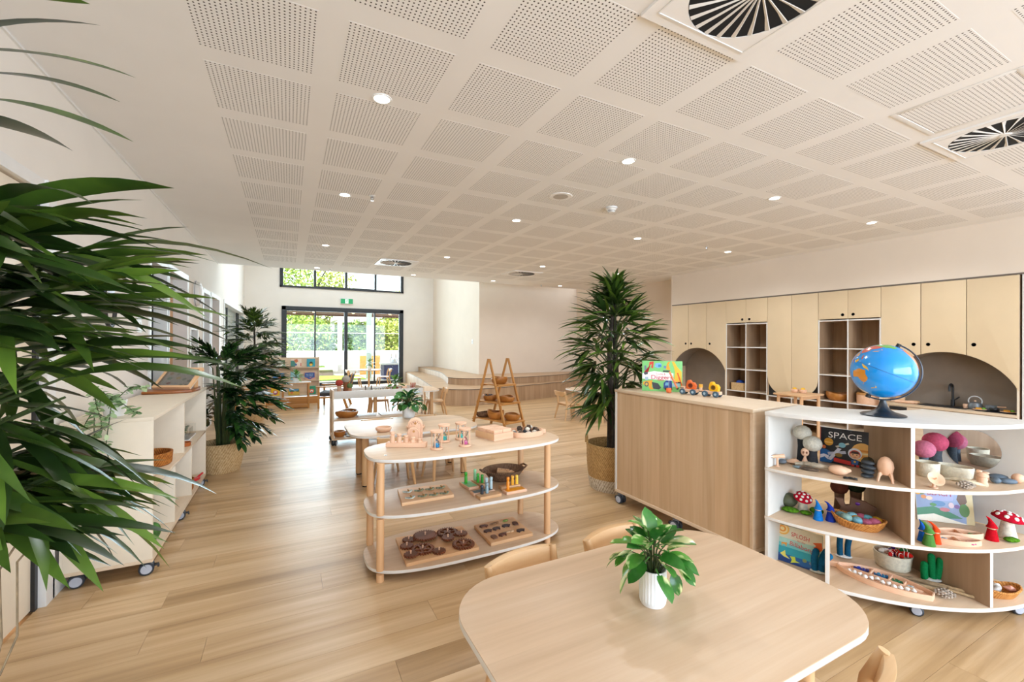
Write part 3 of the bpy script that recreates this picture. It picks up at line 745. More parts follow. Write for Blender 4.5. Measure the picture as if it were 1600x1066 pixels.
# ------------------------------------------------------------------ white trolley
t = thing('trolley', 'white three-tier wheeled trolley with a tray top', 'trolley', (0, 0, 0))
x0, x1, y0, y1 = .50, 1.70, 6.0, 6.42
part('tray_front', B().box(x0+.02, y0, .60, x1-.02, y0+.018, .70), M['white'], t, .002)
part('tray_back', B().box(x0+.02, y1-.018, .60, x1-.02, y1, .70), M['white'], t, .002)
part('tray_base', B().box(x0+.02, y0+.018, .60, x1-.02, y1-.018, .615), M['lam_x'], t, .001)
part('side_panel', B().box(x0, y0, .075, x0+.02, y0+.1, .715).box(x0, y1-.1, .075, x0+.02, y1, .715).box(x0, y0+.1, .58, x0+.02, y1-.1, .715).box(x0, y0+.1, .075, x0+.02, y1-.1, .12), M['lam_y'], t, .001)
part('side_panel', B().box(x1-.02, y0, .075, x1, y0+.1, .715).box(x1-.02, y1-.1, .075, x1, y1, .715).box(x1-.02, y0+.1, .58, x1, y1-.1, .715).box(x1-.02, y0+.1, .075, x1, y1-.1, .12), M['lam_y'], t, .001)
part('shelf', B().box(x0+.02, y0, .315, x1-.02, y1, .333), M['lam_x'], t, .0015)
part('shelf', B().box(x0+.02, y0, .07, x1-.02, y1, .088), M['lam_x'], t, .0015)
for x, y in ((x0+.03, y0+.03), (x1-.03, y0+.03), (x0+.03, y1-.03), (x1-.03, y1-.03)): caster(t, x, y, R(60), .033)

# ------------------------------------------------------------------ A-frame ladder shelf
t = thing('ladder_shelf', 'A-frame wooden ladder shelf holding wooden bowls', 'shelf unit', (2.905, 6.11, 0), R(18))
# local: x across between the two frames, y spread of the legs
for s in (-1, 1):
    for k in (-1, 1):
        part('leg', B().add([(s*.20-.012, k*.385-.02, 0), (s*.20+.012, k*.385-.02, 0), (s*.20+.012, k*.385+.02, 0), (s*.20-.012, k*.385+.02, 0),
                             (s*.20-.012, k*.012-.016, 1.09), (s*.20+.012, k*.012-.016, 1.09), (s*.20+.012, k*.012+.016, 1.09), (s*.20-.012, k*.012+.016, 1.09)],
                            [(0,3,2,1),(4,5,6,7),(0,1,5,4),(1,2,6,5),(2,3,7,6),(3,0,4,7)]), M['honey'], t, .003)
for z in (.16, .43, .70):
    hw = .385*(1-z/1.1)+.065
    q = B().box(-.186, -hw, z-.014, .186, hw, z)
    part('shelf', q, M['honey_x'], t, .002)
    [part('support_bar', B().box(-.215, a, z-.03, .215, a+.03, z-.014), M['honey_x'], t, .002) for a in (-hw+.02, hw-.05)]

# ------------------------------------------------------------------ long mobile cupboard (oak back towards us)
t = thing('mobile_cupboard', 'long pale-topped mobile cupboard showing its upright oak-grain back', 'cupboard', (0, 0, 0))
x0, x1, y0, y1 = 2.452, 2.93, 1.635, 2.862
part('top_panel', B().box(x0-.004, y0, .932, x1, y1+.002, .955), M['lam_y'], t, .002)
part('bottom_panel', B().box(x0, y0, .095, x1, y1, .117), M['lam_y'], t, .002)
part('side_panel', B().box(x0, y0, .117, x1, y0+.022, .932), M['lam_x'], t, .001)
part('side_panel', B().box(x0, y1-.018, .117, x1, y1, .932), M['white'], t, .001)
part('back_panel', B().box(x0+.008, y0+.022, .117, x0+.020, y1-.018, .932), M['panel'], t, smooth=False)
part('shelf', B().box(x0+.02, y0+.022, .52, x1, y1-.018, .54), M['lam_y'], t, smooth=False)
part('divider', B().box(x0+.02, 2.24, .117, x1, 2.26, .932), M['lam_x'], t, smooth=False)
for x, y in ((x0+.035, y1-.035), (x1-.04, y1-.035), (x0+.035, y0+.05), (x1-.04, y0+.05), (x0+.035, 2.24)): caster(t, x, y, R(95))

# ------------------------------------------------------------------ quarter-round display unit
t = thing('curved_display_shelf', 'white-edged quarter-round display shelf on castors, crowded with small toys', 'shelf unit', (0, 0, 0))
CX, CY, RO, RI = 3.4, 1.7, .967, .50
A0, A1 = R(188.3), R(270.5)       # from the left end panel round to the right end panel
def ring(r0, r1, a0, a1, n=36):
    return [(CX+r1*math.cos(a0+(a1-a0)*i/n), CY+r1*math.sin(a0+(a1-a0)*i/n)) for i in range(n+1)] + [(CX+r0*math.cos(a1+(a0-a1)*i/n), CY+r0*math.sin(a1+(a0-a1)*i/n)) for i in range(n+1)]
def shelfboard(z0, z1, nm, m):
    p = [(x, max(min(y, 9), 0)) for x, y in ring(RI, RO, A0, A1)]
    return part(nm, B().prism(p, z0, z1, 0, 1), [m, M['white_edge']], t, .0015)
shelfboard(.933, .955, 'top_panel', M['white'])
shelfboard(.617, .635, 'shelf', M['lam_x']); shelfboard(.337, .355, 'shelf', M['lam_x']); shelfboard(.05, .07, 'bottom_panel', M['lam_x'])
def radial(a, z0, z1, r0, r1, nm, mats, th=.018):
    T = Matrix.Translation((CX, CY, 0)) @ Matrix.Rotation(a, 4, 'Z')
    q = B().box(r0, -th/2, z0, r1, th/2, z1)
    q.m[3] = 1                                   # outer end shows the white edge band
    return part(nm, q, mats, t, .0012, T=T)
radial(A0+R(.6), .07, .933, RI, RO-.004, 'end_panel', [M['white'], M['white_edge']])
AD = math.atan2(1.0-CY-.005, 2.735-CX)
for z0, z1 in ((.635, .933), (.355, .617)): radial(AD, z0, z1, RI, RO-.004, 'divider', [M['dark_panel'], M['white_edge']])
radial(math.atan2(1.275-CY, 2.53-CX), .07, .337, RI+.02, RO-.004, 'divider', [M['lam_x'], M['white_edge']], .02)
radial(math.atan2(.805-CY, 3.035-CX), .07, .337, RI, RO-.004, 'divider', [M['dark_panel'], M['white_edge']])
# right end panel with a round mirror
xc = CX+.02; y0, y1 = CY-RO+.004, CY-RI
part('end_panel', B().box(xc, y0, .07, xc+.018, y1, .337).box(xc, y0, .355, xc+.018, y1, .617).box(xc, y0, .635, xc+.018, y1, .933), M['white'], t, smooth=False)
part('mirror', B().lathe([(0, 0), (.112, 0), (.112, .004), (0, .004)], 48, T=Matrix.Translation((xc-.0045, .985, .755)) @ Matrix.Rotation(R(90), 4, 'Y')), plain('#e4e6e8', .02, metal=1, noise=0), t, label='round mirror on the white end panel')
for a in (200, 229, 261): caster(t, CX+(RO-.045)*math.cos(R(a)), CY+(RO-.045)*math.sin(R(a)), R(a+62), .027, brake=False)
for a in (195, 262): caster(t, CX+(RI+.06)*math.cos(R(a)), CY+(RI+.06)*math.sin(R(a)), R(a), .028, brake=False)
# ------------------------------------------------------------------ joinery along the right wall
FXW = 7.0
def pboard(b, x0, y0, z0, x1, y1, z1):
    b.box(x0, y0, z0, x1, y1, z1); b.m[-1] = 1; return b      # -x end face is the pale edge
def polydoor(pts, par, x=FXW, th=.018, mat=None):
    q = B(); n = len(pts)
    q.add([(x, a, c) for a, c in pts]+[(x+th, a, c) for a, c in pts], [tuple(range(n-1, -1, -1)), tuple(range(n, 2*n))]+[(i, (i+1) % n, n+(i+1) % n, n+i) for i in range(n)])
    return part('door', q, mat or M['cream_door'], par, .0012)
def fingerhole(par, y, z):
    part('finger_hole', B().lathe([(0, 0), (.017, 0), (.019, -.002), (.021, .0)], 20, T=Matrix.Translation((FXW-.0015, y, z)) @ Matrix.Rotation(R(90), 4, 'Y')), M['black'], par)
def arch_unit(y0, y1, holes, label, kitchen):
    t = thing('arched_cupboard', label, 'cupboard', (0, 0, 0))
    q = B(); pboard(q, FXW+.004, y0, 0, 7.39, y0+.018, 2.1); pboard(q, FXW+.004, y1-.018, 0, 7.39, y1, 2.1); pboard(q, FXW+.02, y0+.018, 2.08, 7.39, y1-.018, 2.1)
    pboard(q, FXW+.06, y0+.018, 1.25, 7.39, y1-.018, 1.27)
    part('carcass', q, [M['lam_y'], M['cream']], t, smooth=False)
    part('back_panel', B().box(7.375, y0+.018, 0, 7.388, y1-.018, 1.25), M['brownback'], t, smooth=False)
    yc = (y0+y1)/2; ra, za = .66, .59
    arc = lambda y: za+math.sqrt(max(0, ra*ra-(y-yc)**2))
    k = 3; w = (y1-y0)/k
    for i in range(k):
        a, c = y0+i*w+(.004 if i else .003), y0+(i+1)*w-.003
        pts = [(a, 2.098), (c, 2.098)] + [(c+(a-c)*j/12, arc(c+(a-c)*j/12)) for j in range(13)]
        polydoor(pts[::-1], t)
    for y, z in holes: fingerhole(t, y, z)
    # soffit of the arch: curved lining
    v = []; f = []; n = 28
    for i in range(n+1):
        y = y0+.02+(y1-y0-.04)*i/n
        v += [(FXW+.018, y, arc(y)+.002), (7.375, y, arc(y)+.002)]
    for i in range(n): f.append((i*2, i*2+1, i*2+3, i*2+2))
    part('arch_lining', B().add(v, f), M['brownback'], t)
    if kitchen:
        part('worktop', B().box(FXW+.0, y0+.018, .545, 7.375, y1-.018, .575), M['lam_y'], t, .002)
        q = B()
        for i in range(2):
            a = y0+.02+i*(y1-y0-.04)/2; q.box(FXW+.01, a+.003, .08, FXW+.028, a+(y1-y0-.04)/2-.003, .54)
        part('cupboard_front', q, M['lam_y'], t, .0015)
        part('oven_display', B().box(FXW+.004, 2.62, .49, FXW+.011, 2.80, .535), M['black'], t, .001)
        part('sink', B().box(FXW+.09, 2.10, .5755, FXW+.34, 2.55, .580).box(FXW+.1, 2.11, .5802, FXW+.33, 2.54, .581), M['black'], t, .002)
        part('hob', B().box(FXW+.06, 1.70, .5755, FXW+.34, 2.02, .581), M['black'], t, .002)
        part('tap', B().tube([(FXW+.30, 2.28, .58), (FXW+.30, 2.28, .66)], .020, 12).tube([(FXW+.30, 2.28, .64), (FXW+.30, 2.28, .80)]+[(FXW+.30-.05+.05*math.cos(R(a)), 2.28, .80+.05*math.sin(R(a))) for a in range(15, 181, 15)]+[(FXW+.20, 2.28, .765)], .013, 10).tube([(FXW+.30, 2.26, .66), (FXW+.30, 2.22, .70)], .008, 8), M['black'], t)
    else:
        part('nook_floor', B().box(FXW+.0, y0+.018, .0, 7.375, y1-.018, .06), M['lam_y'], t, smooth=False)
    return t
arch_unit(5.19, 6.43, [(6.08, 1.33), (5.95, 1.33), (5.53, 1.33)], 'cream arched cupboard with an open round-topped nook behind the digger book', False)
arch_unit(1.66, 2.89, [(2.55, 1.34), (2.41, 1.34), (2.01, 1.34)], 'cream arched cupboard over the play kitchen sink', True)
def cube_unit(y0, y1, label, doors=True, top=1.68):
    t = thing('cubby_cupboard', label, 'cupboard', (0, 0, 0)); ym = (y0+y1)/2
    q = B()
    for a in (y0, ym-.009, y1-.018): pboard(q, FXW+.003, a, 0, 7.39, a+.018, top+.012)
    part('upright', q, [M['dark_panel'], M['white_edge']], t, smooth=False)
    for z in (.13, .51, .89, 1.275, top):
        q = B()
        for a, c in ((y0+.018, ym-.009), (ym+.009, y1-.018)): pboard(q, FXW+.004, a, z-.012, 7.39, c, z+.004)
        part('shelf', q, [M['lam_y'], M['white_edge']], t, smooth=False)
    part('back_panel', B().box(7.376, y0, 0, 7.39, y1, top), M['dark_panel'], t, smooth=False)
    if doors:
        for a, c in ((y0+.003, ym-.002), (ym+.002, y1-.003)): polydoor([(a, 1.70), (a, 2.098), (c, 2.098), (c, 1.70)], t)
        [part('carcass', B().box(FXW+.02, a, 1.69, 7.39, a+.018, 2.1), M['lam_y'], t, smooth=False) for a in (y0, y1-.018)]
        fingerhole(t, ym+.065, 1.755); fingerhole(t, ym-.065, 1.755)
    return t
cube_unit(4.43, 5.19, 'open cubby shelves with two small doors, left of the oval-ended doors')
cube_unit(2.89, 3.66, 'open cubby shelves with two small doors, directly behind the globe')
cube_unit(.82, 1.64, 'open cubby shelves cut off at the right picture edge', False, 2.09)
t = thing('oval_door_cupboard', 'tall cream cupboard whose paired doors end in a rounded oval bottom', 'cupboard', (0, 0, 0))
y0, y1, ym = 3.66, 4.43, 4.045
def ov(y): 
    k = min(1, abs(y-ym)/.382); return .80-.31*math.sqrt(max(0, 1-k*k))
for a, c in ((y0+.003, ym-.002), (ym+.002, y1-.003)):
    polydoor([(a+(c-a)*j/20, ov(a+(c-a)*j/20)) for j in range(21)] + [(c, 2.098), (a, 2.098)], t)
[part('carcass', B().box(FXW+.02, a, .497, 7.39, a+.012, 2.1), M['lam_y'], t, smooth=False) for a in (y0, y1-.012)]
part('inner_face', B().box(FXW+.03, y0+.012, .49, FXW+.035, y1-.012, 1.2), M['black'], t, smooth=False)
q = B(); pboard(q, FXW+.004, y0, .478, 7.39, y1, .496); pboard(q, FXW+.004, y0, .12, 7.39, y1, .138)
part('shelf', q, [M['lam_y'], M['white_edge']], t, smooth=False)
q = B()
for a in (y0, ym-.009, y1-.018): pboard(q, FXW+.004, a, 0, 7.39, a+.018, .478)
part('upright', q, [M['dark_panel'], M['white_edge']], t, smooth=False)
part('back_panel', B().box(7.376, y0, 0, 7.39, y1, .48), M['dark_panel'], t, smooth=False)
struct('gap_shade_strip', B().box(6.996, .82, 2.10, 7.02, 6.43, 2.118), M['edge_dk'], label='solid strip coloured dark as the shade of the gap above the joinery')  # no open gap: its shade is put into the strip's dark colour

# small wooden play table in front of the joinery
t = thing('play_table', 'small wooden play table standing before the oval-ended doors', 'table', (6.575, 3.70, 0))
part('table_top', B().prism(rrect(.55, .44, .05, 5), .60, .62), M['birch_y'], t, .003)
for sx in (-1, 1):
    for sy in (-1, 1): part('leg', B().lathe([(.02, 0), (.022, .60)], 16, c=(sx*.21, sy*.16, 0)), M['birch_z'], t)
part('apron', B().box(-.21, -.165, .55, .21, -.15, .60).box(-.21, .15, .55, .21, .165, .60), M['birch'], t, smooth=False)

# ------------------------------------------------------------------ book display, armchairs, side table by the doors
t = thing('book_display', 'low tiered book display with front-facing picture books before the glazed doors', 'book display', (.07, 10.62, 0), R(-1))
w = .54
part('side_panel', B().add([(-w, -.27, 0), (-w, .15, 0), (-w, .15, 1.0), (-w, .06, 1.0), (-w+.018, -.27, 0), (-w+.018, .15, 0), (-w+.018, .15, 1.0), (-w+.018, .06, 1.0)], [(0,3,2,1), (4,5,6,7), (0,1,5,4), (1,2,6,5), (2,3,7,6), (3,0,4,7)]), M['lam_y'], t, smooth=False)
part('side_panel', B().add([(w-.018, -.27, 0), (w-.018, .15, 0), (w-.018, .15, 1.0), (w-.018, .06, 1.0), (w, -.27, 0), (w, .15, 0), (w, .15, 1.0), (w, .06, 1.0)], [(0,3,2,1), (4,5,6,7), (0,1,5,4), (1,2,6,5), (2,3,7,6), (3,0,4,7)]), M['lam_y'], t, smooth=False)
for k, (z, zt, yf) in enumerate(((.77, .985, .0), (.49, .76, -.09), (.175, .48, -.18))):
    part('sloped_back', B().add([(-w+.018, yf+.05, z), (w-.018, yf+.05, z), (w-.018, yf+.12, zt), (-w+.018, yf+.12, zt), (-w+.018, yf+.065, z), (w-.018, yf+.065, z), (w-.018, yf+.135, zt), (-w+.018, yf+.135, zt)],
         [(0,1,2,3), (7,6,5,4), (0,4,5,1), (3,2,6,7), (0,3,7,4), (1,5,6,2)]), M['lam_x'], t, smooth=False)
    part('ledge', B().box(-w+.018, yf-.03, z-.016, w-.018, yf+.06, z).box(-w+.018, yf-.04, z-.016, w-.018, yf-.03, z+.012), M['lam_x'] if k < 2 else M['white'], t, smooth=False)
part('plinth', B().box(-w+.018, -.25, 0, w-.018, -.235, .155), M['honey_x'], t, smooth=False)

def armchair(label, loc, rz):
    t = thing('armchair', label, 'armchair', loc, rz)
    for s in (-1, 1):
        part('side_frame', B().box(s*.29-.018, .20, 0, s*.29+.018, .24, .42).add([(s*.29-.018, -.34, 0), (s*.29+.018, -.34, 0), (s*.29+.018, -.29, 0), (s*.29-.018, -.29, 0), (s*.29-.018, -.20, .42), (s*.29+.018, -.20, .42), (s*.29+.018, -.15, .42), (s*.29-.018, -.15, .42)], [(0,3,2,1),(4,5,6,7),(0,1,5,4),(1,2,6,5),(2,3,7,6),(3,0,4,7)])
             .box(s*.29-.018, -.2, .20, s*.29+.018, .2, .235), M['honey'], t, .003)
        part('arm', B().box(s*.29-.035, -.26, .42, s*.29+.035, .27, .442), M['honey'], t, .004)
    part('seat_cushion', B().box(-.265, -.2, .236, .265, .24, .31), plain('#4a4c50', .9, bump=.2), t, .02)
    part('back_cushion', B().add([(-.26, -.2, .30), (.26, -.2, .30), (.26, -.28, .30), (-.26, -.28, .30), (-.26, -.34, .66), (.26, -.34, .66), (.26, -.40, .65), (-.26, -.40, .65)], [(0,1,2,3),(7,6,5,4),(4,5,1,0),(5,6,2,1),(6,7,3,2),(7,4,0,3)]), plain('#4a4c50', .9, bump=.2), t, .02)
    part('back_frame', B().box(-.28, -.3, .2, .28, -.28, .24).add([(-.28, -.285, .3), (-.25, -.285, .3), (-.25, -.30, .3), (-.28, -.30, .3), (-.28, -.40, .7), (-.25, -.40, .7), (-.25, -.42, .7), (-.28, -.42, .7)], [(0,1,2,3),(7,6,5,4),(4,5,1,0),(5,6,2,1),(6,7,3,2),(7,4,0,3)])
         .add([(.25, -.285, .3), (.28, -.285, .3), (.28, -.30, .3), (.25, -.30, .3), (.25, -.40, .7), (.28, -.40, .7), (.28, -.42, .7), (.25, -.42, .7)], [(0,1,2,3),(7,6,5,4),(4,5,1,0),(5,6,2,1),(6,7,3,2),(7,4,0,3)]), M['honey'], t, .002)
    return t
armchair('low wooden armchair with dark cushions, right of the side table near the doors', (.82, 9.70, 0), R(76))
armchair('low wooden armchair half hidden by the bushy plant, left of the book display', (-.66, 9.9, 0), R(-80))
t = thing('side_table', 'small oval-topped wooden side table with two lower tiers of bottles', 'side table', (.13, 9.82, 0))
part('table_top', B().prism(sellipse(.56, .36, 3), .495, .515, 0, 1), [M['white'], M['honey_x']], t, .002)
for sx in (-1, 1):
    for sy in (-1, 1): part('leg', B().box(sx*.23-.018, sy*.13-.018, 0, sx*.23+.018, sy*.13+.018, .495), M['honey'], t, .003)
part('tier', B().box(-.23, -.13, .19, .23, .13, .205).box(-.23, -.145, .17, .23, -.13, .235), M['honey_x'], t, .001)
part('tier', B().box(-.23, -.13, .03, .23, .13, .045).box(-.23, -.145, .015, .23, -.13, .085), M['honey_x'], t, .001)
# ------------------------------------------------------------------ foliage
def leafmesh(name, mat, L, W, droop=.25, fold=.25, n=7, twist=0, prof=(.55, .85), stalk=0):
    """one leaf growing along +y from its stalk, three points across with a creased midrib"""
    q = B(); v = []; f = []
    for i in range(n+1):
        t = i/n
        w = W/2*min(1, (t+.03)**prof[0]*(1-t)**prof[1]*2.05) if i < n else 0
        y = L*(t-.12*droop*t*t); z = -L*droop*t*t*.75
        tw = twist*t
        for sx in (-1, 0, 1):
            v.append((sx*w*math.cos(tw), y, z+abs(sx)*w*fold+sx*w*math.sin(tw)))
    for i in range(n):
        for k in range(2): f.append((i*3+k, i*3+k+1, i*3+k+4, i*3+k+3))
    q.add(v, f)
    if stalk: q.tube([(0, -stalk, stalk*.15), (0, 0, 0)], W*.05, 5)
    return q.mesh(name, mat)
def aim(base, az, el, roll=0):
    """matrix whose +y runs along azimuth/elevation"""
    d = Vector((math.cos(az)*math.cos(el), math.sin(az)*math.cos(el), math.sin(el)))
    x = Vector((math.sin(az), -math.cos(az), 0)); z = x.cross(d)
    T = Matrix((x, d, z)).transposed().to_4x4(); T.translation = base
    return T @ Matrix.Rotation(roll, 4, 'Y')

M['leaf_palm'] = leafmat('palm_leaf', '#16260f', '#30491a', '#627f2c')
M['leaf_dark'] = leafmat('bush_leaf', '#0f2010', '#1d3a18', '#3c6529', rough=.25)
M['leaf_vari'] = leafmat('pothos_leaf', '#1d4a1c', '#3a7a2c', '#6da544', '#e3e6a8', rough=.22, varieg=16)
M['leaf_poth'] = leafmat('pothos_leaf_dark', '#12351f', '#28592f', '#4f8a45', '#d6dca0', rough=.22, varieg=12)
M['leaf_pot'] = leafmat('pot_plant_leaf', '#2a5420', '#477a30', '#7ca84c', rough=.3)
M['stem'] = plain('#3d4a22', .6, noise=.1)
M['trunk'] = plain('#3a3026', .8, noise=.2, nscale=30, bump=.5)
M['trunk_pale'] = plain('#7d6a50', .8, noise=.2, nscale=30, bump=.5)
M['soil'] = plain('#2b211a', .95, noise=.3, nscale=60, bump=.6)

def basket(par, r0, r1, h, mat, band=None, handles=True, haz=0):
    prof = []; n = 26
    for i in range(n+1):
        z = h*i/n; t = i/n
        r = r0+(r1-r0)*t+.012*math.sin(math.pi*t)
        prof.append((r+.0025*(i % 2), z))
    outer = [(0, 0)]+prof
    inner = [(r1-.012, h+.004), (r1-.018, h-.02), (r1-.02, h*.72)]
    b = part('basket_body', B().lathe(outer+inner, 44), mat, par)
    if band:
        k = int(n*.33)
        part('base_band', B().lathe([(r+.0035, z) for r, z in prof[:k]], 44), band, par, label='whitish woven band at the foot')
    part('soil', B().lathe([(0, h*.78), (r1-.015, h*.77)], 28), M['soil'], par)
    if handles:
        for s in (-1, 1):
            T = Matrix.Rotation(haz, 4, 'Z') @ Matrix.Translation((s*(r1+.002), 0, h-.01))
            part('handle', B().tube([(0, .055*math.cos(R(a)), .085*math.sin(R(a))) for a in range(0, 181, 20)], .010, 7), mat, par, T=T)

def palm(name, label, loc, env, zr, nfr, per, L, W, mat, count=300, trunks=3, tr=.022, ztr=None, seed=1, keep=None, sag=.3, spread=70, basketargs=None, bias=None, flat=False):
    g = random.Random(seed)
    t = thing(name, label, 'potted plant', loc)
    lf = [leafmesh('leaf', mat, L*k, W*k2, d, .22, 7, tw) for k, k2, d, tw in ((1, 1, sag, 0), (.85, .95, sag*.5, .25), (1.1, 1, sag*1.5, -.25), (.95, .9, sag*1.0, .15))]
    h0 = basketargs[2]*.75 if basketargs else 0
    if basketargs: basket(t, *basketargs[:4], **basketargs[4])
    tops = []
    for k in range(trunks):
        a = 2.4*k+.6; r = .035 if trunks > 1 else 0
        zt = (ztr or zr[1])-.12*k-.1
        pts = [(r*math.cos(a), r*math.sin(a), h0)]+[(r*math.cos(a)+g.uniform(-.015, .015), r*math.sin(a)+g.uniform(-.015, .015), h0+(zt-h0)*j/4) for j in (1, 2, 3, 4)]
        part('trunk', B().tube(pts, [tr*1.25, tr*1.1, tr, tr*.8, tr*.5], 9), M['trunk'], t)
    allv = []; br = B()
    for i in range(nfr):
        u = (i+.5)/nfr
        z = zr[0]+(zr[1]-zr[0])*(u**(.85 if bias is None else 1.5))
        az = i*2.39996+g.uniform(-.3, .3)
        if bias is not None and g.random() < bias[1]: az = bias[0]+g.uniform(-1.1, 1.1)
        hi = (z-zr[0])/(zr[1]-zr[0])
        el = R(-22+62*hi**1.6+g.uniform(-12, 12)); 
        if flat: el = R(-2+18*hi+g.uniform(-15, 15))
        rho = env(z)
        br_r = max(.02, rho-L*.72*math.cos(el))
        zb = z-L*.55*math.sin(el)
        zs = max(h0+.05, zb-.10-br_r*.35)
        bp = Vector((br_r*math.cos(az), br_r*math.sin(az), zb))
        br.tube([(0.02*math.cos(az), .02*math.sin(az), zs), (br_r*.55*math.cos(az), br_r*.55*math.sin(az), zs+(zb-zs)*.7), tuple(bp)], [.006, .005, .003], 5)
        for j in range(per):
            o = -1+2*(j+.5)/per
            az2 = az+R(spread)*o+g.uniform(-.15, .15); e2 = el+R(18)*(1-abs(o))-R(14)*abs(o)+g.uniform(-.22, .22)
            p = bp-Vector((math.cos(az), math.sin(az), .15))*(.10*abs(o)+.04*g.random())
            k = g.choice([0, 1, 2, 3]); T = aim(p, az2, e2, g.uniform(-.5, .5)) @ Matrix.Scale(g.uniform(.82, 1.1), 4)
            tip = Vector(loc)+T @ Vector((0, L, -L*.2))
            if keep and not keep(tip, Vector(loc)+p): continue
            allv.append((lf[k], T))
    part('branches', br, M['stem'], t, kind='stuff')
    g.shuffle(allv)
    for me, T in allv[:count]: put('leaf', me, t, T)
    rest = allv[count:]
    if rest:
        q = B()
        for me, T in rest: q.add([x.co for x in me.vertices], [tuple(p.vertices) for p in me.polygons], T=T)
        part('inner_foliage', q, mat, t, kind='stuff')
    return t
def lerp(z, tab):
    for (a, ra), (c, rc) in zip(tab, tab[1:]):
        if z <= c: return ra+(rc-ra)*max(0, (z-a))/(c-a)
    return tab[-1][1]
M['seagrass'] = weave('seagrass_weave', '#8d6a3c', '#c9a26a', 90, 430)
M['seagrass_band'] = weave('pale_weave', '#9c8a70', '#ddd2be', 60, 300)
M['rattan_pale'] = weave('pale_rattan_weave', '#b08a58', '#dcbf92', 50, 300)
# tall palm in the middle
palm('potted_palm', 'tall leafy potted palm in a two-tone woven basket, beside the long oak-backed cupboard', (2.715, 3.185, 0),
     lambda z: lerp(z, [(.5, .42), (.9, .44), (1.25, .54), (1.55, .46), (1.85, .26), (2.08, .06)]), (.62, 1.98), 76, 10, .31, .046, M['leaf_palm'], 300, 2, .026, 1.85, seed=11,
     basketargs=(.215, .25, .41, M['seagrass'], dict(band=M['seagrass_band'], haz=R(150))), keep=lambda tip, b: not (tip.z < .99 and tip.y < 2.9 and tip.x > 2.3))
# near plant at the left edge, against the wall
palm('potted_palm', 'big leafy palm cut off by the left picture edge, closest to the viewer', (-.75, 1.46, 0),
     lambda z: lerp(z, [(.8, .46), (.95, .50), (1.3, .52), (1.58, .52), (1.68, .43), (1.76, .28), (2.2, .24)]), (0.97, 1.68), 62, 9, .37, .060, M['leaf_palm'], 300, 3, .02, 2.2, seed=23, sag=.44, spread=60, flat=True,
     basketargs=(.17, .20, .34, M['seagrass'], dict(handles=True)), keep=lambda tip, b: tip.x > -1.09 and b.x > -1.09 and tip.z > .74 and not (1.0 < tip.z < 1.28 and tip.x > -.42) and not (b.z > 1.80 and (b.x*37.7+b.y*91.3) % 1 < .0) and not (tip.x < -1.0 and tip.y < 1.2), bias=(R(-12), .6))
# a few single leaves higher up the near palm
lf = leafmesh('leaf', M['leaf_palm'], .30, .056, .22, .22, 8); npalm = [o for o in bpy.data.objects if o.get('label', '').startswith('big leafy palm')][0]
for z, az, el, k, dx in ((.0, 0, 0, 0, 0),)[:0] + ((2.20, -24, 4, 1.0, .0), (2.13, -10, 8, .9, -.06), (2.02, -30, 14, 1.0, -.03), (1.995, -24, 2, 1.05, .0), (1.945, -28, -2, 1.0, .0), (1.89, -22, -6, 1.0, .01), (1.84, -33, -10, .95, -.01),  (1.93, -60, 0, .9, -.06), (2.08, -70, 10, .9, -.08)):
    put('leaf', lf, npalm, aim(Vector((.14+dx, -.06, z)), R(az), R(el), .5 if k > .95 else -.4) @ Matrix.Scale(k, 4))
q = B(); g = random.Random(2)
for k in range(5):
    a = g.uniform(-.02, .02); 
    q.tube([(-.60+.03*k, 1.34+a, .93), (-.59+.015*k, 1.335+a, .86), (-.575+.012*k, 1.33+a, .74-.01*k), (-.58+.01*k, 1.31, .64), (-.60, 1.30, .57+.01*k), (-.615, 1.31, .52)], .0022, 5)
o = put('dried_twigs', q.mesh('dried_twigs', M['trunk_pale'])); tag(o, 'thin dried twigs dangling below the big palm at the lower left', 'twigs')

# bushy plants built of whole fronds (their leaflets are too small to pick apart)
def frondmesh(mat, L, leaflet, W, n, sag, seed, up=.2):
    g = random.Random(seed); q = B(); path = []
    for i in range(9):
        t = i/8; path.append((0, L*(t-.15*sag*t*t), L*(up*t-sag*t*t)))
    q.tube(path, [.004*(1-.7*i/8) for i in range(9)], 5)
    lm = leafmesh('leaflet', mat, leaflet, W, .2, .2, 5)
    vv = [x.co.copy() for x in lm.vertices]; ff = [tuple(p.vertices) for p in lm.polygons]
    for i in range(n):
        t = .30+.70*i/(n-1); k = min(7, int(t*8)); a, c = Vector(path[k]), Vector(path[k+1]); p = a+(c-a)*(t*8-k)
        for s in (-1, 1):
            ang = R(58-34*t)*s; sc = (1-.45*abs(t-.55))*g.uniform(.85, 1.1)
            q.add(vv, ff, T=Matrix.Translation(p) @ Matrix.Rotation(-ang+g.uniform(-.15, .15), 4, 'Z') @ Matrix.Rotation(R(g.uniform(-30, 8)), 4, 'X') @ Matrix.Scale(sc, 4))
    q.add(vv, ff, T=Matrix.Translation(path[-1]) @ Matrix.Rotation(R(-20), 4, 'X'))
    bpy.data.meshes.remove(lm)
    return q.mesh('frond', mat)
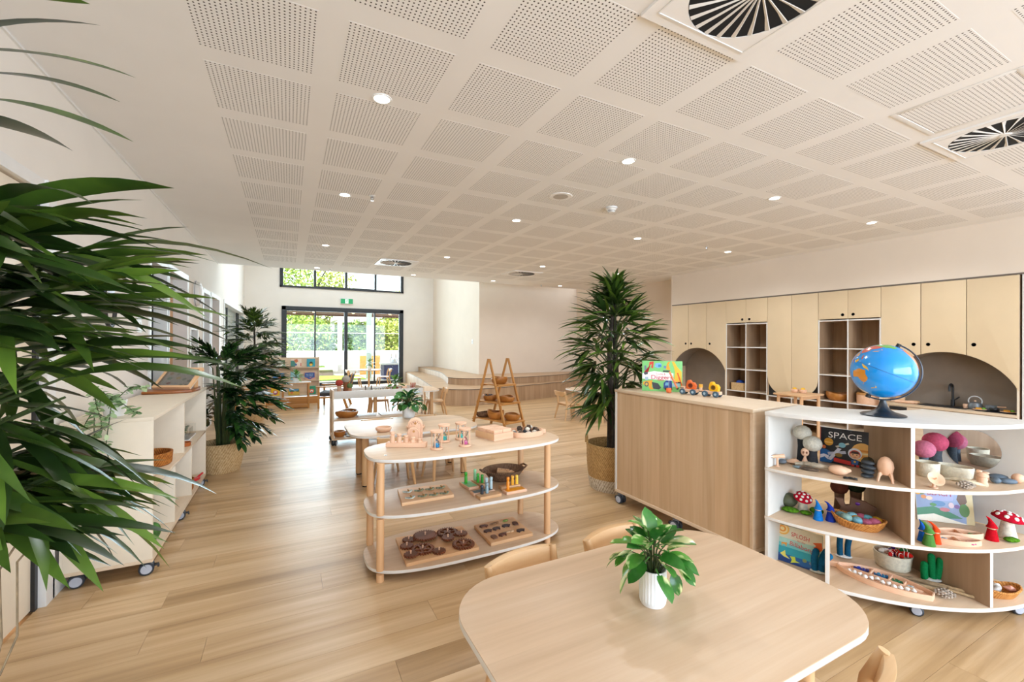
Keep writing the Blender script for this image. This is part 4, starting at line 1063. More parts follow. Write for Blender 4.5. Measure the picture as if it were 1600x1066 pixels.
def bush(label, loc, items, fr, mat, bk, stems=True, seed=4, trunk=None):
    t = thing('potted_bush', label, 'potted plant', loc); g = random.Random(seed)
    basket(t, *bk[:4], **bk[4])
    for (z, r, n, el, sc) in items:
        for i in range(n):
            az = i*2*math.pi/n+g.uniform(-.35, .35)+z*3
            p = Vector((r*math.cos(az), r*math.sin(az), z+g.uniform(-.05, .05)))
            tip = Vector(loc)+p+Vector((math.cos(az), math.sin(az), 0))*.44*sc*math.cos(R(el))
            if tip.x < -.99 or (tip.y < 5.08 and tip.x < -.50 and loc[1] < 6) : continue
            put('frond', fr[g.randrange(len(fr))], t, aim(p, az, R(el+g.uniform(-10, 10)), g.uniform(-.3, .3)) @ Matrix.Scale(sc*g.uniform(.85, 1.1), 4))
            if stems: part('stalk', B().tube([(r*.45*math.cos(az), r*.45*math.sin(az), bk[2]*.7), (r*.7*math.cos(az), r*.7*math.sin(az), (bk[2]+p.z)/2), tuple(p)], [.012, .009, .005], 6), M['stem'], t)
    if trunk: part('trunk', B().tube([(0, 0, bk[2]*.7), (.01, .01, trunk*.5), (0, 0, trunk)], [.025, .02, .012], 8), M['trunk'], t)
    return t
fr = [frondmesh(M['leaf_dark'], .42, .18, .066, 13, .50, s) for s in (1, 2, 3)]
bush('dark bushy many-stemmed plant in a woven basket past the long left shelf', (-.615, 5.40, 0),
     [(.50, .12, 11, -5, .9), (.62, .12, 13, 0, .95), (.74, .12, 14, 8, 1.0), (.84, .12, 14, 14, 1.0), (.94, .12, 13, 24, 1.0), (1.03, .10, 10, 36, .9), (1.08, .05, 7, 62, .65)], fr, M['leaf_dark'], (.16, .20, .295, M['rattan_pale'], dict(handles=True, haz=R(-20))), seed=8)
fr2 = [frondmesh(M['leaf_palm'], .36, .19, .042, 11, .40, s) for s in (5, 6)]
bush('slender dark green palm standing by the far end of the side wall', (-.52, 8.55, 0),
     [(.85, .05, 8, -5, .8), (1.0, .05, 9, 0, .95), (1.15, .05, 10, 5, 1.0), (1.28, .05, 10, 12, 1.0), (1.40, .05, 10, 22, 1.0), (1.52, .04, 9, 38, .85), (1.62, .03, 7, 68, .7)], fr2, M['leaf_palm'], (.14, .17, .3, M['rattan_pale'], dict(handles=False)), stems=False, seed=3, trunk=1.62)

# small pot plants: each leaf its own piece
def potplant(label, loc, rp, hp, H, Rr, n, L, W, mat, potmat, ribs=0, seed=1, cat='potted plant', leafn=3, el0=-25, el1=75):
    t = thing('pot_plant', label, cat, loc); g = random.Random(seed)
    q = B(); seg = ribs*2 if ribs else 24
    prof = [(0, 0), (rp*.86, 0), (rp*.95, hp*.06), (rp, hp*.16), (rp, hp), (rp*.90, hp), (rp*.88, hp*.75), (0, hp*.74)]
    q.lathe(prof, seg)
    if ribs:
        k = len(prof)
        for i in range(seg):
            if i % 2:
                for j in (2, 3, 4):
                    x, y, z = q.v[i*k+j]; q.v[i*k+j] = (x*.965, y*.965, z)
    part('pot', q, potmat, t)
    part('soil', B().lathe([(0, hp*.80), (rp*.89, hp*.79)], 20), M['soil'], t)
    lf = [leafmesh('leaf', mat, L*k, W*k, d, .22, 6, tw, (.45, .62), L*.25) for k, d, tw in ((1, .25, .1), (.85, .5, -.2), (1.1, .35, .2))][:leafn]
    st = B()
    for i in range(n):
        u = (i+.5)/n; az = i*2.39996+g.uniform(-.3, .3)
        el = R(el0+(el1-el0)*u+g.uniform(-15, 15)); rr = Rr*(.30+.7*(1-u)*g.uniform(.5, 1))-L*.45
        p = Vector((max(.01, rr)*math.cos(az), max(.01, rr)*math.sin(az), hp+(H-hp)*(.12+.72*u*g.uniform(.7, 1))-L*.15))
        st.tube([(rp*.3*math.cos(az), rp*.3*math.sin(az), hp*.8), tuple((Vector((0, 0, hp))+p)/2+Vector((0, 0, L*.15))), tuple(p)], W*.035, 5)
        put('leaf', lf[g.randrange(len(lf))], t, aim(p, az+g.uniform(-.5, .5), el, g.uniform(-.5, .5)) @ Matrix.Scale(g.uniform(.8, 1.1), 4))
    part('stems', st, M['stem'], t)
    return t
M['pot_white'] = plain('#eceded', .35, noise=.01)
M['terracotta'] = plain('#8a4a30', .7, noise=.06)
potplant('variegated plant in a ribbed white pot on the foreground table', (1.06, 1.05, .5), .043, .115, .285, .165, 46, .088, .05, M['leaf_vari'], M['pot_white'], ribs=26, seed=5, el0=-45, el1=60)
potplant('variegated pothos in a plain white pot on the table behind the oval shelf', (1.20, 4.86, .5), .07, .125, .33, .23, 58, .105, .08, M['leaf_poth'], M['pot_white'], seed=7, leafn=2, el0=-45, el1=55)
potplant('leafy plant in a small brown pot standing in the trolley tray', (1.35, 6.25, .615), .045, .085, .27, .15, 20, .10, .04, M['leaf_pot'], M['terracotta'], seed=9)
potplant('small leafy plant in a white pot on the oval side table by the doors', (.13, 9.80, .515), .055, .085, .27, .17, 24, .11, .04, M['leaf_pot'], M['pot_white'], seed=12)
potplant('small plant in a white pot on the round table before the glazed doors', (2.14, 13.4, .512), .06, .10, .36, .17, 18, .12, .04, M['leaf_pot'], M['pot_white'], seed=13)

# trailing eucalyptus on the left shelf, hanging over its near end
t = thing('trailing_plant', 'pale variegated trailing plant spilling over the near end of the long left shelf', 'plant', (-.90, 3.30, .91))
part('pot', B().lathe([(0, 0), (.045, 0), (.06, .09), (.052, .09), (.05, .06), (0, .06)], 20), M['pot_white'], t)
M['leaf_euc'] = leafmat('trailing_leaf', '#6f8c62', '#93b07c', '#c6d8ac', rough=.5)
lf = leafmesh('leaf', M['leaf_euc'], .04, .02, .2, .1, 4, 0, (.4, .5)); g = random.Random(6)
strands = [[(0, 0, .08), (-.03, -.10, .13), (-.03, -.19, .02), (-.02, -.20, -.20), (0, -.20, -.36)], [(0, 0, .08), (.02, -.1, .12), (.03, -.185, 0), (.02, -.19, -.15), (.05, -.19, -.27)], [(0, 0, .08), (.08, -.05, .16), (.16, -.08, .17)], [(0, 0, .08), (-.06, -.06, .17), (-.03, -.17, .1), (.0, -.195, -.03), (-.05, -.195, -.12)], [(0, 0, .08), (.04, -.10, .10), (.10, -.12, .05), (.13, -.12, .02)], [(0, 0, .08), (0, -.12, .14), (-.06, -.2, .0), (-.08, -.2, -.1)]]
for s in strands:
    p = spline(s, 8); part('stem', B().tube(p, .0025, 5), M['stem'], t)
    for k in range(2, len(p), 1):
        for s2 in (-1, 1):
            if g.random() < .85: put('leaf', lf, t, aim(Vector(p[k]), g.uniform(-3, .3), g.uniform(-.7, .6), g.uniform(-1, 1)) @ Matrix.Scale(g.uniform(.7, 1.2), 4))

# ------------------------------------------------------------------ garden beyond the doors
o = struct('ground', B().box(-9, FY+.05, -.3, 14, 60, -.03), plain('#b9b2a6', .8, noise=.08), label='paved garden ground outside')
tag(one('grass_strip', B().box(-8, 16.4, -.029, 2.5, 18.3, .0), M['grass'], 'bright green lawn strip outside the doors', 'grass'), 'bright green lawn strip outside the doors', 'grass', kind='stuff')
t = thing('planter', 'low brown planter with pale rim and grass, beyond the lawn', 'planter', (0, 0, 0))
part('planter_wall', B().box(-6, 18.4, -.03, 1.55, 18.55, .22).box(-6, 20.4, -.03, 1.55, 20.5, .22).box(1.4, 18.55, -.03, 1.55, 20.4, .22), plain('#7d6a6c', .8, noise=.05), t, smooth=False)
part('rim', B().box(-6.05, 18.35, .22, 1.6, 18.62, .30).box(-6, 20.35, .22, 1.6, 20.55, .30).box(1.35, 18.62, .22, 1.6, 20.35, .3), M['render'], t, .005)
part('planted_grass', B().box(-6, 18.55, .1, 1.4, 20.4, .27), M['grass'], t, smooth=False)
t = thing('parapet_wall', 'white rendered garden wall with glass balustrade on top', 'wall', (0, 0, 0))
part('wall_body', B().box(-9, 23.0, -.03, 12, 23.25, .88), M['render'], t, smooth=False)
for i in range(10): part('glass_panel', B().box(-9+i*2.1+.02, 23.1, .92, -9+i*2.1+2.06, 23.115, 1.74), M['glass_out'], t, smooth=False)
part('top_rail', B().box(-9, 23.08, 1.74, 12, 23.135, 1.775), M['trim'], t, smooth=False)
t = thing('pergola', 'white pergola frame in the garden', 'pergola', (0, 0, 0))
for x, y in ((2.15, 22.0), (3.6, 22.0), (2.15, 26), (3.6, 26)): part('post', B().box(x-.1, y-.1, -.03, x+.1, y+.1, 2.4), M['render'], t, smooth=False)
part('beam', B().box(2.05, 21.9, 2.4, 3.7, 22.1, 2.58).box(2.05, 25.9, 2.4, 3.7, 26.1, 2.58).box(2.05, 22.1, 2.4, 2.25, 25.9, 2.58).box(3.5, 22.1, 2.4, 3.7, 25.9, 2.58), M['render'], t, smooth=False)
one('verandah_post', B().box(2.55, 16.6, -.03, 2.72, 16.77, 2.5), plain('#8fa09a', .5), 'grey-green verandah post outside the right door leaf', 'post', bevel=.005)
t = thing('verandah_roof', 'brown verandah ceiling outside the doors with small downlights', 'roof', (0, 0, 0))
part('soffit', B().box(-6, 18.6, 2.52, 10, 20.8, 2.62).box(-6, 20.6, 2.46, 10, 20.8, 2.9), plain('#6b4640', .7, noise=.06), t, smooth=False)
for x, y in ((-.6, 19.2), (.9, 19.2), (2.4, 19.2), (3.9, 19.2), (.2, 20.2)): part('outdoor_light', B().lathe([(0, 2.515), (.06, 2.515)], 16, c=(x, y, 0)), plain('#ffe9c8', .5, emit=4, noise=0), t)
t = thing('mud_kitchen', 'navy outdoor play bench with scalloped front outside the right door leaf', 'bench', (0, 0, 0))
part('bench_front', B().box(3.05, 16.0, -.03, 5.2, 16.04, .50), plain('#37406b', .5), t, smooth=False)
q = B()
for i in range(8): q.lathe([(0, -.02), (.14, -.02), (.14, .02), (0, .02)], 20, T=Matrix.Translation((3.19+.28*i, 15.99, .36)) @ Matrix.Rotation(R(90), 4, 'X'))
part('scallop', q, plain('#2f3763', .5), t)
part('worktop', B().box(3.0, 15.95, .50, 5.25, 16.7, .56), plain('#c6c9cb', .4), t, .005)
part('side_panel', B().box(3.05, 16.04, -.03, 3.09, 16.65, .5).box(5.16, 16.04, -.03, 5.2, 16.65, .5), plain('#37406b', .5), t, smooth=False)
t = thing('kettle', 'metal kettle on the outdoor bench', 'kettle', (3.45, 16.3, .56))
part('body', B().lathe([(0, 0), (.13, 0), (.14, .1), (.09, .2), (.03, .23), (0, .23)], 20), M['steel'], t)
part('handle', B().tube([(.09, 0, .19), (.08, 0, .33), (-.08, 0, .33), (-.09, 0, .19)], .012, 7), M['black'], t)
part('spout', B().tube([(.12, 0, .08), (.19, 0, .14), (.22, 0, .2)], [.025, .018, .014], 8), M['steel'], t)
for i, (x, h) in enumerate(((3.75, .3), (3.95, .22))):
    one('jug', B().lathe([(0, 0), (.06, 0), (.07, h*.5), (.05, h*.8), (.06, h), (.05, h), (.04, h*.8), (0, h*.7)], 18).tube([(.06, 0, h*.85), (.12, 0, h*.7), (.065, 0, h*.35)], .01, 6), M['steel'], ['taller metal jug on the outdoor bench', 'shorter metal jug on the outdoor bench'][i], 'jug', (x, 16.35, .56))
t = thing('toy_boat', 'blue toy boat on the outdoor bench', 'toy boat', (4.5, 16.3, .56))
part('hull', B().prism([(-.3, -.1), (.25, -.12), (.4, 0), (.25, .12), (-.3, .1)], 0, .12), plain('#2370b0', .4), t, .02)
part('cabin', B().box(-.15, -.07, .12, .12, .07, .22), plain('#d8dde0', .4), t, .01)
one('timber_screen', B().box(2.6, 18.7, -.03, 3.4, 18.76, .75), M['honey_x'], 'orange timber screen in the garden', 'screen', bevel=.004)

M['gum1'] = leafmat('gum_foliage', '#4f6e26', '#93b344', '#d3dd78', rough=.6)
M['gum2'] = leafmat('gum_foliage_yellow', '#6a7a2c', '#a9b84c', '#e2df8c', rough=.6)
M['gum3'] = leafmat('gum_foliage_deep', '#3c6028', '#6f993f', '#b4cc6c', rough=.6)
def tree(label, x, y, h, cr, zc, mat, n=1500, seed=0, trunk=.16, ls=.16):
    t = thing('tree', label, 'tree', (x, y, -.05), 0, 'garden trees'); g = random.Random(seed)
    tw = B().tube([(0, 0, 0), (.12, 0, h*.25), (-.05, .1, h*.5), (.1, 0, h*.8)], [trunk, trunk*.8, trunk*.6, trunk*.2], 8)
    for k in range(5):
        a = k*1.3; tw.tube([(.05, 0, h*(.3+.08*k)), (math.cos(a)*cr*.4, math.sin(a)*cr*.4, h*(.45+.08*k)), (math.cos(a)*cr*.75, math.sin(a)*cr*.75, h*(.55+.08*k))], [trunk*.4, trunk*.25, trunk*.08], 6)
    part('trunk', tw, M['trunk'], t)
    bl = [(g.uniform(-cr, cr)*.8, g.uniform(-cr, cr)*.4, zc+g.uniform(-1, 1)*(h-zc)*.8, g.uniform(.3, .5)*cr) for _ in range(16)]
    q = B()
    for i in range(n):
        bx, by, bz, r = bl[i % 16]
        d = Vector((g.gauss(0, 1), g.gauss(0, 1), g.gauss(0, .8))).normalized()*r*g.uniform(.55, 1.05)
        p = Vector((bx, by, bz))+d
        if p.z < .3: continue
        T = aim(p, g.uniform(0, 6.28), g.uniform(-1.2, .6), g.uniform(-1, 1)); s = ls*g.uniform(.8, 1.7)
        q.add([(0, 0, 0), (-s*.28, s*.5, 0), (0, s, -.02), (s*.28, s*.5, 0)], [(0, 1, 2, 3)], T=T)
    part('foliage', q, mat, t, kind='stuff', smooth=False)
k = 0
for x, y, h, cr, zc, m, lab in ((-1.6, 27, 7.6, 2.6, 4.6, 'gum1', 'tall gum tree left of the garden view with a dark trunk'), (1.3, 28.5, 6.8, 2.4, 3.9, 'gum2', 'yellow-green gum tree seen through the second door pane'), (4.6, 27.5, 4.6, 2.0, 2.4, 'gum1', 'broad green tree behind the pergola'),
      (7.2, 27, 4.2, 2.0, 2.3, 'gum2', 'yellowish tree seen through the rightmost door pane'), (-4.2, 30, 8.0, 3.0, 4.5, 'gum3', 'deep green tree at the far left of the garden'), (10, 30, 5, 2.6, 2.8, 'gum3', 'deep green tree at the far right of the garden')):
    tree(lab, x, y, h, cr, zc, M[m], 5200, 40+k); k += 1
for x, y, h, cr, m, lab in ((-2.4, 25.6, 2.6, 1.6, 'gum3', 'first shrub behind the garden wall from the left'), (.2, 25.4, 2.5, 1.5, 'gum1', 'second shrub behind the garden wall from the left'), (2.7, 25.8, 2.7, 1.5, 'gum3', 'third shrub behind the garden wall from the left'), (5.2, 25.4, 2.6, 1.6, 'gum2', 'fourth shrub behind the garden wall from the left'), (7.6, 25.6, 2.5, 1.6, 'gum1', 'fifth shrub behind the garden wall from the left')):
    t0 = tree(lab, x, y, h, cr*1.15, 1.35, M[m], 4200, 60+k, .06, .14); k += 1
# ------------------------------------------------------------------ books and flat print
FL = lambda c: plain(c, .45, noise=.02, nscale=40)
def textmesh(s, size, mat, bold=0, align='CENTER', wid=None):
    cu = bpy.data.curves.new('lettering', 'FONT'); cu.body = s; cu.size = size; cu.align_x = align; cu.align_y = 'CENTER'; cu.offset = bold; cu.resolution_u = 3
    o = bpy.data.objects.new('lettering', cu); me = bpy.data.meshes.new_from_object(o); bpy.data.objects.remove(o)
    me.materials.clear(); me.materials.append(mat)
    if wid:
        xs = [v.co.x for v in me.vertices]; k = wid/max(1e-6, max(xs)-min(xs))
        for v in me.vertices: v.co.x *= k
    return me
def book(label, w, h, th, loc, rz, lean, bg, spine, shapes=(), texts=(), group=None, flat=False):
    t = thing('picture_book', label, 'book', loc, rz, group)
    base = Matrix.Rotation(R(-lean), 4, 'X') if not flat else Matrix.Rotation(R(-90), 4, 'X') @ Matrix.Translation((0, 0, 0))
    q = B().box(0, -th/2, 0, w, -th/2+.002, h).box(0, th/2-.002, 0, w, th/2, h); q.box(-.002, -th/2, 0, .001, th/2, h, 1)
    part('cover', q, [FL(bg), FL(spine)], t, .0006, T=base)
    part('pages', B().box(.001, -th/2+.002, .002, w-.003, th/2-.002, h-.002), plain('#efe9dc', .8), t, smooth=False, T=base)
    cols = []; q = B(); y = -th/2-.0004
    for k, (c, kind, a) in enumerate(shapes):
        if c not in cols: cols.append(c)
        mi = cols.index(c); yy = y-.00006*k
        if kind == 'c':
            cx, cy, r, r2 = a; pts = [(cx+r*math.cos(R(20*i)), cy+r2*math.sin(R(20*i))) for i in range(18)]
        elif kind == 'r': pts = [(a[0], a[1]), (a[2], a[1]), (a[2], a[3]), (a[0], a[3])]
        else: pts = a
        pts = [(min(1, max(0, u)), min(1, max(0, v))) for u, v in pts]
        q.add([(u*w, yy, v*h) for u, v in pts], [tuple(range(len(pts)))], mi)
    if cols: part('cover_print', q, [FL(c) for c in cols], t, smooth=False, T=base)
    for (s, u, v, size, c, rot, wid) in texts:
        me = textmesh(s, size*h, FL(c), .0, wid=wid*w if wid else None)
        put('title_print', me, t, base @ Matrix.Translation((u*w, y-.0016, v*h)) @ Matrix.Rotation(R(90), 4, 'X') @ Matrix.Rotation(R(rot), 4, 'Z'))
    return t
def star(cx, cy, r, n=5, k=.45, asp=1): return [(cx+(r if i % 2 == 0 else r*k)*math.cos(R(90+180*i/n)), cy+asp*(r if i % 2 == 0 else r*k)*math.sin(R(90+180*i/n))) for i in range(2*n)]
# trucks and diggers
book('green picture book about diggers standing on the oak-backed cupboard', .305, .245, .012, (2.575, 2.672, .955), math.atan2(-.22, .2), 3, '#7fc97b', '#6dbb6a',
 [('#fbf9f6', 'p', [(0, .40), (.78, .36), (.78, .60), (.30, .66), (0, .58)]),
  ('#d8453c', 'p', [(.04, .62), (.14, .60), (.18, .96), (.26, .98), (.26, .9), (.20, .86), (.16, .66), (.14, .62)]), ('#6f7a8a', 'r', (.05, .68, .10, .84)), ('#4a4f57', 'r', (.04, .55, .14, .62)), ('#d8453c', 'p', [(.22, .78), (.26, .98), (.29, .98), (.27, .74)]), ('#4a4f57', 'c', (.08, .58, .04, .05)),
  ('#7fb6de', 'p', [(.31, .80), (.33, .92), (.44, .94), (.49, .88), (.48, .80), (.40, .76)]), ('#3b82b8', 'r', (.40, .80, .48, .88)),
  ('#e9a12e', 'p', [(.60, .72), (.62, .92), (.66, .98), (.70, .96), (.66, .88), (.70, .74), (.69, .70)]), ('#3c4149', 'r', (.52, .64, .70, .69)), ('#6d8fb5', 'r', (.54, .76, .60, .84)),
  ('#f0bf3a', 'p', [(.74, .98), (.80, .98), (.88, .80), (.98, .66), (.98, .30), (.80, .32), (.82, .62), (.80, .78)]), ('#e0682f', 'p', [(.86, .62), (.90, .62), (1, .22), (.98, .18)]), ('#2f3238', 'r', (.80, .28, .96, .33)),
  ('#e2a22f', 'p', [(.02, .30), (.26, .36), (.24, .14), (.30, .06), (.20, .05), (.14, .20), (.02, .20)]), ('#3e4046', 'p', [(.24, .30), (.40, .26), (.48, .12), (.42, .06), (.28, .08)]), ('#565a61', 'c', (.11, .22, .055, .085)), ('#d9b04a', 'c', (.11, .22, .03, .045)), ('#9fb7c9', 'r', (.07, .36, .15, .46)),
  ('#2b4d93', 'p', [(.54, .10), (.54, .28), (.60, .36), (.74, .36), (.75, .10)]), ('#74b5d6', 'p', [(.57, .20), (.59, .30), (.66, .30), (.66, .20)]), ('#9cc7cf', 'r', (.75, .16, .94, .28)), ('#23262c', 'c', (.60, .09, .035, .045)), ('#23262c', 'c', (.72, .09, .035, .045)), ('#23262c', 'c', (.88, .12, .03, .04))],
 [('Trucks &', .46, .565, .105, '#d28a97', 0, .25), ('Diggers', .49, .455, .20, '#cf2f52', 0, .53)])
# space
book('black hardback reading SPACE on the top left shelf of the curved display', .225, .205, .016, (2.868, 1.485, .6352), math.atan2(-.215, .062), 6, '#16181f', '#d2261f',
 [('#1c5f9e', 'c', (.08, .16, .22, .22)), ('#e9e6f0', 'p', [(.0, .10), (.10, .16), (.16, .10), (.2, .2), (.08, .24), (0, .2)]), ('#c98b1f', 'c', (.18, .60, .10, .11)), ('#e2b25a', 'r', (.10, .57, .26, .60)), ('#c9632a', 'c', (.08, .44, .045, .05)),
  ('#e6b25c', 'c', (.90, .42, .24, .26)), ('#d38222', 'r', (.69, .44, 1, .49)), ('#f0d9a6', 'r', (.68, .37, 1, .41)), ('#d38222', 'r', (.70, .28, 1, .33)),
  ('#c3b9a6', 'p', [(.32, .50), (.60, .64), (.62, .60), (.36, .46)]), ('#7fb8c9', 'c', (.47, .55, .075, .07)), ('#b9bac9', 'p', [(.16, .30), (.54, .40), (.56, .32), (.18, .22)]), ('#d2d3df', 'p', [(.16, .10), (.38, .46), (.46, .44), (.24, .08)]), ('#8c6a1f', 'c', (.40, .26, .08, .055)),
  ('#c9281f', 'p', [(.30, .06), (.66, .02), (.66, .13), (.30, .17)]),
  ('#d9dbe2', 'c', (.74, .36, .145, .155)), ('#c23a2c', 'c', (.74, .34, .115, .12)), ('#e8b184', 'c', (.74, .32, .10, .10)), ('#3a1f16', 'p', [(.65, .36), (.83, .36), (.80, .43), (.68, .43)]), ('#1d1d22', 'c', (.70, .33, .012, .016)), ('#1d1d22', 'c', (.78, .33, .012, .016)), ('#a84a3a', 'r', (.71, .26, .77, .275)),
  ('#2b62a8', 'p', [(.66, .18), (.82, .18), (.80, .06), (.68, .06)]), ('#e2b23a', 'c', (.74, .14, .025, .028)), ('#c9281f', 'r', (.67, .0, .73, .06)), ('#c9281f', 'r', (.77, .0, .83, .06))]
 + [('#e9e9f2', 'c', (.3+.07*i % .6, .70+.021*(i*5 % 13), .004, .004)) for i in range(9)],
 [('SPACE', .52, .80, .24, '#eeeae6', 0, .70)])
# splosh
book('pastel picture book reading SPLOSH on the bottom shelf of the curved display', .215, .205, .006, (2.578, 1.562, .0702), math.atan2(-.205, .05), 8, '#6fc3c6', '#e6e2c8',
 [('#dcd9c2', 'r', (0, .62, 1, 1)), ('#a8d3c8', 'r', (0, .52, 1, .66)), ('#2b9fae', 'r', (0, .22, 1, .42)), ('#1d5f9e', 'r', (0, .0, 1, .22)), ('#1b3f7d', 'p', [(0, 0), (0, .16), (.3, .10), (.6, .03), (1, .10), (1, 0)]),
  ('#f0b95a', 'c', (.07, .90, .17, .17)), ('#f5dca0', 'c', (.07, .90, .13, .13)), ('#ec9a3a', 'c', (.07, .90, .09, .09)), ('#f7e2a2', 'c', (.07, .90, .05, .05)),
  ('#e79a3c', 'p', [(.06, .52), (.20, .54), (.18, .42), (.15, .48), (.09, .48), (.08, .40)]), ('#e2662a', 'p', [(.78, .74), (.98, .80), (1, .62), (.92, .52), (.80, .62), (.86, .68)]), ('#f0a83a', 'p', [(.84, .58), (.94, .60), (.92, .42)]),
  ('#e8df6a', 'p', [(.04, .20), (.16, .32), (.18, .20), (.28, .12), (.14, .14)]), ('#c9d84a', 'p', [(.28, .20), (.40, .22), (.42, .12), (.52, .10), (.38, .06), (.30, .02), (.33, .12)]), ('#7d8f5a', 'c', (.62, .20, .05, .05)), ('#6a7f8f', 'c', (.76, .18, .04, .04)), ('#9aa86a', 'c', (.86, .22, .05, .05))],
 [('SPLOSH', .50, .79, .17, '#cf3a44', -4, .42), ('for the', .53, .665, .07, '#d4645c', -4, .18), ('Billabong', .54, .53, .17, '#cf3a44', -4, .56)])
# fairy beach with a second book behind it
book('flowery picture book reading FAIRY BEACH on the middle shelf of the curved display', .25, .215, .008, (3.165, 1.135, .3552), math.atan2(-.185, .175), 9, '#8fa0c0', '#c9b98f',
 [('#cdbb8c', 'p', [(.78, 1), (1, 1), (1, 0), (.86, 0), (.88, .5)]), ('#a3a9d0', 'p', [(.18, .95), (.72, .98), (.66, .56), (.30, .50), (.16, .62)]), ('#56783f', 'c', (.10, .78, .10, .13)), ('#3f6a3a', 'c', (.08, .9, .09, .09)), ('#6a4b34', 'p', [(.70, .96), (.86, .90), (.90, .56), (.80, .40), (.72, .60), (.76, .76)]), ('#4f7a3c', 'c', (.84, .34, .09, .16)),
  ('#e0a030', 'c', (.04, .70, .05, .06)), ('#d88a4a', 'c', (.14, .60, .05, .05)), ('#e6c8b0', 'c', (.24, .58, .06, .05)), ('#5e86b0', 'c', (.40, .46, .12, .07)), ('#3f7f5a', 'p', [(.0, .30), (.3, .38), (.6, .26), (.8, .14), (.5, .1), (0, .12)]), ('#c2747a', 'c', (.50, .32, .09, .05)), ('#e8e2d0', 'p', [(0, .12), (.3, .20), (.7, .06), (.9, .0), (0, 0)]), ('#7a5a90', 'c', (.72, .42, .05, .05)), ('#d9c2c8', 'c', (.62, .44, .05, .07)), ('#4f8a4a', 'c', (.30, .42, .06, .04))],
 [('FAIRY', .42, .86, .17, '#c23a5a', 0, .36), ('BEACH', .42, .71, .17, '#b23052', 0, .42)])
book('blue-covered book half hidden behind the FAIRY BEACH book', .24, .225, .008, (3.20, 1.15, .3552), math.atan2(-.185, .175), 9, '#3a5f94', '#2d4d7c', [('#5f86b4', 'r', (.1, .1, .9, .9))])

# front-facing books on the display by the doors (rows slope back)
def dbook(label, x, z, w, h, yf, bg, sp, shapes, texts=()):
    c, s = math.cos(R(-1)), math.sin(R(-1))
    lx, ly = x, yf+.012
    book(label, w, h, .012, (.07+lx*c-ly*s, 10.62+lx*s+ly*c, z+.003), R(-1), 16, bg, sp, shapes, texts, 'picture books on the tiered display')
dbook('green picture book with a white oval, top row left of the display', -.37, .77, .23, .16, .0, '#59703f', '#47582f', [('#3f5a2c', 'r', (0, .6, 1, 1)), ('#efe9dd', 'c', (.5, .46, .34, .36)), ('#a86a4a', 'p', [(.36, .36), (.5, .6), (.64, .4), (.6, .3), (.4, .3)])])
dbook('pale picture book with a leaning figure, top row middle of the display', -.03, .77, .21, .185, .0, '#dcc8b4', '#c2a98f', [('#3f7f72', 'p', [(0, 0), (.4, 0), (.45, .5), (.3, .8), (0, .8)]), ('#c9683c', 'p', [(.3, .9), (.6, 1), (.7, .7), (.5, .5), (.35, .7)]), ('#3a5a90', 'c', (.48, .3, .1, .14)), ('#c23a34', 'r', (.9, .1, .98, .5))])
dbook('teal picture book with a green roundel, top row right of the display', .29, .77, .165, .185, .0, '#1f93a8', '#1a7c8e', [('#3c7a3a', 'c', (.5, .4, .28, .26)), ('#2c1f1a', 'c', (.5, .48, .16, .16)), ('#e2b23a', 'c', (.5, .26, .18, .16))], [('story', .5, .84, .13, '#156a7c', 0, .5)])
dbook('blue beach picture book with a yellow spine, middle row left of the display', -.37, .49, .22, .16, -.09, '#4a78b5', '#e8b21f', [('#c9b49a', 'r', (0, 0, 1, .3)), ('#e0682f', 'p', [(.45, .2), (.5, .6), (.66, .7), (.8, .5), (.82, .2), (.7, .3), (.6, .18)]), ('#dfe6ee', 'p', [(.0, .8), (.3, .9), (.2, .7)])])
dbook('pale blue picture book behind the side-table plant, middle row of the display', -.03, .49, .17, .19, -.09, '#8fc0cc', '#2c2c30', [('#e9eef0', 'c', (.6, .8, .2, .1)), ('#c9683c', 'c', (.35, .25, .1, .1))])
dbook('navy picture book with pale lettering, middle row right of the display', .23, .49, .225, .17, -.09, '#c98f78', '#24488a', [('#24488a', 'p', [(.05, .7), (.1, .95), (.5, .98), (.95, .95), (.95, .3), (.75, .25), (.6, .08), (.4, .1), (.3, .25), (.06, .35)]), ('#d9803a', 'p', [(.45, .3), (.6, .34), (.72, .42), (.6, .24)])], [('the story', .5, .74, .2, '#b9d2e8', 4, .62), ('of stars', .5, .54, .2, '#b9d2e8', 2, .55)])
dbook('yellow picture book with a red roundel, bottom row left of the display', -.40, .175, .165, .19, -.18, '#e9b611', '#c2402c', [('#c42f52', 'c', (.52, .40, .27, .25)), ('#ead9c8', 'c', (.52, .46, .16, .14)), ('#7a3a6a', 'c', (.52, .26, .16, .1)), ('#d8a010', 'r', (.25, .78, .75, .88))])
dbook('landscape picture book behind the side table, bottom row of the display', -.07, .175, .215, .15, -.18, '#d2a838', '#c99a2c', [('#4f86a8', 'r', (.05, .6, .95, .95)), ('#2f5a34', 'p', [(.05, .5), (.3, .75), (.6, .5), (.95, .75), (.95, .5)]), ('#d8643a', 'c', (.3, .4, .12, .14)), ('#b8902c', 'r', (0, 0, 1, .1))])
dbook('green picture book with a red roundel, bottom row right of the display', .30, .175, .165, .19, -.18, '#1f8a64', '#176b4d', [('#d9583c', 'c', (.5, .40, .30, .25)), ('#e9d8cc', 'c', (.5, .40, .17, .14)), ('#2c2c30', 'c', (.5, .32, .08, .07))], [('home', .5, .82, .13, '#0f5a40', 0, .5)])
book('pale grey book lying flat on the trolley, left of two', .24, .16, .014, (.83, 6.12, .341), 0, 0, '#b9bcc6', '#8f93a3', (), (), None, True)
book('white open notebook lying flat on the trolley, right of two', .36, .2, .010, (1.13, 6.10, .339), 0, 0, '#e9ebee', '#5a6068', (), (), None, True)

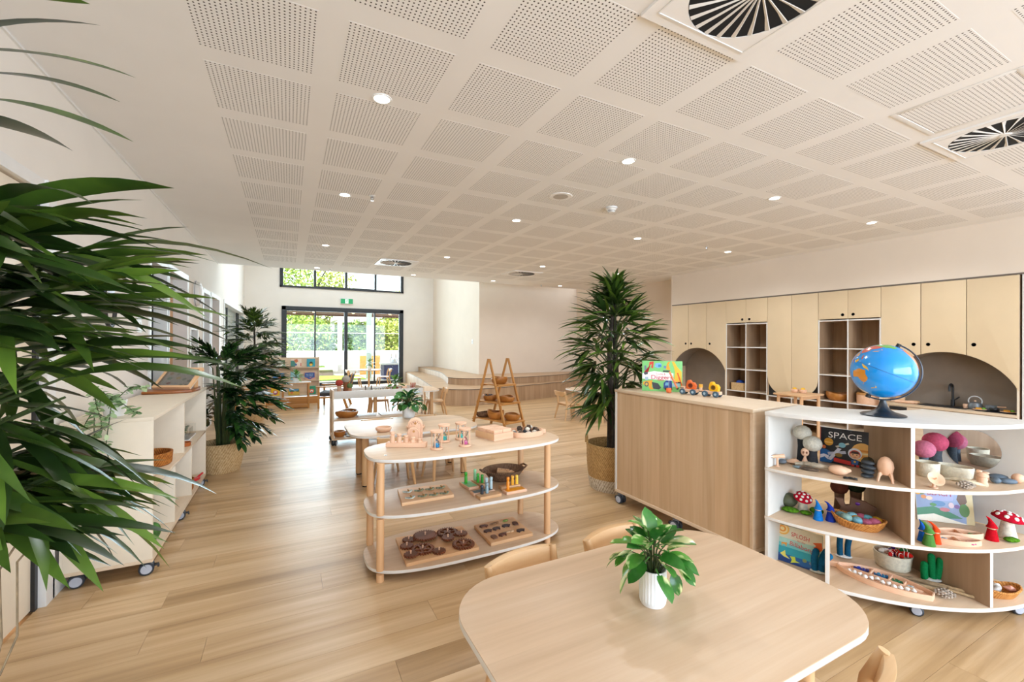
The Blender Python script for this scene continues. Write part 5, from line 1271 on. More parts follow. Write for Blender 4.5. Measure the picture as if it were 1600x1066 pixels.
# ------------------------------------------------------------------ globe
g3 = thing('globe', 'blue desk globe on a black stand atop the curved display shelf', 'globe', (2.895, 1.185, .955))
gc = Vector((0, 0, .243)); GR = .145
cdir = (Vector((0, 0, 1.35))-Vector((2.895, 1.185, 1.198))).normalized()
rt = Vector((.377, -.926, 0)); upv = rt.cross(cdir)*-1 if rt.cross(cdir).z < 0 else rt.cross(cdir)
ax = (upv*math.cos(R(24))+rt*math.sin(R(24))).normalized(); e1v = (rt*math.cos(R(24))-upv*math.sin(R(24))).normalized(); vw = e1v.cross(ax)*-1
if vw.dot(cdir) < 0: vw = -vw
def gp(lon, lat, k=1.0):
    a = R(lon-171); b = R(lat)
    return gc+(e1v*(math.sin(a)*math.cos(b))+vw*(math.cos(a)*math.cos(b))+ax*math.sin(b))*GR*k
Tg = Matrix((e1v, vw*-1, ax)).transposed().to_4x4(); Tg.translation = gc
part('ball', B().ell((0, 0, 0), GR, 56, 32, T=Tg), plain('#0a90e4', .16, noise=.05, nscale=7, spec=.6, coat=.4), g3)
LAND = {'#d58a2a': [[(114, -22), (114, -34), (118, -35), (124, -33), (131, -31.5), (136, -35), (140, -38), (147, -38.5), (150, -37), (153, -31), (153, -25), (146, -19), (143, -11), (141, -17), (136, -12), (131, -12), (126, -14), (122, -18)], [(145, -41), (148, -41), (147.5, -43.5), (146, -43.5)]],
 '#dfb23a': [[(131, -1), (137, -2), (144, -4), (150, -10), (145, -8), (138, -8), (133, -4)], [(109, 1), (113, 4), (117, 7), (119, 4), (116, -3), (111, -3)], [(173, -35), (175, -37), (178, -38), (176, -41), (174, -41), (174.5, -39)], [(172, -41), (174, -42), (171, -45), (168, -47), (167, -45)]],
 '#c95a4a': [[(105, 22), (110, 20), (117, 24), (122, 30), (121, 36), (127, 40), (131, 44), (136, 54), (120, 52), (104, 50), (96, 38), (98, 28)], [(120, 16), (122, 18), (124, 12), (126, 7), (122, 9)], [(95, 5), (98, 4), (104, -3), (106, -6), (101, -3)]],
 '#5fae4f': [[(136, 54), (142, 54), (156, 60), (163, 58), (172, 66), (176, 70), (150, 72), (120, 74), (104, 70), (104, 50), (120, 52)]], '#d9a05a': [[(130, 31), (136, 34), (140, 36), (142, 41), (138, 37), (132, 34)], [(141, 43), (145, 43), (142, 45.5)], [(98, 18), (102, 20), (106, 20), (109, 13), (105, 9), (102, 13), (100, 6), (103, 2), (100, 8)]],
 '#e08a5a': [[(-168, 66), (-160, 70), (-140, 70), (-130, 58), (-124, 48), (-124, 40), (-118, 34), (-110, 24), (-105, 20), (-95, 16), (-95, 40), (-95, 65), (-110, 75), (-140, 74)], [(-81, -5), (-76, -14), (-70, -20), (-73, -38), (-75, -50), (-68, -55), (-60, -35), (-50, -10), (-70, 8)]], '#d9c7ac': [[(110, -66), (135, -66), (165, -70), (170, -77), (-160, -78), (-120, -73), (-100, -73), (-60, -80), (100, -80), (60, -75), (80, -67)]]}
def patch(q, pts, mi):
    bm = bmesh.new(); vs = [bm.verts.new((a if a > 0 or abs(a-171) < 180 else a, c, 0)) for a, c in pts]
    # keep longitudes continuous around the date line
    ref = pts[0][0]
    for v, (a, c) in zip(vs, pts):
        while a-ref > 180: a -= 360
        while a-ref < -180: a += 360
        v.co.x = a
    f = bm.faces.new(vs); bmesh.ops.triangulate(bm, faces=[f])
    for _ in range(3):
        le = [e for e in bm.edges if e.calc_length() > 7]
        if le: bmesh.ops.subdivide_edges(bm, edges=le, cuts=1); bmesh.ops.triangulate(bm, faces=bm.faces[:])
    bm.verts.ensure_lookup_table(); bm.verts.index_update()
    q.add([gp(v.co.x, v.co.y, 1.0025) for v in bm.verts], [tuple(v.index for v in f.verts) for f in bm.faces], mi); bm.free()
q = B()
for i, (c, ps) in enumerate(LAND.items()):
    for p in ps: patch(q, p, i)
part('land_print', q, [plain(c, .2, coat=.4, noise=.04) for c in LAND], g3)
part('equator_line', B().tube([gp(i*6, 0, 1.002) for i in range(60)], .0008, 4, closed=True), plain('#1d3f66', .4), g3)
arc = []
for i in range(0, 181, 6):
    a = R(i); arc.append(gc+(ax*math.cos(a)+e1v*math.sin(a))*(GR+.012))
part('meridian_arm', B().tube(arc, .007, 8, flat=.55), plain('#2c3947', .3), g3)
part('pivot', B().cyl(gc+ax*(GR-.003), gc+ax*(GR+.018), .010, .010, 12).cyl(gc-ax*(GR-.003), gc-ax*(GR+.018), .012, .012, 12), M['black'], g3)
part('stand', B().lathe([(0, 0), (.098, 0), (.1, .006), (.09, .011), (.055, .020), (.032, .034), (.020, .055), (.014, .078), (.014, .085), (0, .085)], 40), plain('#202830', .3), g3)

# ------------------------------------------------------------------ toy trucks on the cupboard
def toytruck(label, loc, rz, col, dark):
    t = thing('toy_truck', label, 'toy truck', loc, rz)
    part('chassis', B().box(-.065, -.022, .018, .065, .022, .042), M['toy_x'], t, .004)
    for x in (-.040, .040):
        for s in (-1, 1):
            w = part('wheel', B().lathe([(0, -.007), (.019, -.007), (.022, -.004), (.022, .004), (.019, .007), (0, .007)], 20, T=Matrix.Translation((x, s*.028, .022)) @ Matrix.Rotation(R(90), 4, 'X')), plain('#3f5a6c', .5), t)
            put('wheel_cap', B().lathe([(0, -.0085), (.009, -.0085), (.010, -.006)], 14, T=Matrix.Translation((x, s*.028, .022)) @ Matrix.Rotation(R(90*s), 4, 'X') @ Matrix.Identity(4)).mesh('wheel_cap', plain('#9db4c2', .5)), w)
    q = B().prism([(-.01, 0), (.05, 0), (.055, .03), (.042, .05), (.02, .052), (.012, .068), (-.004, .068), (-.012, .05), (-.018, .02)], -.018, .018, T=Matrix.Translation((.0, 0, .042)) @ Matrix.Rotation(R(90), 4, 'X'))
    part('cab', q, plain(col, .4), t, .004)
    part('cab_window', B().tube([(.018+.015*math.cos(R(a)), -.0195, .070+.015*math.sin(R(a))) for a in range(0, 360, 24)], .003, 6, closed=True).lathe([(0, 0), (.013, 0)], 16, T=Matrix.Translation((.018, -.0187, .070)) @ Matrix.Rotation(R(90), 4, 'X')), plain(dark, .5), t)
    return t
tk = toytruck('orange wooden toy truck beside the digger book', (2.715, 2.325, .955), math.atan2(-.2, .06), '#e0662a', '#7a2f14')
part('grille', B().box(-.062, -.022, .042, -.024, .022, .058), M['toy_x'], tk, .002)
part('grille_slot', bars([(-.060+.008*i, -.0226, .045, -.056+.008*i, -.0216, .055) for i in range(4)]), M['black'], tk, smooth=False)
tk2 = toytruck('yellow wooden toy truck, rightmost on the oak-backed cupboard', (2.742, 2.145, .955), math.atan2(-.2, .04), '#efb418', '#8a5f10')
part('tow_bar', B().tube([(-.065, 0, .04), (-.105, 0, .04)], .005, 8).cyl((-.085, 0, .036), (-.085, 0, .062), .011, .011, 14), M['toy_x'], tk2)
part('striped_drum', B().cyl((-.085, 0, .062), (-.085, 0, .085), .014, .014, 16), plain('#f0b23a', .4), tk2)
t = thing('toy_crane', 'wooden toy crane boom with an orange hook block leaning before the digger book', 'toy crane', (2.665, 2.46, .955), math.atan2(-.2, .06))
part('boom', B().tube([(-.01, 0, .165), (.055, 0, .04)], .008, 8, flat=1).tube([(.035, 0, .085), (.06, -.01, .088)], .005, 8), plain('#e58a5c', .5), t)
part('cord', B().tube([(-.008, -.01, .16), (-.008, -.012, .04)], .001, 5), plain('#f0ece4', .8), t)
part('hook_block', B().lathe([(0, 0), (.017, 0), (.021, .006), (.021, .03), (.017, .036), (0, .036)], 8, c=(-.008, -.012, .002)), plain('#e8743c', .5), t, .002)

# ------------------------------------------------------------------ toys on the curved display
S1, S2, S3 = .635, .355, .07
felt = lambda c: plain(c, .95, noise=.08, nscale=90, bump=.5, bscale=260, spec=.1)
def felttree(label, x, y, z0, rt, zc, rb, tcol, bcol, dx=0, dy=0):
    t = thing('felt_tree', label, 'felt tree', (x, y, z0))
    part('trunk', B().lathe([(0, 0), (rt*1.12, 0), (rt*1.05, .02), (rt*.9, (zc-z0)*.5), (rt, zc-z0-rb*.55), (0, zc-z0-rb*.5)], 18), felt(tcol), t)
    part('crown', B().ell((dx, dy, zc-z0), (rb, rb, rb*.93), 22, 14, jit=.015, seed=3), felt(bcol), t)
    return t
felttree('taller white felt tree with a charcoal trunk beside the SPACE book', 2.775, 1.538, S1, .026, .805, .048, '#34363a', '#cfc9ba')
felttree('shorter white felt tree with a charcoal trunk beside the SPACE book', 2.765, 1.475, S1, .026, .752, .049, '#3a3c40', '#cfc9ba')
felttree('shorter pink felt tree, left of two beside the oval white basin', 3.20, 1.12, S1, .022, .752, .052, '#56606a', '#c26f86')
felttree('taller pink felt tree behind the oval white basin', 3.315, 1.11, S1, .032, .782, .058, '#4a4f54', '#b84f68')
felttree('rust brown felt tree on the middle shelf behind the egg basket', 2.925, 1.41, S2, .026, .492, .045, '#7a5c46', '#5f3424')
felttree('dark green felt tree behind the brown wooden castle piece', 2.975, 1.348, S2, .030, .512, .046, '#6a503c', '#26301f')
def stone(label, x, y, z, r, col, seed, rz=0, cat='stone', nm='stone', group=None):
    b = B().ell((0, 0, 0), (r[0], r[1], r[2]), 18, 11, jit=.03, seed=seed)
    return one(nm, b, plain(col, .6, noise=.12, nscale=30, bump=.15), label, cat, (x, y, z+r[2]*1.02), rz, group)
stone('left of two grey pebbles under the wooden telescope', 2.545, 1.585, S1, (.026, .022, .013), '#5d636b', 1)
stone('right of two grey pebbles beside the wooden telescope', 2.60, 1.553, S1, (.027, .021, .014), '#646b73', 2)
t = thing('toy_telescope', 'small beech toy telescope at the left end of the top shelf', 'toy', (2.515, 1.53, S1))
part('tube', B().cyl((-.024, .02, .055), (.03, -.02, .062), .008, .0125, 16), M['toy_x'], t)
part('eyepiece', B().cyl((-.032, .026, .054), (-.022, .0185, .0555), .009, .009, 14), M['steel'], t)
part('stand', B().cyl((0, 0, 0), (0, 0, .055), .006, .006, 12).lathe([(0, 0), (.013, 0), (.013, .004), (0, .004)], 16), M['toy'], t)
t = thing('toy_alien', 'carved beech alien figure beside the white felt trees', 'toy', (2.735, 1.50, S1), R(-60))
part('head', B().ell((0, 0, .065), (.021, .017, .026), 16, 10), M['toy'], t)
part('body', B().lathe([(0, 0), (.018, 0), (.014, .015), (.007, .032), (.006, .045), (0, .046)], 16), M['toy'], t)
part('eyes', B().ell((-.008, -.0155, .066), (.005, .003, .008), 10, 6, T=None).ell((.008, -.0155, .066), (.005, .003, .008), 10, 6), plain('#8a5a3e', .6), t)
one('saucer', B().lathe([(0, .0), (.02, .001), (.042, .010), (.026, .018), (.014, .026), (0, .029)], 24), M['toy_x'], 'flat beech flying saucer lying beside the alien figure', 'toy', (2.67, 1.525, S1), 0)
b = B(); p = spline([(-.105, 0, .014), (-.06, .012, .02), (0, -.004, .026), (.05, .01, .024), (.10, -.005, .012)], 6)
b.tube(p, [.006+.014*math.sin(math.pi*min(1, (i+2)/len(p)))*(1+.18*math.sin(i*1.9)) for i in range(len(p))], 9, flat=.7)
one('driftwood', b, plain('#b9ac98', .9, noise=.2, nscale=25, bump=.6), 'pale driftwood piece lying in front of the SPACE book', 'driftwood', (2.645, 1.39, S1), math.atan2(-.2, .05))
b = B().ell((0, 0, .008), (.05, .02, .008), 14, 8, jit=.12, seed=4)
one('bark', b, plain('#5a4a3c', .9, noise=.3, nscale=50, bump=.8), 'dark bark chip under the pale driftwood', 'bark', (2.60, 1.405, S1), math.atan2(-.2, .08))
stone('flat blue-grey pebble left of the bark chip', 2.585, 1.455, S1, (.028, .014, .008), '#6f7f86', 8, R(-70))
b = B().ell((0, 0, .026), (.045, .032, .026), 18, 12).cyl((.03, 0, .03), (.056, 0, .034), .02, .006, 12)
one('toy_shuttle', b, M['toy_x'], 'pointed beech spacecraft shape by the driftwood', 'toy', (2.655, 1.285, S1), math.atan2(-.2, .06))
b = B()
for k in range(3): b.ell((-.02+.02*k, .004*(k % 2), .006), (.011, .007, .006), 10, 6)
one('beetle', b.tube([(-.03, .012, .003), (0, .01, .008), (.03, .012, .003)], .0025, 5).tube([(-.03, -.012, .003), (0, -.008, .008), (.03, -.012, .003)], .0025, 5), plain('#17181a', .3), 'small black beetle figure at the shelf edge', 'toy', (2.625, 1.215, S1), R(-60))
for k, (r, z, dx, lab) in enumerate((((.036, .026, .012), 0, .004, 'lowest'), ((.042, .030, .0125), .0235, 0, 'second'), ((.038, .028, .012), .048, -.004, 'third'), ((.030, .022, .011), .071, -.003, 'topmost'))):
    stone(f'{lab} slate stone of the balanced stack beside the toy rocket', 2.735+dx, 1.185+dx, S1+z, r, '#42484e', 20+k, R(30*k), group='balanced slate stones')
t = thing('toy_rocket', 'round beech toy rocket on four fins', 'toy rocket', (2.752, 1.115, S1), R(20))
part('hull', B().lathe([(0, .032), (.018, .034), (.030, .05), (.035, .075), (.031, .10), (.018, .12), (.006, .127), (0, .128)], 26), M['toy'], t)
for k in range(4): part('fin', B().prism([(.020, .058), (.036, .045), (.046, 0), (.038, 0), (.030, .026), (.018, .036)], -.005, .005, T=Matrix.Rotation(R(90*k+45), 4, 'Z') @ Matrix.Rotation(R(90), 4, 'X')), M['toy'], t, .002)
stone('mossy rounded stone behind the toy rocket', 2.935, 1.272, S1, (.034, .03, .034), '#4a4a36', 31)
# right-hand compartments, top shelf
def ovbowl(nm, label, cat, loc, a, c, h, mat, rz=0, th=.006, flare=.9, wav=0):
    n = 40; b = B(); prof = [(.0, .0), (flare*.95, 0), (flare+.03, h*.1), (1, h*.9), (1, h), (1-th/a, h), (flare-th/a, h*.2), (0, h*.16)]
    b.lathe(prof, n, sx=a, sy=c)
    b2 = []
    if wav:
        for i, (x, y, z) in enumerate(b.v):
            ang = math.atan2(y/c, x/a); b.v[i] = (x, y, z*(1+wav*math.cos(2*ang)*(z/h)))
    return one(nm, b, mat, label, cat, loc, rz)
M['feltw'] = plain('#d9d2bd', .95, noise=.06, nscale=80, bump=.5, bscale=240, spec=.1)
ovbowl('felt_bowl', 'small round white felt bowl cut by the divider post', 'bowl', (3.075, 1.06, S1), .05, .05, .075, M['feltw'])
ovbowl('felt_bowl', 'oval white felt basin in front of the pink felt trees', 'bowl', (3.195, .99, S1), .075, .052, .058, M['feltw'], math.atan2(-.13, .0)+.1)
t = thing('toy_dish', 'beech satellite dish toy at the shelf edge', 'toy', (2.845, .955, S1), R(-40))
part('dish', B().lathe([(0, .004), (.02, .007), (.033, .017), (.035, .017), (.021, .004), (0, 0)], 24, T=Matrix.Translation((0, 0, .04)) @ Matrix.Rotation(R(55), 4, 'X')), M['toy'], t)
part('feed', B().cyl((0, -.002, .043), (0, -.019, .056), .004, .003, 8), M['toy'], t)
part('stand', B().cyl((0, .004, 0), (0, .006, .04), .007, .006, 12).lathe([(0, 0), (.016, 0), (.016, .004), (0, .004)], 16, c=(0, .004, 0)), M['toy'], t)
p = spline([(-.10, 0, .012), (-.05, .012, .022), (0, 0, .024), (.05, -.006, .018), (.10, 0, .006)], 6)
one('driftwood', B().tube(p, [.005+.014*math.sin(math.pi*(i+1)/(len(p)+1))*(1+.15*math.sin(i*2.2)) for i in range(len(p))], 9, flat=.6), plain('#c2b295', .9, noise=.22, nscale=22, bump=.6), 'long pale driftwood in front of the oval white basin', 'driftwood', (2.985, .905, S1+.010), math.atan2(-.13, .10))
def cone(label, loc, rz, L=.06, r=.017):
    b = B(); n = 7
    for i in range(n):
        x = -L/2+L*i/(n-1); rr = r*math.sin(math.pi*(i+.8)/(n+.6))
        for k in range(8):
            a = R(45*k+22*(i % 2)); b.ell((x, rr*math.cos(a), r+rr*math.sin(a)), (.006, .004, .004), 6, 4)
    b.ell((0, 0, r), (L*.45, r*.75, r*.75), 10, 8)
    return one('seed_cone', b, plain('#a89a8c', .9, noise=.35, nscale=70), label, 'seed cone', (loc[0], loc[1], loc[2]+.006), rz)
cone('banksia seed cone in front of the oval white basin', (2.955, .875, S1), math.atan2(-.06, .05))
def peg(label, loc, h=.045, r=.012):
    return one('peg_figure', B().lathe([(0, 0), (r, 0), (r, h*.5), (r*.7, h*.62), (r*.75, h*.66), (r*1.02, h*.78), (r*.9, h*.93), (0, h)], 18), M['toy'], label, 'toy', loc)
peg('taller beech peg figure right of the white basin', (3.225, .905, S1), .055, .012)
peg('shorter beech peg figure behind the turned beech owl', (3.275, .895, S1), .04, .014)
one('turned_figure', B().lathe([(0, 0), (.022, 0), (.023, .008), (.019, .02), (.021, .03), (.018, .042), (.024, .045), (.02, .056), (.008, .064), (0, .065)], 24), M['toy'], 'turned beech owl-like figure with a flat cap', 'toy', (3.12, .865, S1))
stone('grey-blue pebble left of the other two on the right of the top shelf', 3.225, .845, S1, (.026, .02, .015), '#5d6c78', 41, .3)
stone('long grey-blue pebble in front on the right of the top shelf', 3.265, .812, S1, (.036, .017, .014), '#586775', 42, -.9)
stone('large grey-blue pebble behind on the right of the top shelf', 3.31, .86, S1, (.042, .024, .016), '#4f5d69', 43, -.8)
one('wooden_pebble', B().ell((0, 0, .024), (.028, .024, .024), 18, 12), M['toy'], 'round beech pebble at the far right of the top shelf', 'toy', (3.335, .795, S1))
# middle shelf
stone('olive green rock at the left end of the middle shelf', 2.70, 1.575, S2, (.058, .045, .042), '#55593f', 51)
moss = plain('#4d7a1f', 1, noise=.3, nscale=80, bump=1, bscale=220, spec=.05)
one('moss_mat', B().ell((0, 0, .0155), (.045, .03, .014), 16, 8, jit=.06, seed=1), moss, 'leftmost moss mound below the olive rock', 'moss', (2.625, 1.52, S2), R(-60))
one('moss_mat', B().ell((0, 0, .0135), (.03, .022, .012), 16, 8, jit=.06, seed=2), moss, 'moss mound in front of the red toadstool', 'moss', (2.665, 1.455, S2), R(-60))
one('moss_mat', B().ell((0, 0, .0195), (.035, .03, .018), 16, 8, jit=.06, seed=5), moss, 'moss mound behind the pale blue gnome', 'moss', (2.735, 1.435, S2), R(-60))
def toadstool(label, loc, tilt, az, sc=1):
    t = thing('felt_toadstool', label, 'toadstool', loc)
    h = .075*sc
    part('stalk', B().lathe([(0, 0), (.030*sc, 0), (.024*sc, h*.4), (.017*sc, h), (0, h+.004)], 18), plain('#d9d2c0', .95, noise=.15, nscale=40, bump=.4), t)
    T = Matrix.Translation((0, 0, h)) @ Matrix.Rotation(az, 4, 'Z') @ Matrix.Rotation(tilt, 4, 'X')
    rc = .048*sc
    part('cap', B().lathe([(0, -.004*sc), (rc*.7, -.006*sc), (rc, .0), (rc*.98, rc*.16), (rc*.78, rc*.42), (rc*.4, rc*.58), (0, rc*.62)], 30, T=T), felt('#b3122a'), t)
    q = B()
    for r, n, z in ((0, 1, .62), (.5, 5, .535), (.86, 9, .33)):
        for k in range(n):
            a = 6.283*k/n+r*3; d = Vector((r*rc*math.cos(a), r*rc*math.sin(a), z*rc))
            q.ell((0, 0, 0), (.0078*sc, .0078*sc, .0032*sc), 10, 6, T=T @ Matrix.Translation(d) @ Vector((d.x, d.y, rc*.55)).to_track_quat('Z', 'Y').to_matrix().to_4x4())
    part('spots', q, felt('#f0ece6'), t)
    return t
toadstool('red felt toadstool with white spots tilting left of the blue gnomes', (2.715, 1.50, S2), R(24), R(-35), 1.0)
def gnome(label, loc, col, h=.10, tip=(.012, 0), rz=0, r=.024):
    t = thing('felt_gnome', label, 'gnome', loc, rz)
    part('body', B().lathe([(0, 0), (r, 0), (r*.98, .004), (r*.62, h*.47), (0, h*.48)], 20), felt(col), t)
    part('face', B().ell((0, 0, h*.52), (r*.62, r*.62, h*.085), 16, 10), plain('#e9c6a4', .8), t)
    pts = [(0, 0, h*.54), (0, 0, h*.64), (tip[0]*.25, tip[1]*.25, h*.78), (tip[0]*.7, tip[1]*.7, h*.92), (tip[0]*1.3, tip[1]*1.3, h)]
    part('hat', B().tube(pts, [r*.86, r*.62, r*.36, r*.2, r*.05], 16), felt(col), t)
    return t
gnome('bright blue felt gnome, left of the two blue gnomes', (2.655, 1.385, S2), '#1c74c2', .112, (-.004, .010))
gnome('dark navy-blue felt gnome, right of the two blue gnomes', (2.70, 1.345, S2), '#233a9c', .108, (-.016, .016))
t = thing('wooden_castle', 'brown wooden castle piece with a purple gem behind the egg basket', 'toy', (2.875, 1.305, S2), math.atan2(-.2, .1))
part('board', B().prism([(-.08, 0), (.075, 0), (.085, .055), (.095, .075), (.055, .095), (.05, .10), (-.02, .115), (-.025, .07), (-.045, .065), (-.055, .10), (-.095, .10), (-.065, .05)], -.012, .012, T=Matrix.Rotation(R(90), 4, 'X')), M['walnut'] if False else plain('#7a5a48', .7, noise=.1, nscale=15), t, .003)
part('gem', B().ell((.01, -.012, .085), (.011, .005, .009), 14, 8), plain('#6a2fa0', .2), t)
def wbasket(label, loc, a, c, h, rz, mat, seg=44):
    b = B(); n = seg; R_ = []
    for k, (r, z) in enumerate(((0, 0), (.72, 0), (.80, .2), (.88, .45), (.95, .7), (1.0, .92), (1.0, 1.0), (.95, 1.0), (.88, .75), (.76, .3), (0, .12))): R_.append((r, z*h))
    b.lathe(R_, n, sx=a, sy=c)
    for i, (x, y, z) in enumerate(b.v):
        ang = math.atan2(y/c, x/a); b.v[i] = (x, y, z*(1+.30*math.cos(2*ang)*max(0, z/h-.3)))
    t = thing('wicker_basket', label, 'basket', loc, rz)
    part('weave', b, mat, t)
    rim = [(a*.985*math.cos(R(q)), c*.985*math.sin(R(q)), h*(1.0+.30*math.cos(2*R(q))*.7)) for q in range(0, 360, 9)]
    part('rim', B().tube(rim, .0055, 7, closed=True), mat, t)
    return t
M['rattan'] = weave('honey_rattan_weave', '#a5642a', '#d89a55', 40, 620)
M['rattan_dk'] = weave('brown_rattan_weave', '#4f3a2c', '#8a6a50', 60, 520)
M['rattan_or'] = weave('orange_rattan_weave', '#7a4316', '#c07a38', 50, 480)
BX, BYY, BR = 2.742, 1.232, math.atan2(-.2, .07)
wbasket('wavy-rimmed wicker basket full of felt eggs on the middle shelf', (BX, BYY, S2), .118, .080, .050, BR, M['rattan'])
eggs = [(-.085, .005, '#7fb4c4', 'pale blue', 'at the left end'), (-.055, -.025, '#8fb0a8', 'sage green', 'front left'), (-.03, .012, '#86bccb', 'light blue', 'second from the left'), (.0, -.02, '#7fb4c4', 'sky blue', 'front middle'), (.012, .022, '#a8566c', 'plum pink', 'at the back'), (.045, .02, '#6aa9bb', 'teal blue', 'back right'), (.045, -.022, '#b0607a', 'rose pink', 'front right'), (.082, -.012, '#b8637c', 'dusty pink', 'at the right end'), (.088, .02, '#b98a2c', 'mustard', 'at the far right'), (-.01, -.002, '#c08a2a', 'ochre', 'half buried in the middle')]
for i, (x, y, c, n, w) in enumerate(eggs):
    p = Matrix.Translation((BX, BYY, S2)) @ Matrix.Rotation(BR, 4, 'Z') @ Vector((x*.86, y*1.1, .040+(.008 if i % 3 else 0)))
    one('felt_egg', B().ell((0, 0, 0), (.029, .023, .022), 16, 10), felt(c), f'{n} felt egg {w} of the wicker basket', 'felt egg', tuple(p), BR+rnd.uniform(-.8, .8), 'felt eggs in the wicker basket')
# middle shelf, right part
gnome('deep blue felt gnome partly hidden by the divider post', (2.845, 1.0, S2), '#2463c0', .105, (0, .01), r=.02)
gnome('green felt gnome in front of the leaf-shaped trays', (2.815, .965, S2), '#4f7f3c', .115, (-.014, .02), r=.026)
gnome('orange-red felt gnome behind the green gnome', (2.872, .957, S2), '#e2481f', .108, (-.02, .02), r=.02)
def leaftray(label, loc, rz, L, W, h, cells):
    t = thing('leaf_tray', label, 'tray', loc, rz)
    n = 20; out = []
    for i in range(n+1): 
        u = i/n; out.append((-L/2+L*u, W/2*math.sin(math.pi*min(1, u*.92+.06))**.8))
    poly = out+[(x, -y) for x, y in out[::-1]]
    part('tray_base', B().prism(poly, 0, .006), M['toy_x'], t)
    w = .006; v = []; f = []; k = len(poly)
    for (x, y) in poly: v += [(x, y, .006), (x, y, h), (x*(1-2*w/L), y*(1-2*w/W), h), (x*(1-2*w/L), y*(1-2*w/W), .006)]
    for i in range(k):
        j = (i+1) % k
        for a in range(3): f.append((i*4+a, j*4+a, j*4+a+1, i*4+a+1))
    part('tray_wall', B().add(v, f), M['toy_x'], t)
    for c in cells: part('partition', B().box(*c), M['toy_x'], t, .001)
    return t
leaftray('front beech leaf tray with pink beads on the middle shelf', (2.965, .905, S2), math.atan2(-.14, .14)+.1, .19, .075, .026, [(-.004, -.034, .006, .004, .034, .022)])
leaftray('back beech leaf tray with green beads on the middle shelf', (3.085, .935, S2), math.atan2(-.15, .16), .19, .08, .028, [(-.004, -.036, .006, .004, .036, .022)])
def beads(label, loc, n, rx, ry, r, cols, rz=0, seed=1, mat=None, nm='glass_beads'):
    g = random.Random(seed); b = B()
    for i in range(n):
        a = g.uniform(0, 6.28); d = math.sqrt(g.random())
        b.ell((rx*d*math.cos(a), ry*d*math.sin(a), r*(.7+1.1*g.random())), (r, r*g.uniform(.7, 1), r*.7), 7, 5, i % len(cols))
    o = one(nm, b, [plain(c, .12, noise=.02, coat=.6) for c in cols] if mat is None else mat, label, 'beads', loc, rz)
    o['kind'] = 'stuff'; return o
beads('pink beads in the front leaf tray', (2.995, .868, S2+.006), 24, .026, .018, .005, ['#b02a72', '#d0508f', '#e08ab0'], seed=3)
beads('silvery blue beads in the front leaf tray', (2.925, .955, S2+.006), 34, .028, .018, .005, ['#7c98a6', '#a9bcc4', '#52727f'], seed=4)
beads('green beads in the back leaf tray', (3.125, .895, S2+.006), 20, .028, .02, .005, ['#2f7a4a', '#5aa070'], seed=5)
gnome('crimson felt gnome beside the large toadstool at the right edge', (3.175, .845, S2), '#b5121f', .118, (-.014, .012), r=.026)
toadstool('large red toadstool with white spots at the right edge', (3.29, .82, S2), R(10), R(40), 1.25)
one('moss_mat', B().ell((0, 0, .0135), (.035, .022, .012), 16, 8, jit=.06, seed=7), moss, 'moss mound at the foot of the large toadstool', 'moss', (3.225, .79, S2), R(-30))
# bottom shelf
def seaweed(label, loc, col, rz, arms, bcol='#cfd3c8'):
    t = thing('felt_seaweed', label, 'felt seaweed', loc, rz)
    part('foot', B().ell((0, 0, .0085), (.042, .026, .008), 20, 8), felt(bcol), t)
    for a in arms: part('arm', B().tube(spline(a, 5), .0158, 12).ell(a[-1], .0157, 12, 8), felt(col), t)
    return t
blue_arms = [[(-.016, 0, .005), (-.02, .002, .07), (-.012, 0, .118)], [(.016, .002, .005), (.014, .004, .07), (.034, .004, .125)], [(.022, .0, .05), (.036, 0, .085), (.05, 0, .105)]]
seaweed('teal felt coral in front of the SPLOSH book', (2.628, 1.368, S3), '#1c5f86', R(-60), blue_arms)
seaweed('teal felt coral behind the bead boat', (2.955, 1.40, S3), '#1a4f6c', R(-50), [[(-.018, 0, .005), (-.02, .002, .07), (-.018, 0, .13)], [(.02, .002, .005), (.02, .004, .07), (.03, .004, .13)]], '#e4e4e0')
seaweed('green felt cactus-like seaweed at the divider', (3.09, 1.045, S3), '#127a45', R(-45), [[(-.032, 0, .005), (-.034, .002, .05), (-.034, 0, .085)], [(.004, .002, .005), (.0, .004, .07), (-.002, .004, .13)], [(.020, 0, .02), (.030, 0, .075), (.034, 0, .115)]], '#dfe2e0')
t = thing('bead_boat', 'long fish-shaped wooden tray of beads and shells on the bottom shelf', 'tray', (2.83, 1.17, S3), math.atan2(-.37, .07))
n = 26; out = []
for i in range(n+1):
    u = i/n; out.append((-.19+.40*u, .098*math.sin(math.pi*min(1, max(0, (u-.02)*.97+.01)))**.75*(1-.25*u) + (.014 if u < .12 else .010)))
poly = out+[(x, -y) for x, y in out[::-1]]
part('tray_base', B().prism(poly, 0, .008), M['toy_x'], t)
v = []; f = []; k = len(poly)
for (x, y) in poly: v += [(x, y, .008), (x, y, .027), (x*.965+.002, y*.90, .027), (x*.965+.002, y*.90, .008)]
for i in range(k):
    j = (i+1) % k
    for a in range(3): f.append((i*4+a, j*4+a, j*4+a+1, i*4+a+1))
part('tray_wall', B().add(v, f), M['toy_x'], t)
part('partition', B().box(-.13, -.003, .008, .17, .003, .025), M['toy_x'], t, .001)
for x in (-.045, .035, .095): part('partition', B().box(x-.003, .0, .008, x+.003, .076 if x < .05 else .06, .025), M['toy_x'], t, .001)
part('tail', B().prism([(-.235, -.018), (-.235, .018), (-.18, .012), (-.18, -.012)], 0, .032), M['toy_x'], t, .003)
TB = t.matrix_basis.copy() if False else Matrix.Translation((2.83, 1.17, S3)) @ Matrix.Rotation(math.atan2(-.37, .07), 4, 'Z')
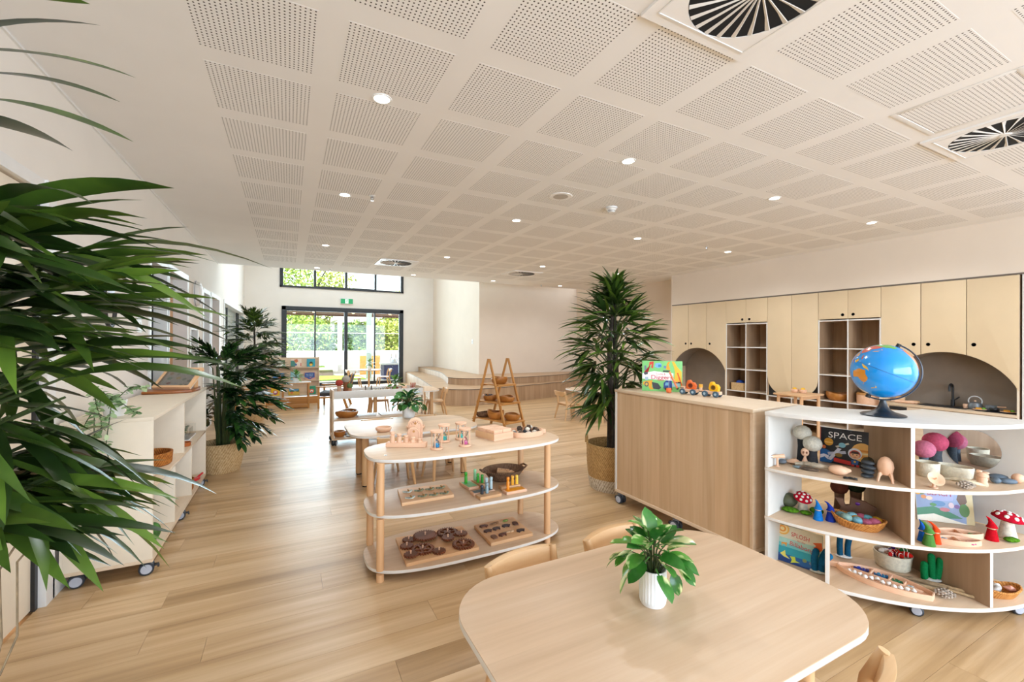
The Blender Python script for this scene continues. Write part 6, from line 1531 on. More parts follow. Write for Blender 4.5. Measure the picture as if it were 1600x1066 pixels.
for nm, x, y, cols, n_, rx, ry in (('deep blue glass beads', -.088, .040, ['#14309a', '#1f49c0', '#0e1f6a'], 70, .034, .027), ('turquoise glass beads', -.003, .042, ['#146fae', '#2a94c6', '#0e5288'], 70, .030, .027), ('green glass beads', .066, .036, ['#156a44', '#2c8c62'], 46, .022, .022), ('clear silvery beads', .118, .026, ['#8fa4a8', '#c2cfd0'], 18, .014, .01)):
    p = TB @ Vector((x, y, .008)); beads(f'{nm} in the fish-shaped wooden tray', tuple(p), n_, rx, ry, .0055, cols, math.atan2(-.37, .07), seed=n_)
g = random.Random(9)
words = ['first', 'second', 'third', 'fourth', 'fifth', 'sixth', 'seventh', 'eighth', 'ninth', 'tenth', 'eleventh', 'twelfth']
for i in range(12):
    p = TB @ Vector((-.125+.024*i, -.036+g.uniform(-.012, .012)*(1 if i < 9 else .4)+(.012 if i > 9 else 0), .019))
    b = B().lathe([(0, -.006), (.008, -.005), (.013, .0), (.010, .006), (.005, .011), (0, .014)], 10)
    one('sea_shell', b, plain(g.choice(['#ece6dd', '#e3dbd2', '#f0ece6']), .35, noise=.1, nscale=60), f'small white shell, {words[i]} along the front of the fish-shaped tray', 'shell', tuple(p), g.uniform(0, 6), 'white shells in the fish-shaped tray', rot=(g.uniform(-.7, .7), g.uniform(-.7, .7), g.uniform(0, 6)))
t = thing('felt_tub', 'round cream felt tub of clownfish toys on the bottom shelf', 'tub', (3.085, 1.215, S3))
part('tub_body', B().lathe([(0, 0), (.072, 0), (.080, .01), (.088, .085), (.082, .085), (.074, .05), (0, .045)], 36), M['feltw'], t)
g = random.Random(12)
for i in range(9):
    a = i*2.4; r = .022+.04*(i % 3)/2
    x, y = 3.085+r*math.cos(a), 1.215+r*math.sin(a); 
    f_ = thing('felt_fish', f'striped felt clownfish, {words[i]} in the cream tub', 'toy fish', (x, y, S3+.078+.008*(i % 3)), a, 'clownfish toys in the cream tub')
    col = ['#c8281c', '#d8d0c8', '#c22018', '#3a2a6a', '#b8201c', '#2f6a3a', '#cf2a1c', '#b9241c', '#4a2f7a'][i]
    part('body', B().ell((0, 0, 0), (.028, .011, .015), 14, 9), felt(col), f_)
    part('tail_fin', B().prism([(-.024, 0), (-.042, .014), (-.036, 0), (-.042, -.014)], -.003, .003, T=Matrix.Rotation(R(90), 4, 'X')), felt(col), f_)
    part('stripe', B().lathe([(.0155, -.002), (.0158, .002)], 14, sx=.72, T=Matrix.Translation((.008, 0, 0)) @ Matrix.Rotation(R(90), 4, 'Y') @ Matrix.Rotation(R(90), 4, 'Z')).lathe([(.0145, -.002), (.0145, .002)], 14, sx=.72, T=Matrix.Translation((-.009, 0, 0)) @ Matrix.Rotation(R(90), 4, 'Y') @ Matrix.Rotation(R(90), 4, 'Z')), felt('#efece6'), f_)
def stick(label, pts, r, col, loc, rz=0):
    p = spline(pts, 6); return one('driftwood', B().tube(p, [r*(.55+.45*math.sin(math.pi*(i+1)/(len(p)+1)))*(1+.1*math.sin(i*1.7)) for i in range(len(p))], 8), plain(col, .9, noise=.2, nscale=30, bump=.5), label, 'driftwood', loc, rz)
stick('bent driftwood loop curling towards the right divider', [(-.13, .03, .012), (-.03, .02, .014), (.07, .01, .012), (.115, -.012, .010), (.10, -.028, .010), (.02, -.012, .012)], .009, '#b09672', (3.03, .985, S3), math.atan2(-.22, .12))
stick('forked driftwood stick behind the bead boat', [(-.12, -.01, .012), (0, .008, .014), (.11, 0, .012)], .010, '#8f7a5e', (2.99, 1.07, S3), math.atan2(-.2, .1))
stick('short pale driftwood stick before the green felt seaweed', [(-.08, 0, .01), (0, .006, .012), (.08, 0, .01)], .010, '#c4ab86', (2.955, 1.01, S3), math.atan2(-.16, .07))
cone('banksia seed cone at the front of the bottom shelf', (2.935, .945, S3), math.atan2(-.07, .04), .07, .02)
wbasket('wicker basket of shells at the right end of the bottom shelf', (3.215, .835, S3), .10, .055, .045, math.atan2(-.08, .14), M['rattan'])
for i, (dx, dy, c, lab) in enumerate(((-.05, .01, '#cfcac4', 'silvery spiral shell at the left of the shell basket'), (-.015, -.008, '#b9b4ae', 'grey ribbed shell in the middle of the shell basket'), (.02, .016, '#eae6e0', 'long white shell at the back of the shell basket'), (.05, -.008, '#d99a84', 'orange-pink shell at the right of the shell basket'), (-.03, .02, '#e2dcd4', 'pale shell at the back left of the shell basket'))):
    one('sea_shell', B().lathe([(0, -.022), (.008, -.016), (.014, -.004), (.016, .004), (.009, .014), (.004, .024), (0, .028)], 14), plain(c, .3, noise=.15, nscale=50), lab, 'shell', (3.215+dx, .835+dy-dx*.5, S3+.036), 0, rot=(1.2, .4*i, 1.1*i))
# ------------------------------------------------------------------ toys on the three-tier oval shelf
T1, T2, T3 = .685, .372, .062
dirx = math.atan2(-.10, .20)
t = thing('peg_stacker', 'beech block with five graded pegs at the left of the top oval shelf', 'stacking toy', (.665, 2.745, T1), dirx)
part('block', B().box(-.125, -.028, 0, .125, .032, .026), M['toy_x'], t, .002)
for i in range(5):
    h = .068-.011*i; x = -.09+.043*i
    part('peg', B().lathe([(0, .026), (.0155, .026), (.0155, .026+h*.62), (.010, .026+h*.68), (.011, .026+h*.76), (.0155, .026+h*.80), (.0145, .026+h*.97), (0, .026+h)], 18, c=(x, 0, 0)), M['toy'], t)
def archplate(label, loc, w, h, dots):
    t = thing('arch_board', label, 'toy', loc, R(-15))
    p = [(-w/2, 0), (w/2, 0), (w/2, h-w/2)]+[(w/2*math.cos(R(a)), h-w/2+w/2*math.sin(R(a))) for a in range(15, 180, 15)]+[(-w/2, h-w/2)]
    Tx = Matrix.Rotation(R(90), 4, 'X')
    part('board', B().prism(p, -.009, .009, T=Tx), M['toy'], t, .0015)
    k = .82
    part('raised_rim', B().tube([(x*k, -.010, y*k+.008) for x, y in p[1:]], .003, 5), M['toy_x'], t)
    part('peg_hole', B().lathe([(0, 0), (.008, 0), (.008, .003)], 14, T=Matrix.Translation((0, -.012, h*.74)) @ Tx), M['honey'], t)
    for i in range(dots): part('dot', B().ell((w*.28*math.cos(R(150-30*i)), -.010, h*.62+w*.30*math.sin(R(150-30*i))), (.003, .002, .003), 8, 5), M['walnut'], t)
    part('base', B().box(-w*.42, -.02, 0, w*.42, .02, .008), M['toy_x'], t, .001)
    return t
archplate('front shorter arch-topped beech board on the top oval shelf', (.735, 2.84, T1), .088, .100, 0)
archplate('back taller arch-topped beech board with dotted arc on the top oval shelf', (.765, 2.915, T1), .098, .150, 5)
def timer(label, x, y, col):
    t = thing('sand_timer', label, 'sand timer', (x, y, T1))
    for z in (0, .104): part('disc', B().lathe([(0, z), (.037, z), (.039, z+.002), (.039, z+.010), (.037, z+.012), (0, z+.012)], 28), M['toy_x'], t)
    for k in range(4):
        a = R(45+90*k+10); part('rod', B().cyl((.031*math.cos(a), .031*math.sin(a), .012), (.031*math.cos(a), .031*math.sin(a), .104), .0035, .0035, 8), M['toy'], t)
    part('glass_bulb', B().lathe([(.018, .013), (.020, .03), (.014, .05), (.003, .058), (.014, .066), (.020, .086), (.018, .103)], 20), M['clear'], t)
    part('sand', B().lathe([(0, .013), (.017, .013), (.0185, .026), (.008, .036), (0, .038)], 18), plain(col, .5), t)
    return t
timer('sand timer with blue sand, front left of four on the oval shelf', .815, 2.60, '#2f8fc0')
timer('sand timer with turquoise sand, back left of four on the oval shelf', .92, 2.77, '#3fc0b8')
timer('sand timer with pink sand, front right of four on the oval shelf', 1.00, 2.595, '#d85f98')
timer('sand timer with teal sand, back right of four on the oval shelf', 1.045, 2.79, '#45bfb0')
t = thing('block_box', 'open beech box stacked with beech blocks on the top oval shelf', 'box', (1.275, 2.745, T1), R(14))
part('box_base', B().box(-.085, -.105, 0, .085, .105, .006), M['toy_x'], t, .001)
part('box_side', B().box(-.085, -.105, .006, .085, -.097, .045), M['toy_x'], t, .001); part('box_side', B().box(-.085, .097, .006, .085, .105, .045), M['toy_x'], t, .001)
part('box_side', B().box(-.085, -.097, .006, -.077, .097, .045), M['birch_y'], t, .001); part('box_side', B().box(.077, -.097, .006, .085, .097, .045), M['birch_y'], t, .001)
TBX = Matrix.Translation((1.275, 2.745, T1)) @ Matrix.Rotation(R(14), 4, 'Z')
bm_ = B().box(-.0375, -.046, 0, .0375, .046, .020).mesh('beech_block', M['toy_x'], .0015)
nm = [['front left', 'back left'], ['front right', 'back right']]
for lv in range(3):
    for i in range(2):
        for j in range(2):
            p = TBX @ Vector((-.0385+.077*i, -.0475+.095*j, .0065+.0205*lv))
            o = put('beech_block', bm_); o.location = p; o.rotation_euler = (0, 0, R(14+rnd.uniform(-1, 1)))
            tag(o, f'{nm[i][j]} beech block in the {["bottom", "middle", "top"][lv]} layer of the block box', 'block', 'beech blocks in the box')
t = thing('stone_tray', 'oval beech tray heaped with pebbles and cones on the oval shelf', 'tray', (1.515, 2.725, T1), R(8))
part('tray_body', B().prism(sellipse(.26, .20, 2.4), 0, .006), M['toy_x'], t)
b = B(); pts = sellipse(.26, .20, 2.4, 48); v = []; f = []
for x, y in pts: v += [(x, y, 0), (x, y, .034), (x*.94, y*.92, .034), (x*.94, y*.92, .006)]
for i in range(48):
    j = (i+1) % 48
    for a in range(3): f.append((i*4+a, j*4+a, j*4+a+1, i*4+a+1))
part('tray_wall', b.add(v, f), M['toy_x'], t)
part('handle_block', B().box(.105, -.045, 0, .15, -.005, .03), M['toy'], t, .004)
TT = Matrix.Translation((1.515, 2.725, T1)) @ Matrix.Rotation(R(8), 4, 'Z')
g = random.Random(21)
stn = [('#3f474e', 'charcoal pebble'), ('#c9c0b2', 'pale pebble'), ('#7f868c', 'grey pebble'), ('#5c4636', 'brown cone'), ('#4a3628', 'dark brown cone'), ('#d8cdbb', 'cream pebble'), ('#8f7a5f', 'tan pebble'), ('#2f363c', 'near-black pebble')]
adj = ['at the left end', 'front left', 'back left', 'left of centre', 'front centre', 'in the centre', 'back centre', 'right of centre', 'front right', 'back right', 'near the right end', 'at the right end', 'on top at the left', 'on top in the middle', 'on top at the right', 'far back right']
pos = [(-.10, 0), (-.075, -.045), (-.075, .045), (-.05, .0), (-.02, -.055), (-.005, .0), (-.015, .055), (.035, .005), (.04, -.05), (.045, .05), (.075, -.03), (.095, .012), (-.04, .02), (0, -.02), (.045, .025), (.072, .045)]
for i, (x, y) in enumerate(pos):
    c, n = stn[(i*3) % 8] if i not in (7, 10, 11, 14) else stn[3+(i % 2)]
    if i in (2, 6, 13): c, n = stn[5]
    if i in (4, 8): c, n = stn[1]
    p = TT @ Vector((x, y, .022+(.02 if i >= 12 else 0)))
    if 'cone' in n:
        b = B()
        for k in range(5):
            for q in range(6): b.ell(((.016-.0025*abs(k-1.5))*math.cos(q*1.05+k*.5), (.016-.0025*abs(k-1.5))*math.sin(q*1.05+k*.5), -.012+.007*k), (.007, .005, .004), 6, 4)
        b.ell((0, 0, 0), (.013, .013, .018), 10, 7)
    else: b = B().ell((0, 0, 0), (g.uniform(.018, .025), g.uniform(.014, .018), g.uniform(.010, .015)), 14, 9, jit=.05, seed=i)
    one('pine_cone' if 'cone' in n else 'pebble', b, plain(c, .6, noise=.2, nscale=40), f'{n} {adj[i]} of the oval pebble tray', 'cone' if 'cone' in n else 'pebble', tuple(p), 0, 'pebbles and cones in the oval tray', rot=(g.uniform(-.3, .3), g.uniform(-.3, .3), g.uniform(0, 6)))
# middle tier
t = thing('moth_board', 'flat beech board with eight winged pieces on the middle oval shelf', 'puzzle', (0, 0, T2))
part('board', B().prism([(.600, 2.585), (.925, 2.585), (.945, 2.80), (.632, 2.845)], 0, .020), M['birch'], t, .003)
wm1, wm2, bodm = plain('#7f8468', .7, noise=.35, nscale=90), plain('#b4bdb4', .7, noise=.3, nscale=60), plain('#b58a4a', .5)
for i, (x, y) in enumerate([(0.679, 2.750), (0.750, 2.740), (0.819, 2.733), (0.890, 2.731), (0.667, 2.637), (0.743, 2.631), (0.812, 2.622), (0.880, 2.621)]):
    o = part('moth_piece', B().prism([(0, -.012), (.012, -.010), (.032, .010), (.028, .026), (.010, .016), (0, .006), (-.010, .016), (-.028, .026), (-.032, .010), (-.012, -.010)], 0, .006), wm2 if i in (0, 4) else wm1, t, .001, T=Matrix.Translation((x, y, .020)) @ Matrix.Rotation(R(8), 4, 'Z'))
    put('moth_body', B().ell((0, 0, .012), (.004, .018, .006), 10, 6).mesh('moth_body', bodm), o)
def pegboard(label, boards, pegs):
    t = thing('peg_game', label, 'peg toy', (0, 0, T2))
    for pts, z0, z1, col in boards:
        part('board', B().prism(pts, z0, z1), M['birch'] if col is None else M['toy_x'], t, .0015)
        if col:
            cx = sum(p[0] for p in pts)/4; cy = sum(p[1] for p in pts)/4
            part('colour_inlay', B().prism([(cx+(x-cx)*.86, cy+(y-cy)*.80) for x, y in pts], z1, z1+.001), plain(col, .5), t)
    for x, y, h, c in pegs: part('peg', B().lathe([(0, .02), (.0105, .02), (.0105, .02+h*.62), (.0085, .02+h*.66), (.0085, .02+h*.72), (.0105, .02+h*.76), (.0105, .02+h*.94), (.008, .02+h), (0, .02+h)], 16, c=(x, y, 0)), plain(c, .4), t)
    return t
def quad(cx, cy, w, d, rz):
    c, s = math.cos(rz), math.sin(rz); return [(cx+x*c-y*s, cy+x*s+y*c) for x, y in ((-w/2, -d/2), (w/2, -d/2), (w/2, d/2), (-w/2, d/2))]
pegboard('peg game of green pegs on stepped beech boards, back left of three', [(quad(1.085, 2.735, .075, .145, .1), 0, .018, '#7cc08a'), (quad(1.165, 2.745, .055, .13, .1), 0, .018, None)],
         [(1.070, 2.755, .075, '#3cae2e'), (1.150, 2.79, .075, '#9bd6a4'), (1.150, 2.735, .060, '#3fae3a'), (1.172, 2.715, .055, '#2f9a35')])
pegboard('peg game of grey-blue pegs on stepped beech boards, front of three', [(quad(1.115, 2.575, .15, .055, .06), 0, .018, '#5c6f76'), (quad(1.125, 2.50, .15, .065, .06), 0, .018, None)],
         [(1.085, 2.515, .055, '#27323d'), (1.120, 2.515, .065, '#8aa3ac'), (1.145, 2.582, .075, '#a9bfc6'), (1.178, 2.582, .075, '#b4cbd0')])
pegboard('peg game of orange and yellow pegs on stepped beech boards, right of three', [(quad(1.315, 2.583, .14, .045, 0), 0, .022, None), (quad(1.312, 2.505, .15, .062, .03), 0, .018, '#f2a21c')],
         [(1.268, 2.515, .080, '#f0901c'), (1.335, 2.583, .062, '#f4b23a'), (1.368, 2.583, .062, '#f6c84a')])
t = thing('wicker_bowl', 'brown wicker bowl with two grips holding domino blocks, middle oval shelf', 'bowl', (1.365, 2.775, T2))
b = B().lathe([(0, 0), (.085, 0), (.11, .02), (.145, .065), (.155, .075), (.148, .077), (.10, .024), (.08, .010), (0, .008)], 44, sy=.82)
part('bowl_body', b, M['rattan_dk'], t)
for s in (-1, 1): part('grip', B().tube([(s*.148, -.035, .072), (s*.172, -.025, .082), (s*.172, .025, .082), (s*.148, .035, .072)], .007, 7), M['rattan_dk'], t)
for i, (x, y, z, rz, rx) in enumerate(((-.01, -.01, .062, -.5, .2), (-.055, -.005, .035, .5, -.1), (.045, .015, .038, .15, .1))):
    tt = thing('domino_block', ['top wooden domino block in the brown wicker bowl', 'left wooden domino block in the brown wicker bowl', 'right wooden domino block in the brown wicker bowl'][i], 'block', (1.365+x, 2.775+y, T2+z), 0, 'domino blocks in the wicker bowl')
    tt.rotation_euler = (rx, .1, rz)
    part('block', B().box(-.042, -.021, -.008, .042, .021, .008), M['birch'], tt, .002)
    part('spots', B().ell((-.025, -.008, .0083), (.004, .004, .001), 8, 4).ell((-.012, .008, .0083), (.004, .004, .001), 8, 4).ell((.014, .008, .0083), (.004, .004, .001), 8, 4).ell((.026, -.008, .0083), (.004, .004, .001), 8, 4), M['walnut'], tt)
# bottom tier: gear board and animal puzzle
t = thing('gear_board', 'beech board of dark toothed wooden gears on the lowest oval shelf', 'gear toy', (0, 0, T3))
part('board', B().prism([(.602, 2.475), (1.05, 2.475), (1.065, 2.815), (.618, 2.835)], 0, .020), M['birch'], t, .002)
def gear(r, teeth, spokes):
    b = B(); out = []; n = teeth*4
    for i in range(n):
        a = 2*math.pi*i/n; rr = r if i % 4 in (1, 2) else r*.84
        out.append((rr*math.cos(a), rr*math.sin(a)))
    z0, z1 = 0, .012
    if not spokes: return b.prism(out, z0, z1)
    ri, rs = r*.68, r*.30
    def ringz(p, q):
        k = len(p); o = len(b.v); b.v += [(x, y, z0) for x, y in p]+[(x, y, z1) for x, y in p]+[(x, y, z0) for x, y in q]+[(x, y, z1) for x, y in q]
        for i in range(k):
            j = (i+1) % k
            for fc in ((i, j, k+j, k+i), (k+i, k+j, 3*k+j, 3*k+i), (2*k+j, 2*k+i, 3*k+i, 3*k+j), (j, i, 2*k+i, 2*k+j)): b.f.append(tuple(o+x for x in fc)); b.m.append(0)
    ringz(out, [(ri*math.cos(2*math.pi*i/n), ri*math.sin(2*math.pi*i/n)) for i in range(n)])
    b.lathe([(0, z0), (rs, z0), (rs, z1), (0, z1)], 18)
    for k in range(spokes): b.box(rs*.8, -r*.09, z0+.0005, ri*1.03, r*.09, z1-.0005, T=Matrix.Rotation(2*math.pi*k/spokes, 4, 'Z'))
    return b
G = [(.683, 2.752, .040, 14, 0), (.785, 2.737, .076, 28, 0), (.652, 2.672, .042, 14, 0), (.728, 2.590, .072, 28, 5), (.810, 2.522, .040, 14, 0), (.641, 2.530, .042, 14, 0), (.938, 2.745, .070, 26, 5), (.905, 2.640, .042, 16, 0), (1.003, 2.660, .040, 14, 0), (.972, 2.540, .070, 26, 5)]
gmesh = {}
for i, (x, y, r, n, s) in enumerate(G):
    key = (r, n, s)
    if key not in gmesh: gmesh[key] = gear(r, n, s).mesh('gear', M['walnut'], .0008, seg=1)
    o = put('gear', gmesh[key], t, Matrix.Translation((x, y, .021+(.0125 if i in (1, 5, 7, 8) else 0))) @ Matrix.Rotation(.2*i, 4, 'Z'))
    put('knob', B().cyl((0, 0, .012), (0, 0, .022), .004, .004, 10).ell((0, 0, .026), (.006, .006, .006), 12, 8).mesh('knob', M['toy']), o, None)
t = thing('animal_puzzle', 'beech inset puzzle of dark wooden animals on the lowest oval shelf', 'puzzle', (0, 0, T3))
part('board', B().prism([(1.135, 2.485), (1.445, 2.495), (1.448, 2.795), (1.142, 2.785)], 0, .022), M['birch'], t, .004)
shapes = {'boar': [(-.030, -.004), (-.022, .014), (-.004, .018), (.014, .016), (.022, .010), (.032, .002), (.026, -.006), (.018, -.008), (.018, -.020), (.012, -.020), (.010, -.010), (-.012, -.010), (-.014, -.020), (-.020, -.020), (-.022, -.010)],
 'lizard': [(-.04, -.002), (-.015, .004), (.01, .006), (.03, .004), (.034, 0), (.02, -.004), (.012, -.012), (.008, -.005), (-.012, -.004), (-.02, -.011), (-.02, -.003)],
 'leaf': [(-.022, 0), (-.008, .010), (.012, .010), (.024, 0), (.010, -.009), (-.010, -.008)],
 'owl': [(-.014, -.024), (-.018, 0), (-.016, .018), (-.008, .024), (.008, .024), (.016, .018), (.018, 0), (.014, -.024)]}
an = [('boar', '#6a4436'), ('lizard', '#8a6a4a'), ('leaf', '#7f9a4a'), ('owl', '#5a3a2e'), ('boar', '#4a2f2a'), ('boar', '#4f3a38'), ('boar', '#3c3038'), ('owl', '#7a5540'), ('boar', '#6a3f30'), ('lizard', '#c8a886'), ('boar', '#3f2f2e')]
for i, (x, y) in enumerate([(1.191, 2.730), (1.277, 2.740), (1.363, 2.745), (1.404, 2.672), (1.185, 2.649), (1.253, 2.657), (1.331, 2.669), (1.186, 2.548), (1.250, 2.554), (1.305, 2.573), (1.385, 2.558)]):
    k, c = an[i]; part('animal_piece', B().prism(shapes[k], 0, .008), plain(c, .6, noise=.15, nscale=60), t, .001, T=Matrix.Translation((x, y, .022)) @ Matrix.Rotation(.15*(i % 3)-.1, 4, 'Z') @ Matrix.Scale(1.05, 4))
# bowls on the table behind
def turned(nm, label, loc, r, h, mat, cat='bowl', rz=0, wob=0, th=.008):
    b = B().lathe([(0, 0), (r*.70, 0), (r*.88, h*.25), (r, h*.7), (r*.96, h), (r*.96-th, h), (r*.90-th, h*.6), (r*.6, h*.2), (0, h*.16)], 32)
    if wob:
        g = random.Random(wob)
        a0, a1 = g.uniform(0, 6), g.uniform(0, 6)
        for i, (x, y, z) in enumerate(b.v):
            a = math.atan2(y, x); k = 1+.06*math.sin(2*a+a0)+.03*math.sin(3*a+a1); b.v[i] = (x*k, y*k, z*(1+.12*math.sin(2*a+a1)*(z/h)))
    return one(nm, b, mat, label, cat, loc, rz)
turned('wooden_dish', 'round shallow beech dish on the table, left of the arch boards', (.80, 4.20, .5), .075, .040, M['toy_x'], 'dish')
turned('wooden_dish', 'round shallow beech dish on the table, right of the arch boards', (1.09, 4.14, .5), .09, .040, M['toy_x'], 'dish')
# ladder-shelf bowls
LT = Matrix.Translation((2.905, 6.11, 0)) @ Matrix.Rotation(R(18), 4, 'Z')
for (x, y, z, r, h, lab, w) in ((.0, -.02, .70, .135, .10, 'turned wooden bowl on the top step of the ladder shelf', 1), (-.04, .15, .43, .115, .085, 'wooden bowl with dark contents, left on the middle ladder step', 2), (.03, -.15, .43, .135, .085, 'wide wooden bowl, right on the middle ladder step', 3),
    (-.05, .0, .16, .130, .125, 'deep rough wooden bowl, middle of the lowest ladder step', 4), (.05, -.25, .16, .13, .09, 'wide wooden bowl, right on the lowest ladder step', 5)):
    p = LT @ Vector((x, y, z)); turned('wooden_bowl', lab, tuple(p), r, h, M['bowl'], 'bowl', .5*w, w, .02)
p = LT @ Vector((-.05, .275, .16)); turned('wicker_bowl', 'dark frayed wicker bowl, left on the lowest ladder step', tuple(p), .125, .07, M['rattan_dk'], 'bowl', 0, 7)
p = LT @ Vector((-.04, .15, .43+.06)); beads('dark seed pods in the left bowl on the middle ladder step', tuple(p), 30, .08, .08, .014, ['#3a2c28', '#5a4a50', '#2c2424'], seed=31, nm='seed_pods')
p = LT @ Vector((0, -.02, .70+.075)); beads('wood shavings in the bowl on the top ladder step', tuple(p), 34, .095, .095, .015, ['#b07a42', '#8f5c2e', '#c79458'], seed=32, nm='wood_shavings')
# trolley contents
def lolly(label, x, y, z0, zc, r, rt, tc, bc): return felttree(label, x, y, z0, rt, zc, r, tc, bc)
lolly('red felt tree standing in the trolley tray', .600, 6.20, .615, .792, .048, .026, '#c9a48a', '#a84438')
lolly('grey felt tree standing in the trolley tray', .690, 6.25, .615, .835, .054, .036, '#8f5c40', '#a9a093')
lolly('small green felt tree standing in the trolley tray', .722, 6.10, .615, .757, .038, .026, '#b07a58', '#5f7248')
t = thing('glass_jar', 'clear glass tumbler standing in the trolley tray', 'glass', (.975, 6.2, .615))
part('vessel', B().lathe([(0, 0), (.045, 0), (.05, .13), (.047, .13), (.043, .006), (0, .006)], 24), M['clear'], t)
part('contents', B().lathe([(0, .007), (.042, .007), (.043, .03), (0, .032)], 20), plain('#c9a68a', .8, noise=.2), t)
for i, x in enumerate((1.035, 1.085, 1.135, 1.185, 1.235)):
    t = thing('paint_jar', f'small clear jar with yellow and purple bands, {["first", "second", "third", "fourth", "fifth"][i]} from the left in the trolley tray', 'jar', (x, 6.12+.02*(i % 2), .615), 0, 'small jars in the trolley tray')
    part('vessel', B().lathe([(0, 0), (.019, 0), (.021, .006), (.021, .085), (.017, .09), (.017, .10), (.0155, .10), (.0155, .088), (.019, .083), (.019, .004), (0, .004)], 18), M['clear'], t)
    part('contents', B().lathe([(0, .005), (.018, .005), (.018, .045), (0, .045)], 16), plain(['#4a3f8a', '#6a4a90', '#3f4a8a', '#7a4a80', '#4a4a90'][i], .4), t)
    part('label_band', B().lathe([(.0214, .058), (.0214, .074)], 18), plain('#d8b23a', .5), t)
ovbowl('wooden_tray', 'low oval beech tray in the trolley tray behind the felt trees', 'tray', (.86, 6.27, .615), .11, .05, .05, M['toy_x'])
t = thing('pencil_cup', 'small pale cup of reddish wooden sticks in the trolley tray', 'cup', (1.575, 6.2, .615))
part('cup', B().lathe([(0, 0), (.032, 0), (.038, .075), (.035, .075), (.030, .006), (0, .006)], 20), M['pot_white'], t)
for i in range(7): part('stick', B().cyl((.012*math.cos(i), .012*math.sin(i), .01), (.030*math.cos(i*1.1)+.004*i, .022*math.sin(i*1.1), .135+.006*(i % 3)), .007, .007, 7), plain(['#b8705c', '#a85c4c', '#c48a74'][i % 3], .6), t)
one('cork_block', B().prism(rrect(.07, .05, .012), 0, .10), M['toy_x'], 'pinkish wooden block between plant and stick cup in the trolley tray', 'block', (1.47, 6.22, .615), bevel=.004)
one('cork_block', B().prism(rrect(.05, .05, .012), 0, .085), M['birch'], 'narrow wooden block left of the trolley plant', 'block', (1.262, 6.35, .615), bevel=.004)
turned('wooden_bowl', 'wide wooden bowl of pods on the middle trolley shelf', (.70, 6.20, .333), .14, .085, M['bowl'], 'bowl', 0, 8, .02)
beads('dark pods in the wide bowl on the middle trolley shelf', (.70, 6.20, .385), 30, .09, .09, .014, ['#4a3428', '#6a4a38', '#33241c'], seed=33, nm='seed_pods')
turned('wooden_bowl', 'small footed wooden bowl on the lowest trolley shelf', (.60, 6.15, .088), .075, .075, M['bowl'], 'bowl')
turned('plate', 'blue-grey plate on the lowest trolley shelf', (.76, 6.12, .088), .08, .014, plain('#9aa7ac', .4), 'plate')
turned('wooden_tray', 'dark round tray behind the plate on the lowest trolley shelf', (.72, 6.30, .088), .09, .02, M['walnut'], 'tray')

# ------------------------------------------------------------------ things on the long left shelf
one('wood_slab', B().prism([(-.17, -.19), (.02, -.21), (.16, -.16), (.19, .02), (.165, .20), (0, .23), (-.15, .20), (-.185, .0)], 0, .022), M['redgum'], 'polished red wood slab on the long left shelf', 'slab', (-.885, 4.66, .91), bevel=.005)
t = thing('specimen_case', 'slanted glazed specimen frame of flowers and insects on the wood slab', 'frame', (-.885, 4.61, .933), R(-22))
Tf = Matrix.Rotation(R(38), 4, 'X')
for a in ((-.15, 0, 0, .15, .022, .028), (-.15, .228, 0, .15, .25, .028), (-.15, .022, 0, -.128, .228, .028), (.128, .022, 0, .15, .228, .028)): part('frame_bar', B().box(*a), M['birch'], t, .003, T=Tf)
part('back_board', B().box(-.148, .002, -.006, .148, .248, .003), plain('#d9d4c8', .8), t, smooth=False, T=Tf)
part('glass_cover', B().box(-.128, .022, .020, .128, .228, .022), M['clear'], t, smooth=False, T=Tf)
for i, (x, y, c, r) in enumerate(((-.09, .19, '#c9905c', .018), (-.03, .185, '#8f9a86', .016), (.05, .195, '#7a5a4a', .02), (.09, .17, '#9a8a80', .016), (-.08, .13, '#6fa58a', .022), (-.01, .135, '#e0b838', .020), (.045, .12, '#6f7f68', .018), (.095, .10, '#5a4a40', .018), (-.06, .07, '#b03040', .018), (0, .065, '#a8b0b8', .016), (.05, .05, '#6a8a6a', .016), (.09, .045, '#4a3f3a', .014))):
    b = B().ell((0, 0, .004), (r*.35, r*.5, .004), 8, 5)
    for k in range(6): b.ell((r*.6*math.cos(k*1.05), r*.6*math.sin(k*1.05), .003), (r*.42, r*.30, .003), 8, 5)
    part('specimen', b, plain(c, .6), t, T=Tf @ Matrix.Translation((x, y, .004)))
part('prop', B().box(-.10, .14, 0, -.09, .19, .135).box(.09, .14, 0, .10, .19, .135), M['birch_z'], t, smooth=False)
ovbowl('wicker_tray', 'round orange wicker tray in the near upper cubby of the long left shelf', 'tray', (-.835, 3.72, .508), .13, .13, .085, M['rattan_or'], th=.012, flare=.93)
one('sea_shell', B().lathe([(0, 0), (.03, .004), (.055, .025), (.058, .045), (.050, .044), (.028, .016), (0, .012)], 20, sx=.8), plain('#e4d8cc', .4, noise=.06), 'large pale shell at the front edge of the left shelf cubby', 'shell', (-.76, 3.40, .508))
ovbowl('amber_bowl', 'small amber bowl in the far upper cubby of the long left shelf', 'bowl', (-.74, 4.27, .508), .05, .05, .03, plain('#a85a2c', .25, coat=.5))
t = thing('specimen_case', 'clear case of small seedlings in the far upper cubby of the left shelf', 'case', (-.80, 4.62, .508))
part('case_base', B().box(-.06, -.16, 0, .06, .16, .012), plain('#e9ebea', .3), t, .002)
part('clear_cover', B().box(-.06, -.16, .012, .06, .16, .10), M['clear'], t, smooth=False)
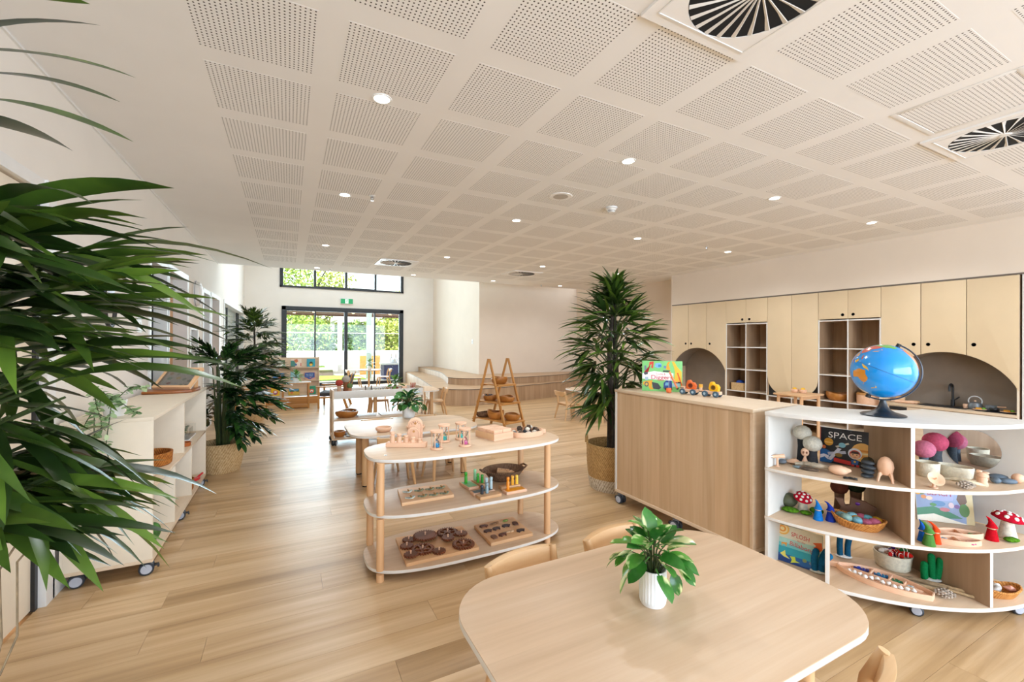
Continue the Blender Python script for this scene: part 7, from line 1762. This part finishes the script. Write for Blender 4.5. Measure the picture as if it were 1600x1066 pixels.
for i, y in enumerate((-.11, -.05, .01, .07, .12)):
    part('seedling', B().cyl((0, y, .012), (.004, y, .05+.008*i), .0015, .0015, 5).ell((.008, y, .05+.008*i), (.012, .012, .006), 8, 5).ell((-.006, y+.006, .044+.008*i), (.010, .010, .005), 8, 5), plain('#3f6a3a', .6), t)
t = thing('standing_mirror', 'upright wood-framed mirror in the lower middle cubby of the left shelf', 'mirror', (-.78, 3.97, .098))
part('frame', B().box(-.02, -.19, 0, .0, -.16, .36).box(-.02, .16, 0, .0, .19, .36).box(-.02, -.16, .33, .0, .16, .36).box(-.02, -.16, 0, .0, .16, .03), M['birch_z'], t, .003)
part('glass', B().box(-.012, -.16, .03, -.006, .16, .33), plain('#a8927a', .05, metal=1, noise=0), t, smooth=False)
one('green_cushion', B().ell((0, 0, .055), (.045, .085, .055), 24, 14), plain('#3f6f2c', .9, noise=.35, nscale=25, bump=.4), 'round green leafy pad in the near lower cubby of the left shelf', 'cushion', (-.755, 3.43, .098))
ovbowl('wooden_bowl', 'brown bowl in the far lower cubby of the left shelf', 'bowl', (-.76, 4.48, .098), .055, .075, .09, M['rattan_or'])
one('red_scoop', B().box(-.03, -.05, 0, .03, .05, .02).tube([(0, .05, .012), (0, .14, .03)], .009, 8), plain('#c8202c', .35), 'red plastic scoop resting in the far lower cubby of the left shelf', 'scoop', (-.75, 4.74, .098), R(-20), bevel=.006)

# ------------------------------------------------------------------ fittings on the side wall
t = thing('wall_speaker', 'oval white wall-mounted unit with a grey panel on the side wall', 'wall unit', (LX, 7.12, 1.98))
part('housing', B().lathe([(0, .085), (.07, .082), (.12, .06), (.135, .02), (.135, 0)], 32, sx=1.25, sy=1.0, T=Matrix.Rotation(R(90), 4, 'Y') @ Matrix.Scale(1, 4)), M['trim'], t)
part('grey_panel', B().box(.055, -.07, -.13, .075, .07, -.055), plain('#8f969a', .4), t, .004)
part('seam', B().lathe([(.1375, .012), (.1375, .018)], 32, sx=1.25, T=Matrix.Rotation(R(90), 4, 'Y')), M['grey'], t)
t = thing('wall_phone', 'black wall-mounted handset with a hanging cord loop beyond the near palm', 'wall phone', (LX, 3.92, 1.80))
part('back_plate', B().box(0, .01, -.02, .03, .14, .10), M['trim'], t, .006)
part('handset', B().tube(spline([(.045, -.14, .02), (.06, -.10, .09), (.06, -.02, .10), (.045, .03, .03)], 5), [.03]*16, 10, flat=.8), M['black'], t)
part('cord', B().tube(spline([(.03, -.11, .0), (.03, -.12, -.2), (.03, -.06, -.34), (.03, .04, -.34), (.03, .09, -.2), (.03, .085, -.12)], 7), .013, 8), M['black'], t)
part('notice', B().box(0, .05, -.16, .012, .14, -.06), plain('#dfe6f2', .5), t, .001)
def wplate(label, y, z, w=.085, h=.12):
    t = thing('wall_switch', label, 'switch', (LX, y, z))
    part('plate', B().box(0, -w/2, -h/2, .010, w/2, h/2), M['trim'], t, .003)
    for k in (-1, 1): part('rocker', B().box(.010, k*w*.2-.010, -.018, .014, k*w*.2+.010, .018), M['white'], t, .001)
wplate('white wall switch plate before the tall sidelight', 4.66, 1.48, .11, .13)
wplate('beige wall switch beside the small hatch window', 7.48, 1.56)
wplate('small white sensor on the far end of the side wall', 14.02, 2.55, .1, .12)
t = thing('wall_switch', 'small white switch plate on the bright wall above the platform', 'switch', (4.345, 10.75, 1.35))
part('plate', B().box(-.010, -.05, -.06, 0, .05, .06), M['trim'], t, .003); part('rocker', B().box(-.014, -.012, -.02, -.010, .012, .02), M['grey'], t, .001)

# ------------------------------------------------------------------ small things in the joinery
t = thing('storage_basket', 'small woven basket holding a blue cloth in the left cubby shelves', 'basket', (7.16, 5.0, .514))
b = B(); pts = rrect(.22, .28, .04, 5)
b.prism(pts, 0, .008); v = []; f = []; k = len(pts)
for x, y in pts: v += [(x, y, 0), (x*1.03, y*1.03, .13), (x*.95, y*.96, .13), (x*.93, y*.94, .008)]
for i in range(k):
    j = (i+1) % k
    for a in range(3): f.append((i*4+a, j*4+a, j*4+a+1, i*4+a+1))
part('basket_body', b.add(v, f), M['rattan_pale'], t)
part('blue_cloth', B().ell((0, .02, .125), (.07, .07, .05), 14, 8, jit=.1, seed=2), plain('#2048a0', .9, noise=.1), t)
turned('wooden_bowl', 'wide wooden bowl in the cubby left of the globe', (7.18, 3.46, .514), .165, .115, M['bowl'], 'bowl', 0, 11, .015)
t = thing('steamer_basket', 'round bamboo steamer in the cubby directly behind the globe', 'steamer', (7.19, 3.078, .514))
part('drum', B().lathe([(0, 0), (.16, 0), (.163, .12), (.15, .12), (.148, .05), (0, .05)], 36), M['toy_x'], t)
part('lid_hoop', B().lathe([(.165, .11), (.168, .13), (.150, .15), (.146, .148), (.156, .125)], 36, c=(.005, .0, 0)), M['honey_x'], t)
for i, (x, y) in enumerate(((6.66, 3.80), (6.69, 3.70))):
    turned('wooden_bowl', ['left pale wooden bowl on the small play table', 'right pale wooden bowl on the small play table'][i], (x, y, .62), .052, .05, M['toy_x'], 'bowl')
    one('toy_fruit', B().ell((0, 0, .03), (.03, .03, .028), 14, 9), plain('#e8b02a', .5), ['yellow toy fruit in the left play-table bowl', 'yellow toy fruit in the right play-table bowl'][i], 'toy food', (x, y, .638))
WT = .575
t = thing('toy_kettle', 'grey toy kettle with a pale hoop handle beside the play sink', 'kettle', (7.22, 2.06, WT+.006))
part('pot', B().lathe([(0, 0), (.06, 0), (.066, .03), (.055, .07), (.02, .08), (0, .085)], 22), plain('#6f7478', .35, metal=.3), t)
part('hoop_handle', B().tube([(0, .058*math.cos(R(a)), .09+.058*math.sin(R(a))) for a in range(-40, 221, 15)], .006, 7), plain('#c9ccd0', .3), t)
part('lid_knob', B().ell((0, 0, .092), (.010, .010, .009), 12, 8), M['toy'], t)
t = thing('toy_saucepan', 'grey toy saucepan right of the toy kettle', 'saucepan', (7.22, 1.93, WT+.006))
part('pan', B().lathe([(0, 0), (.048, 0), (.05, .055), (.046, .055), (.044, .006), (0, .006)], 22), plain('#777c80', .4, metal=.3), t)
part('handle', B().tube([(0, -.05, .045), (0, -.12, .05)], .007, 7), M['toy'], t)
for i, (y, dx) in enumerate(((2.0, .12), (1.78, .13))):
    turned('plate', ['left toy plate of play food near the sink', 'right toy plate of play food near the sink'][i], (7.02+dx, y, WT+.006), .062, .012, M['toy_x'], 'plate')
    one('toy_food', B().box(-.03, -.025, 0, .03, .025, .022), plain('#dc9a1f', .5), ['orange wedge of toy food on the left plate', 'orange wedge of toy food on the right plate'][i], 'toy food', (7.02+dx, y+.008, WT+.010), .3, bevel=.006)
    one('toy_food', B().ell((0, 0, .014), (.026, .02, .014), 12, 8), plain('#6fa53a', .6), ['green leafy toy food on the left plate', 'green leafy toy food on the right plate'][i], 'toy food', (7.03+dx, y-.03, WT+.009))
turned('toy_pot', 'small black toy pot between the two toy plates', (7.15, 1.885, WT+.006), .04, .035, M['black'], 'pot')
turned('toy_pot', 'small beech canister left of the toy kettle', (7.20, 2.155-.02, WT), .025, .055, M['toy_x'], 'pot')
for i, (y, r, h) in enumerate(((2.76, .05, .07), (2.62, .06, .03))):
    turned('wooden_bowl', ['beech cup at the left end of the play worktop', 'beech dish at the left of the play worktop'][i], (7.2, y, WT), r, h, M['birch'], 'bowl')
one('rolling_pin', B().cyl((0, -.09, .02), (0, .09, .02), .018, .018, 14).cyl((0, -.13, .02), (0, .13, .02), .008, .008, 10), M['toy_x'], 'small rolling pin left of the play sink', 'rolling pin', (7.10, 2.68, WT), .2)
# ------------------------------------------------------------------ everything that rests on a surface sits a hair above it
for o in list(bpy.data.objects):
    if o.parent is None and o.get('category') and .03 < o.location.z < 1.2 and o.location.x < 7.4:
        o.location.z += .0008
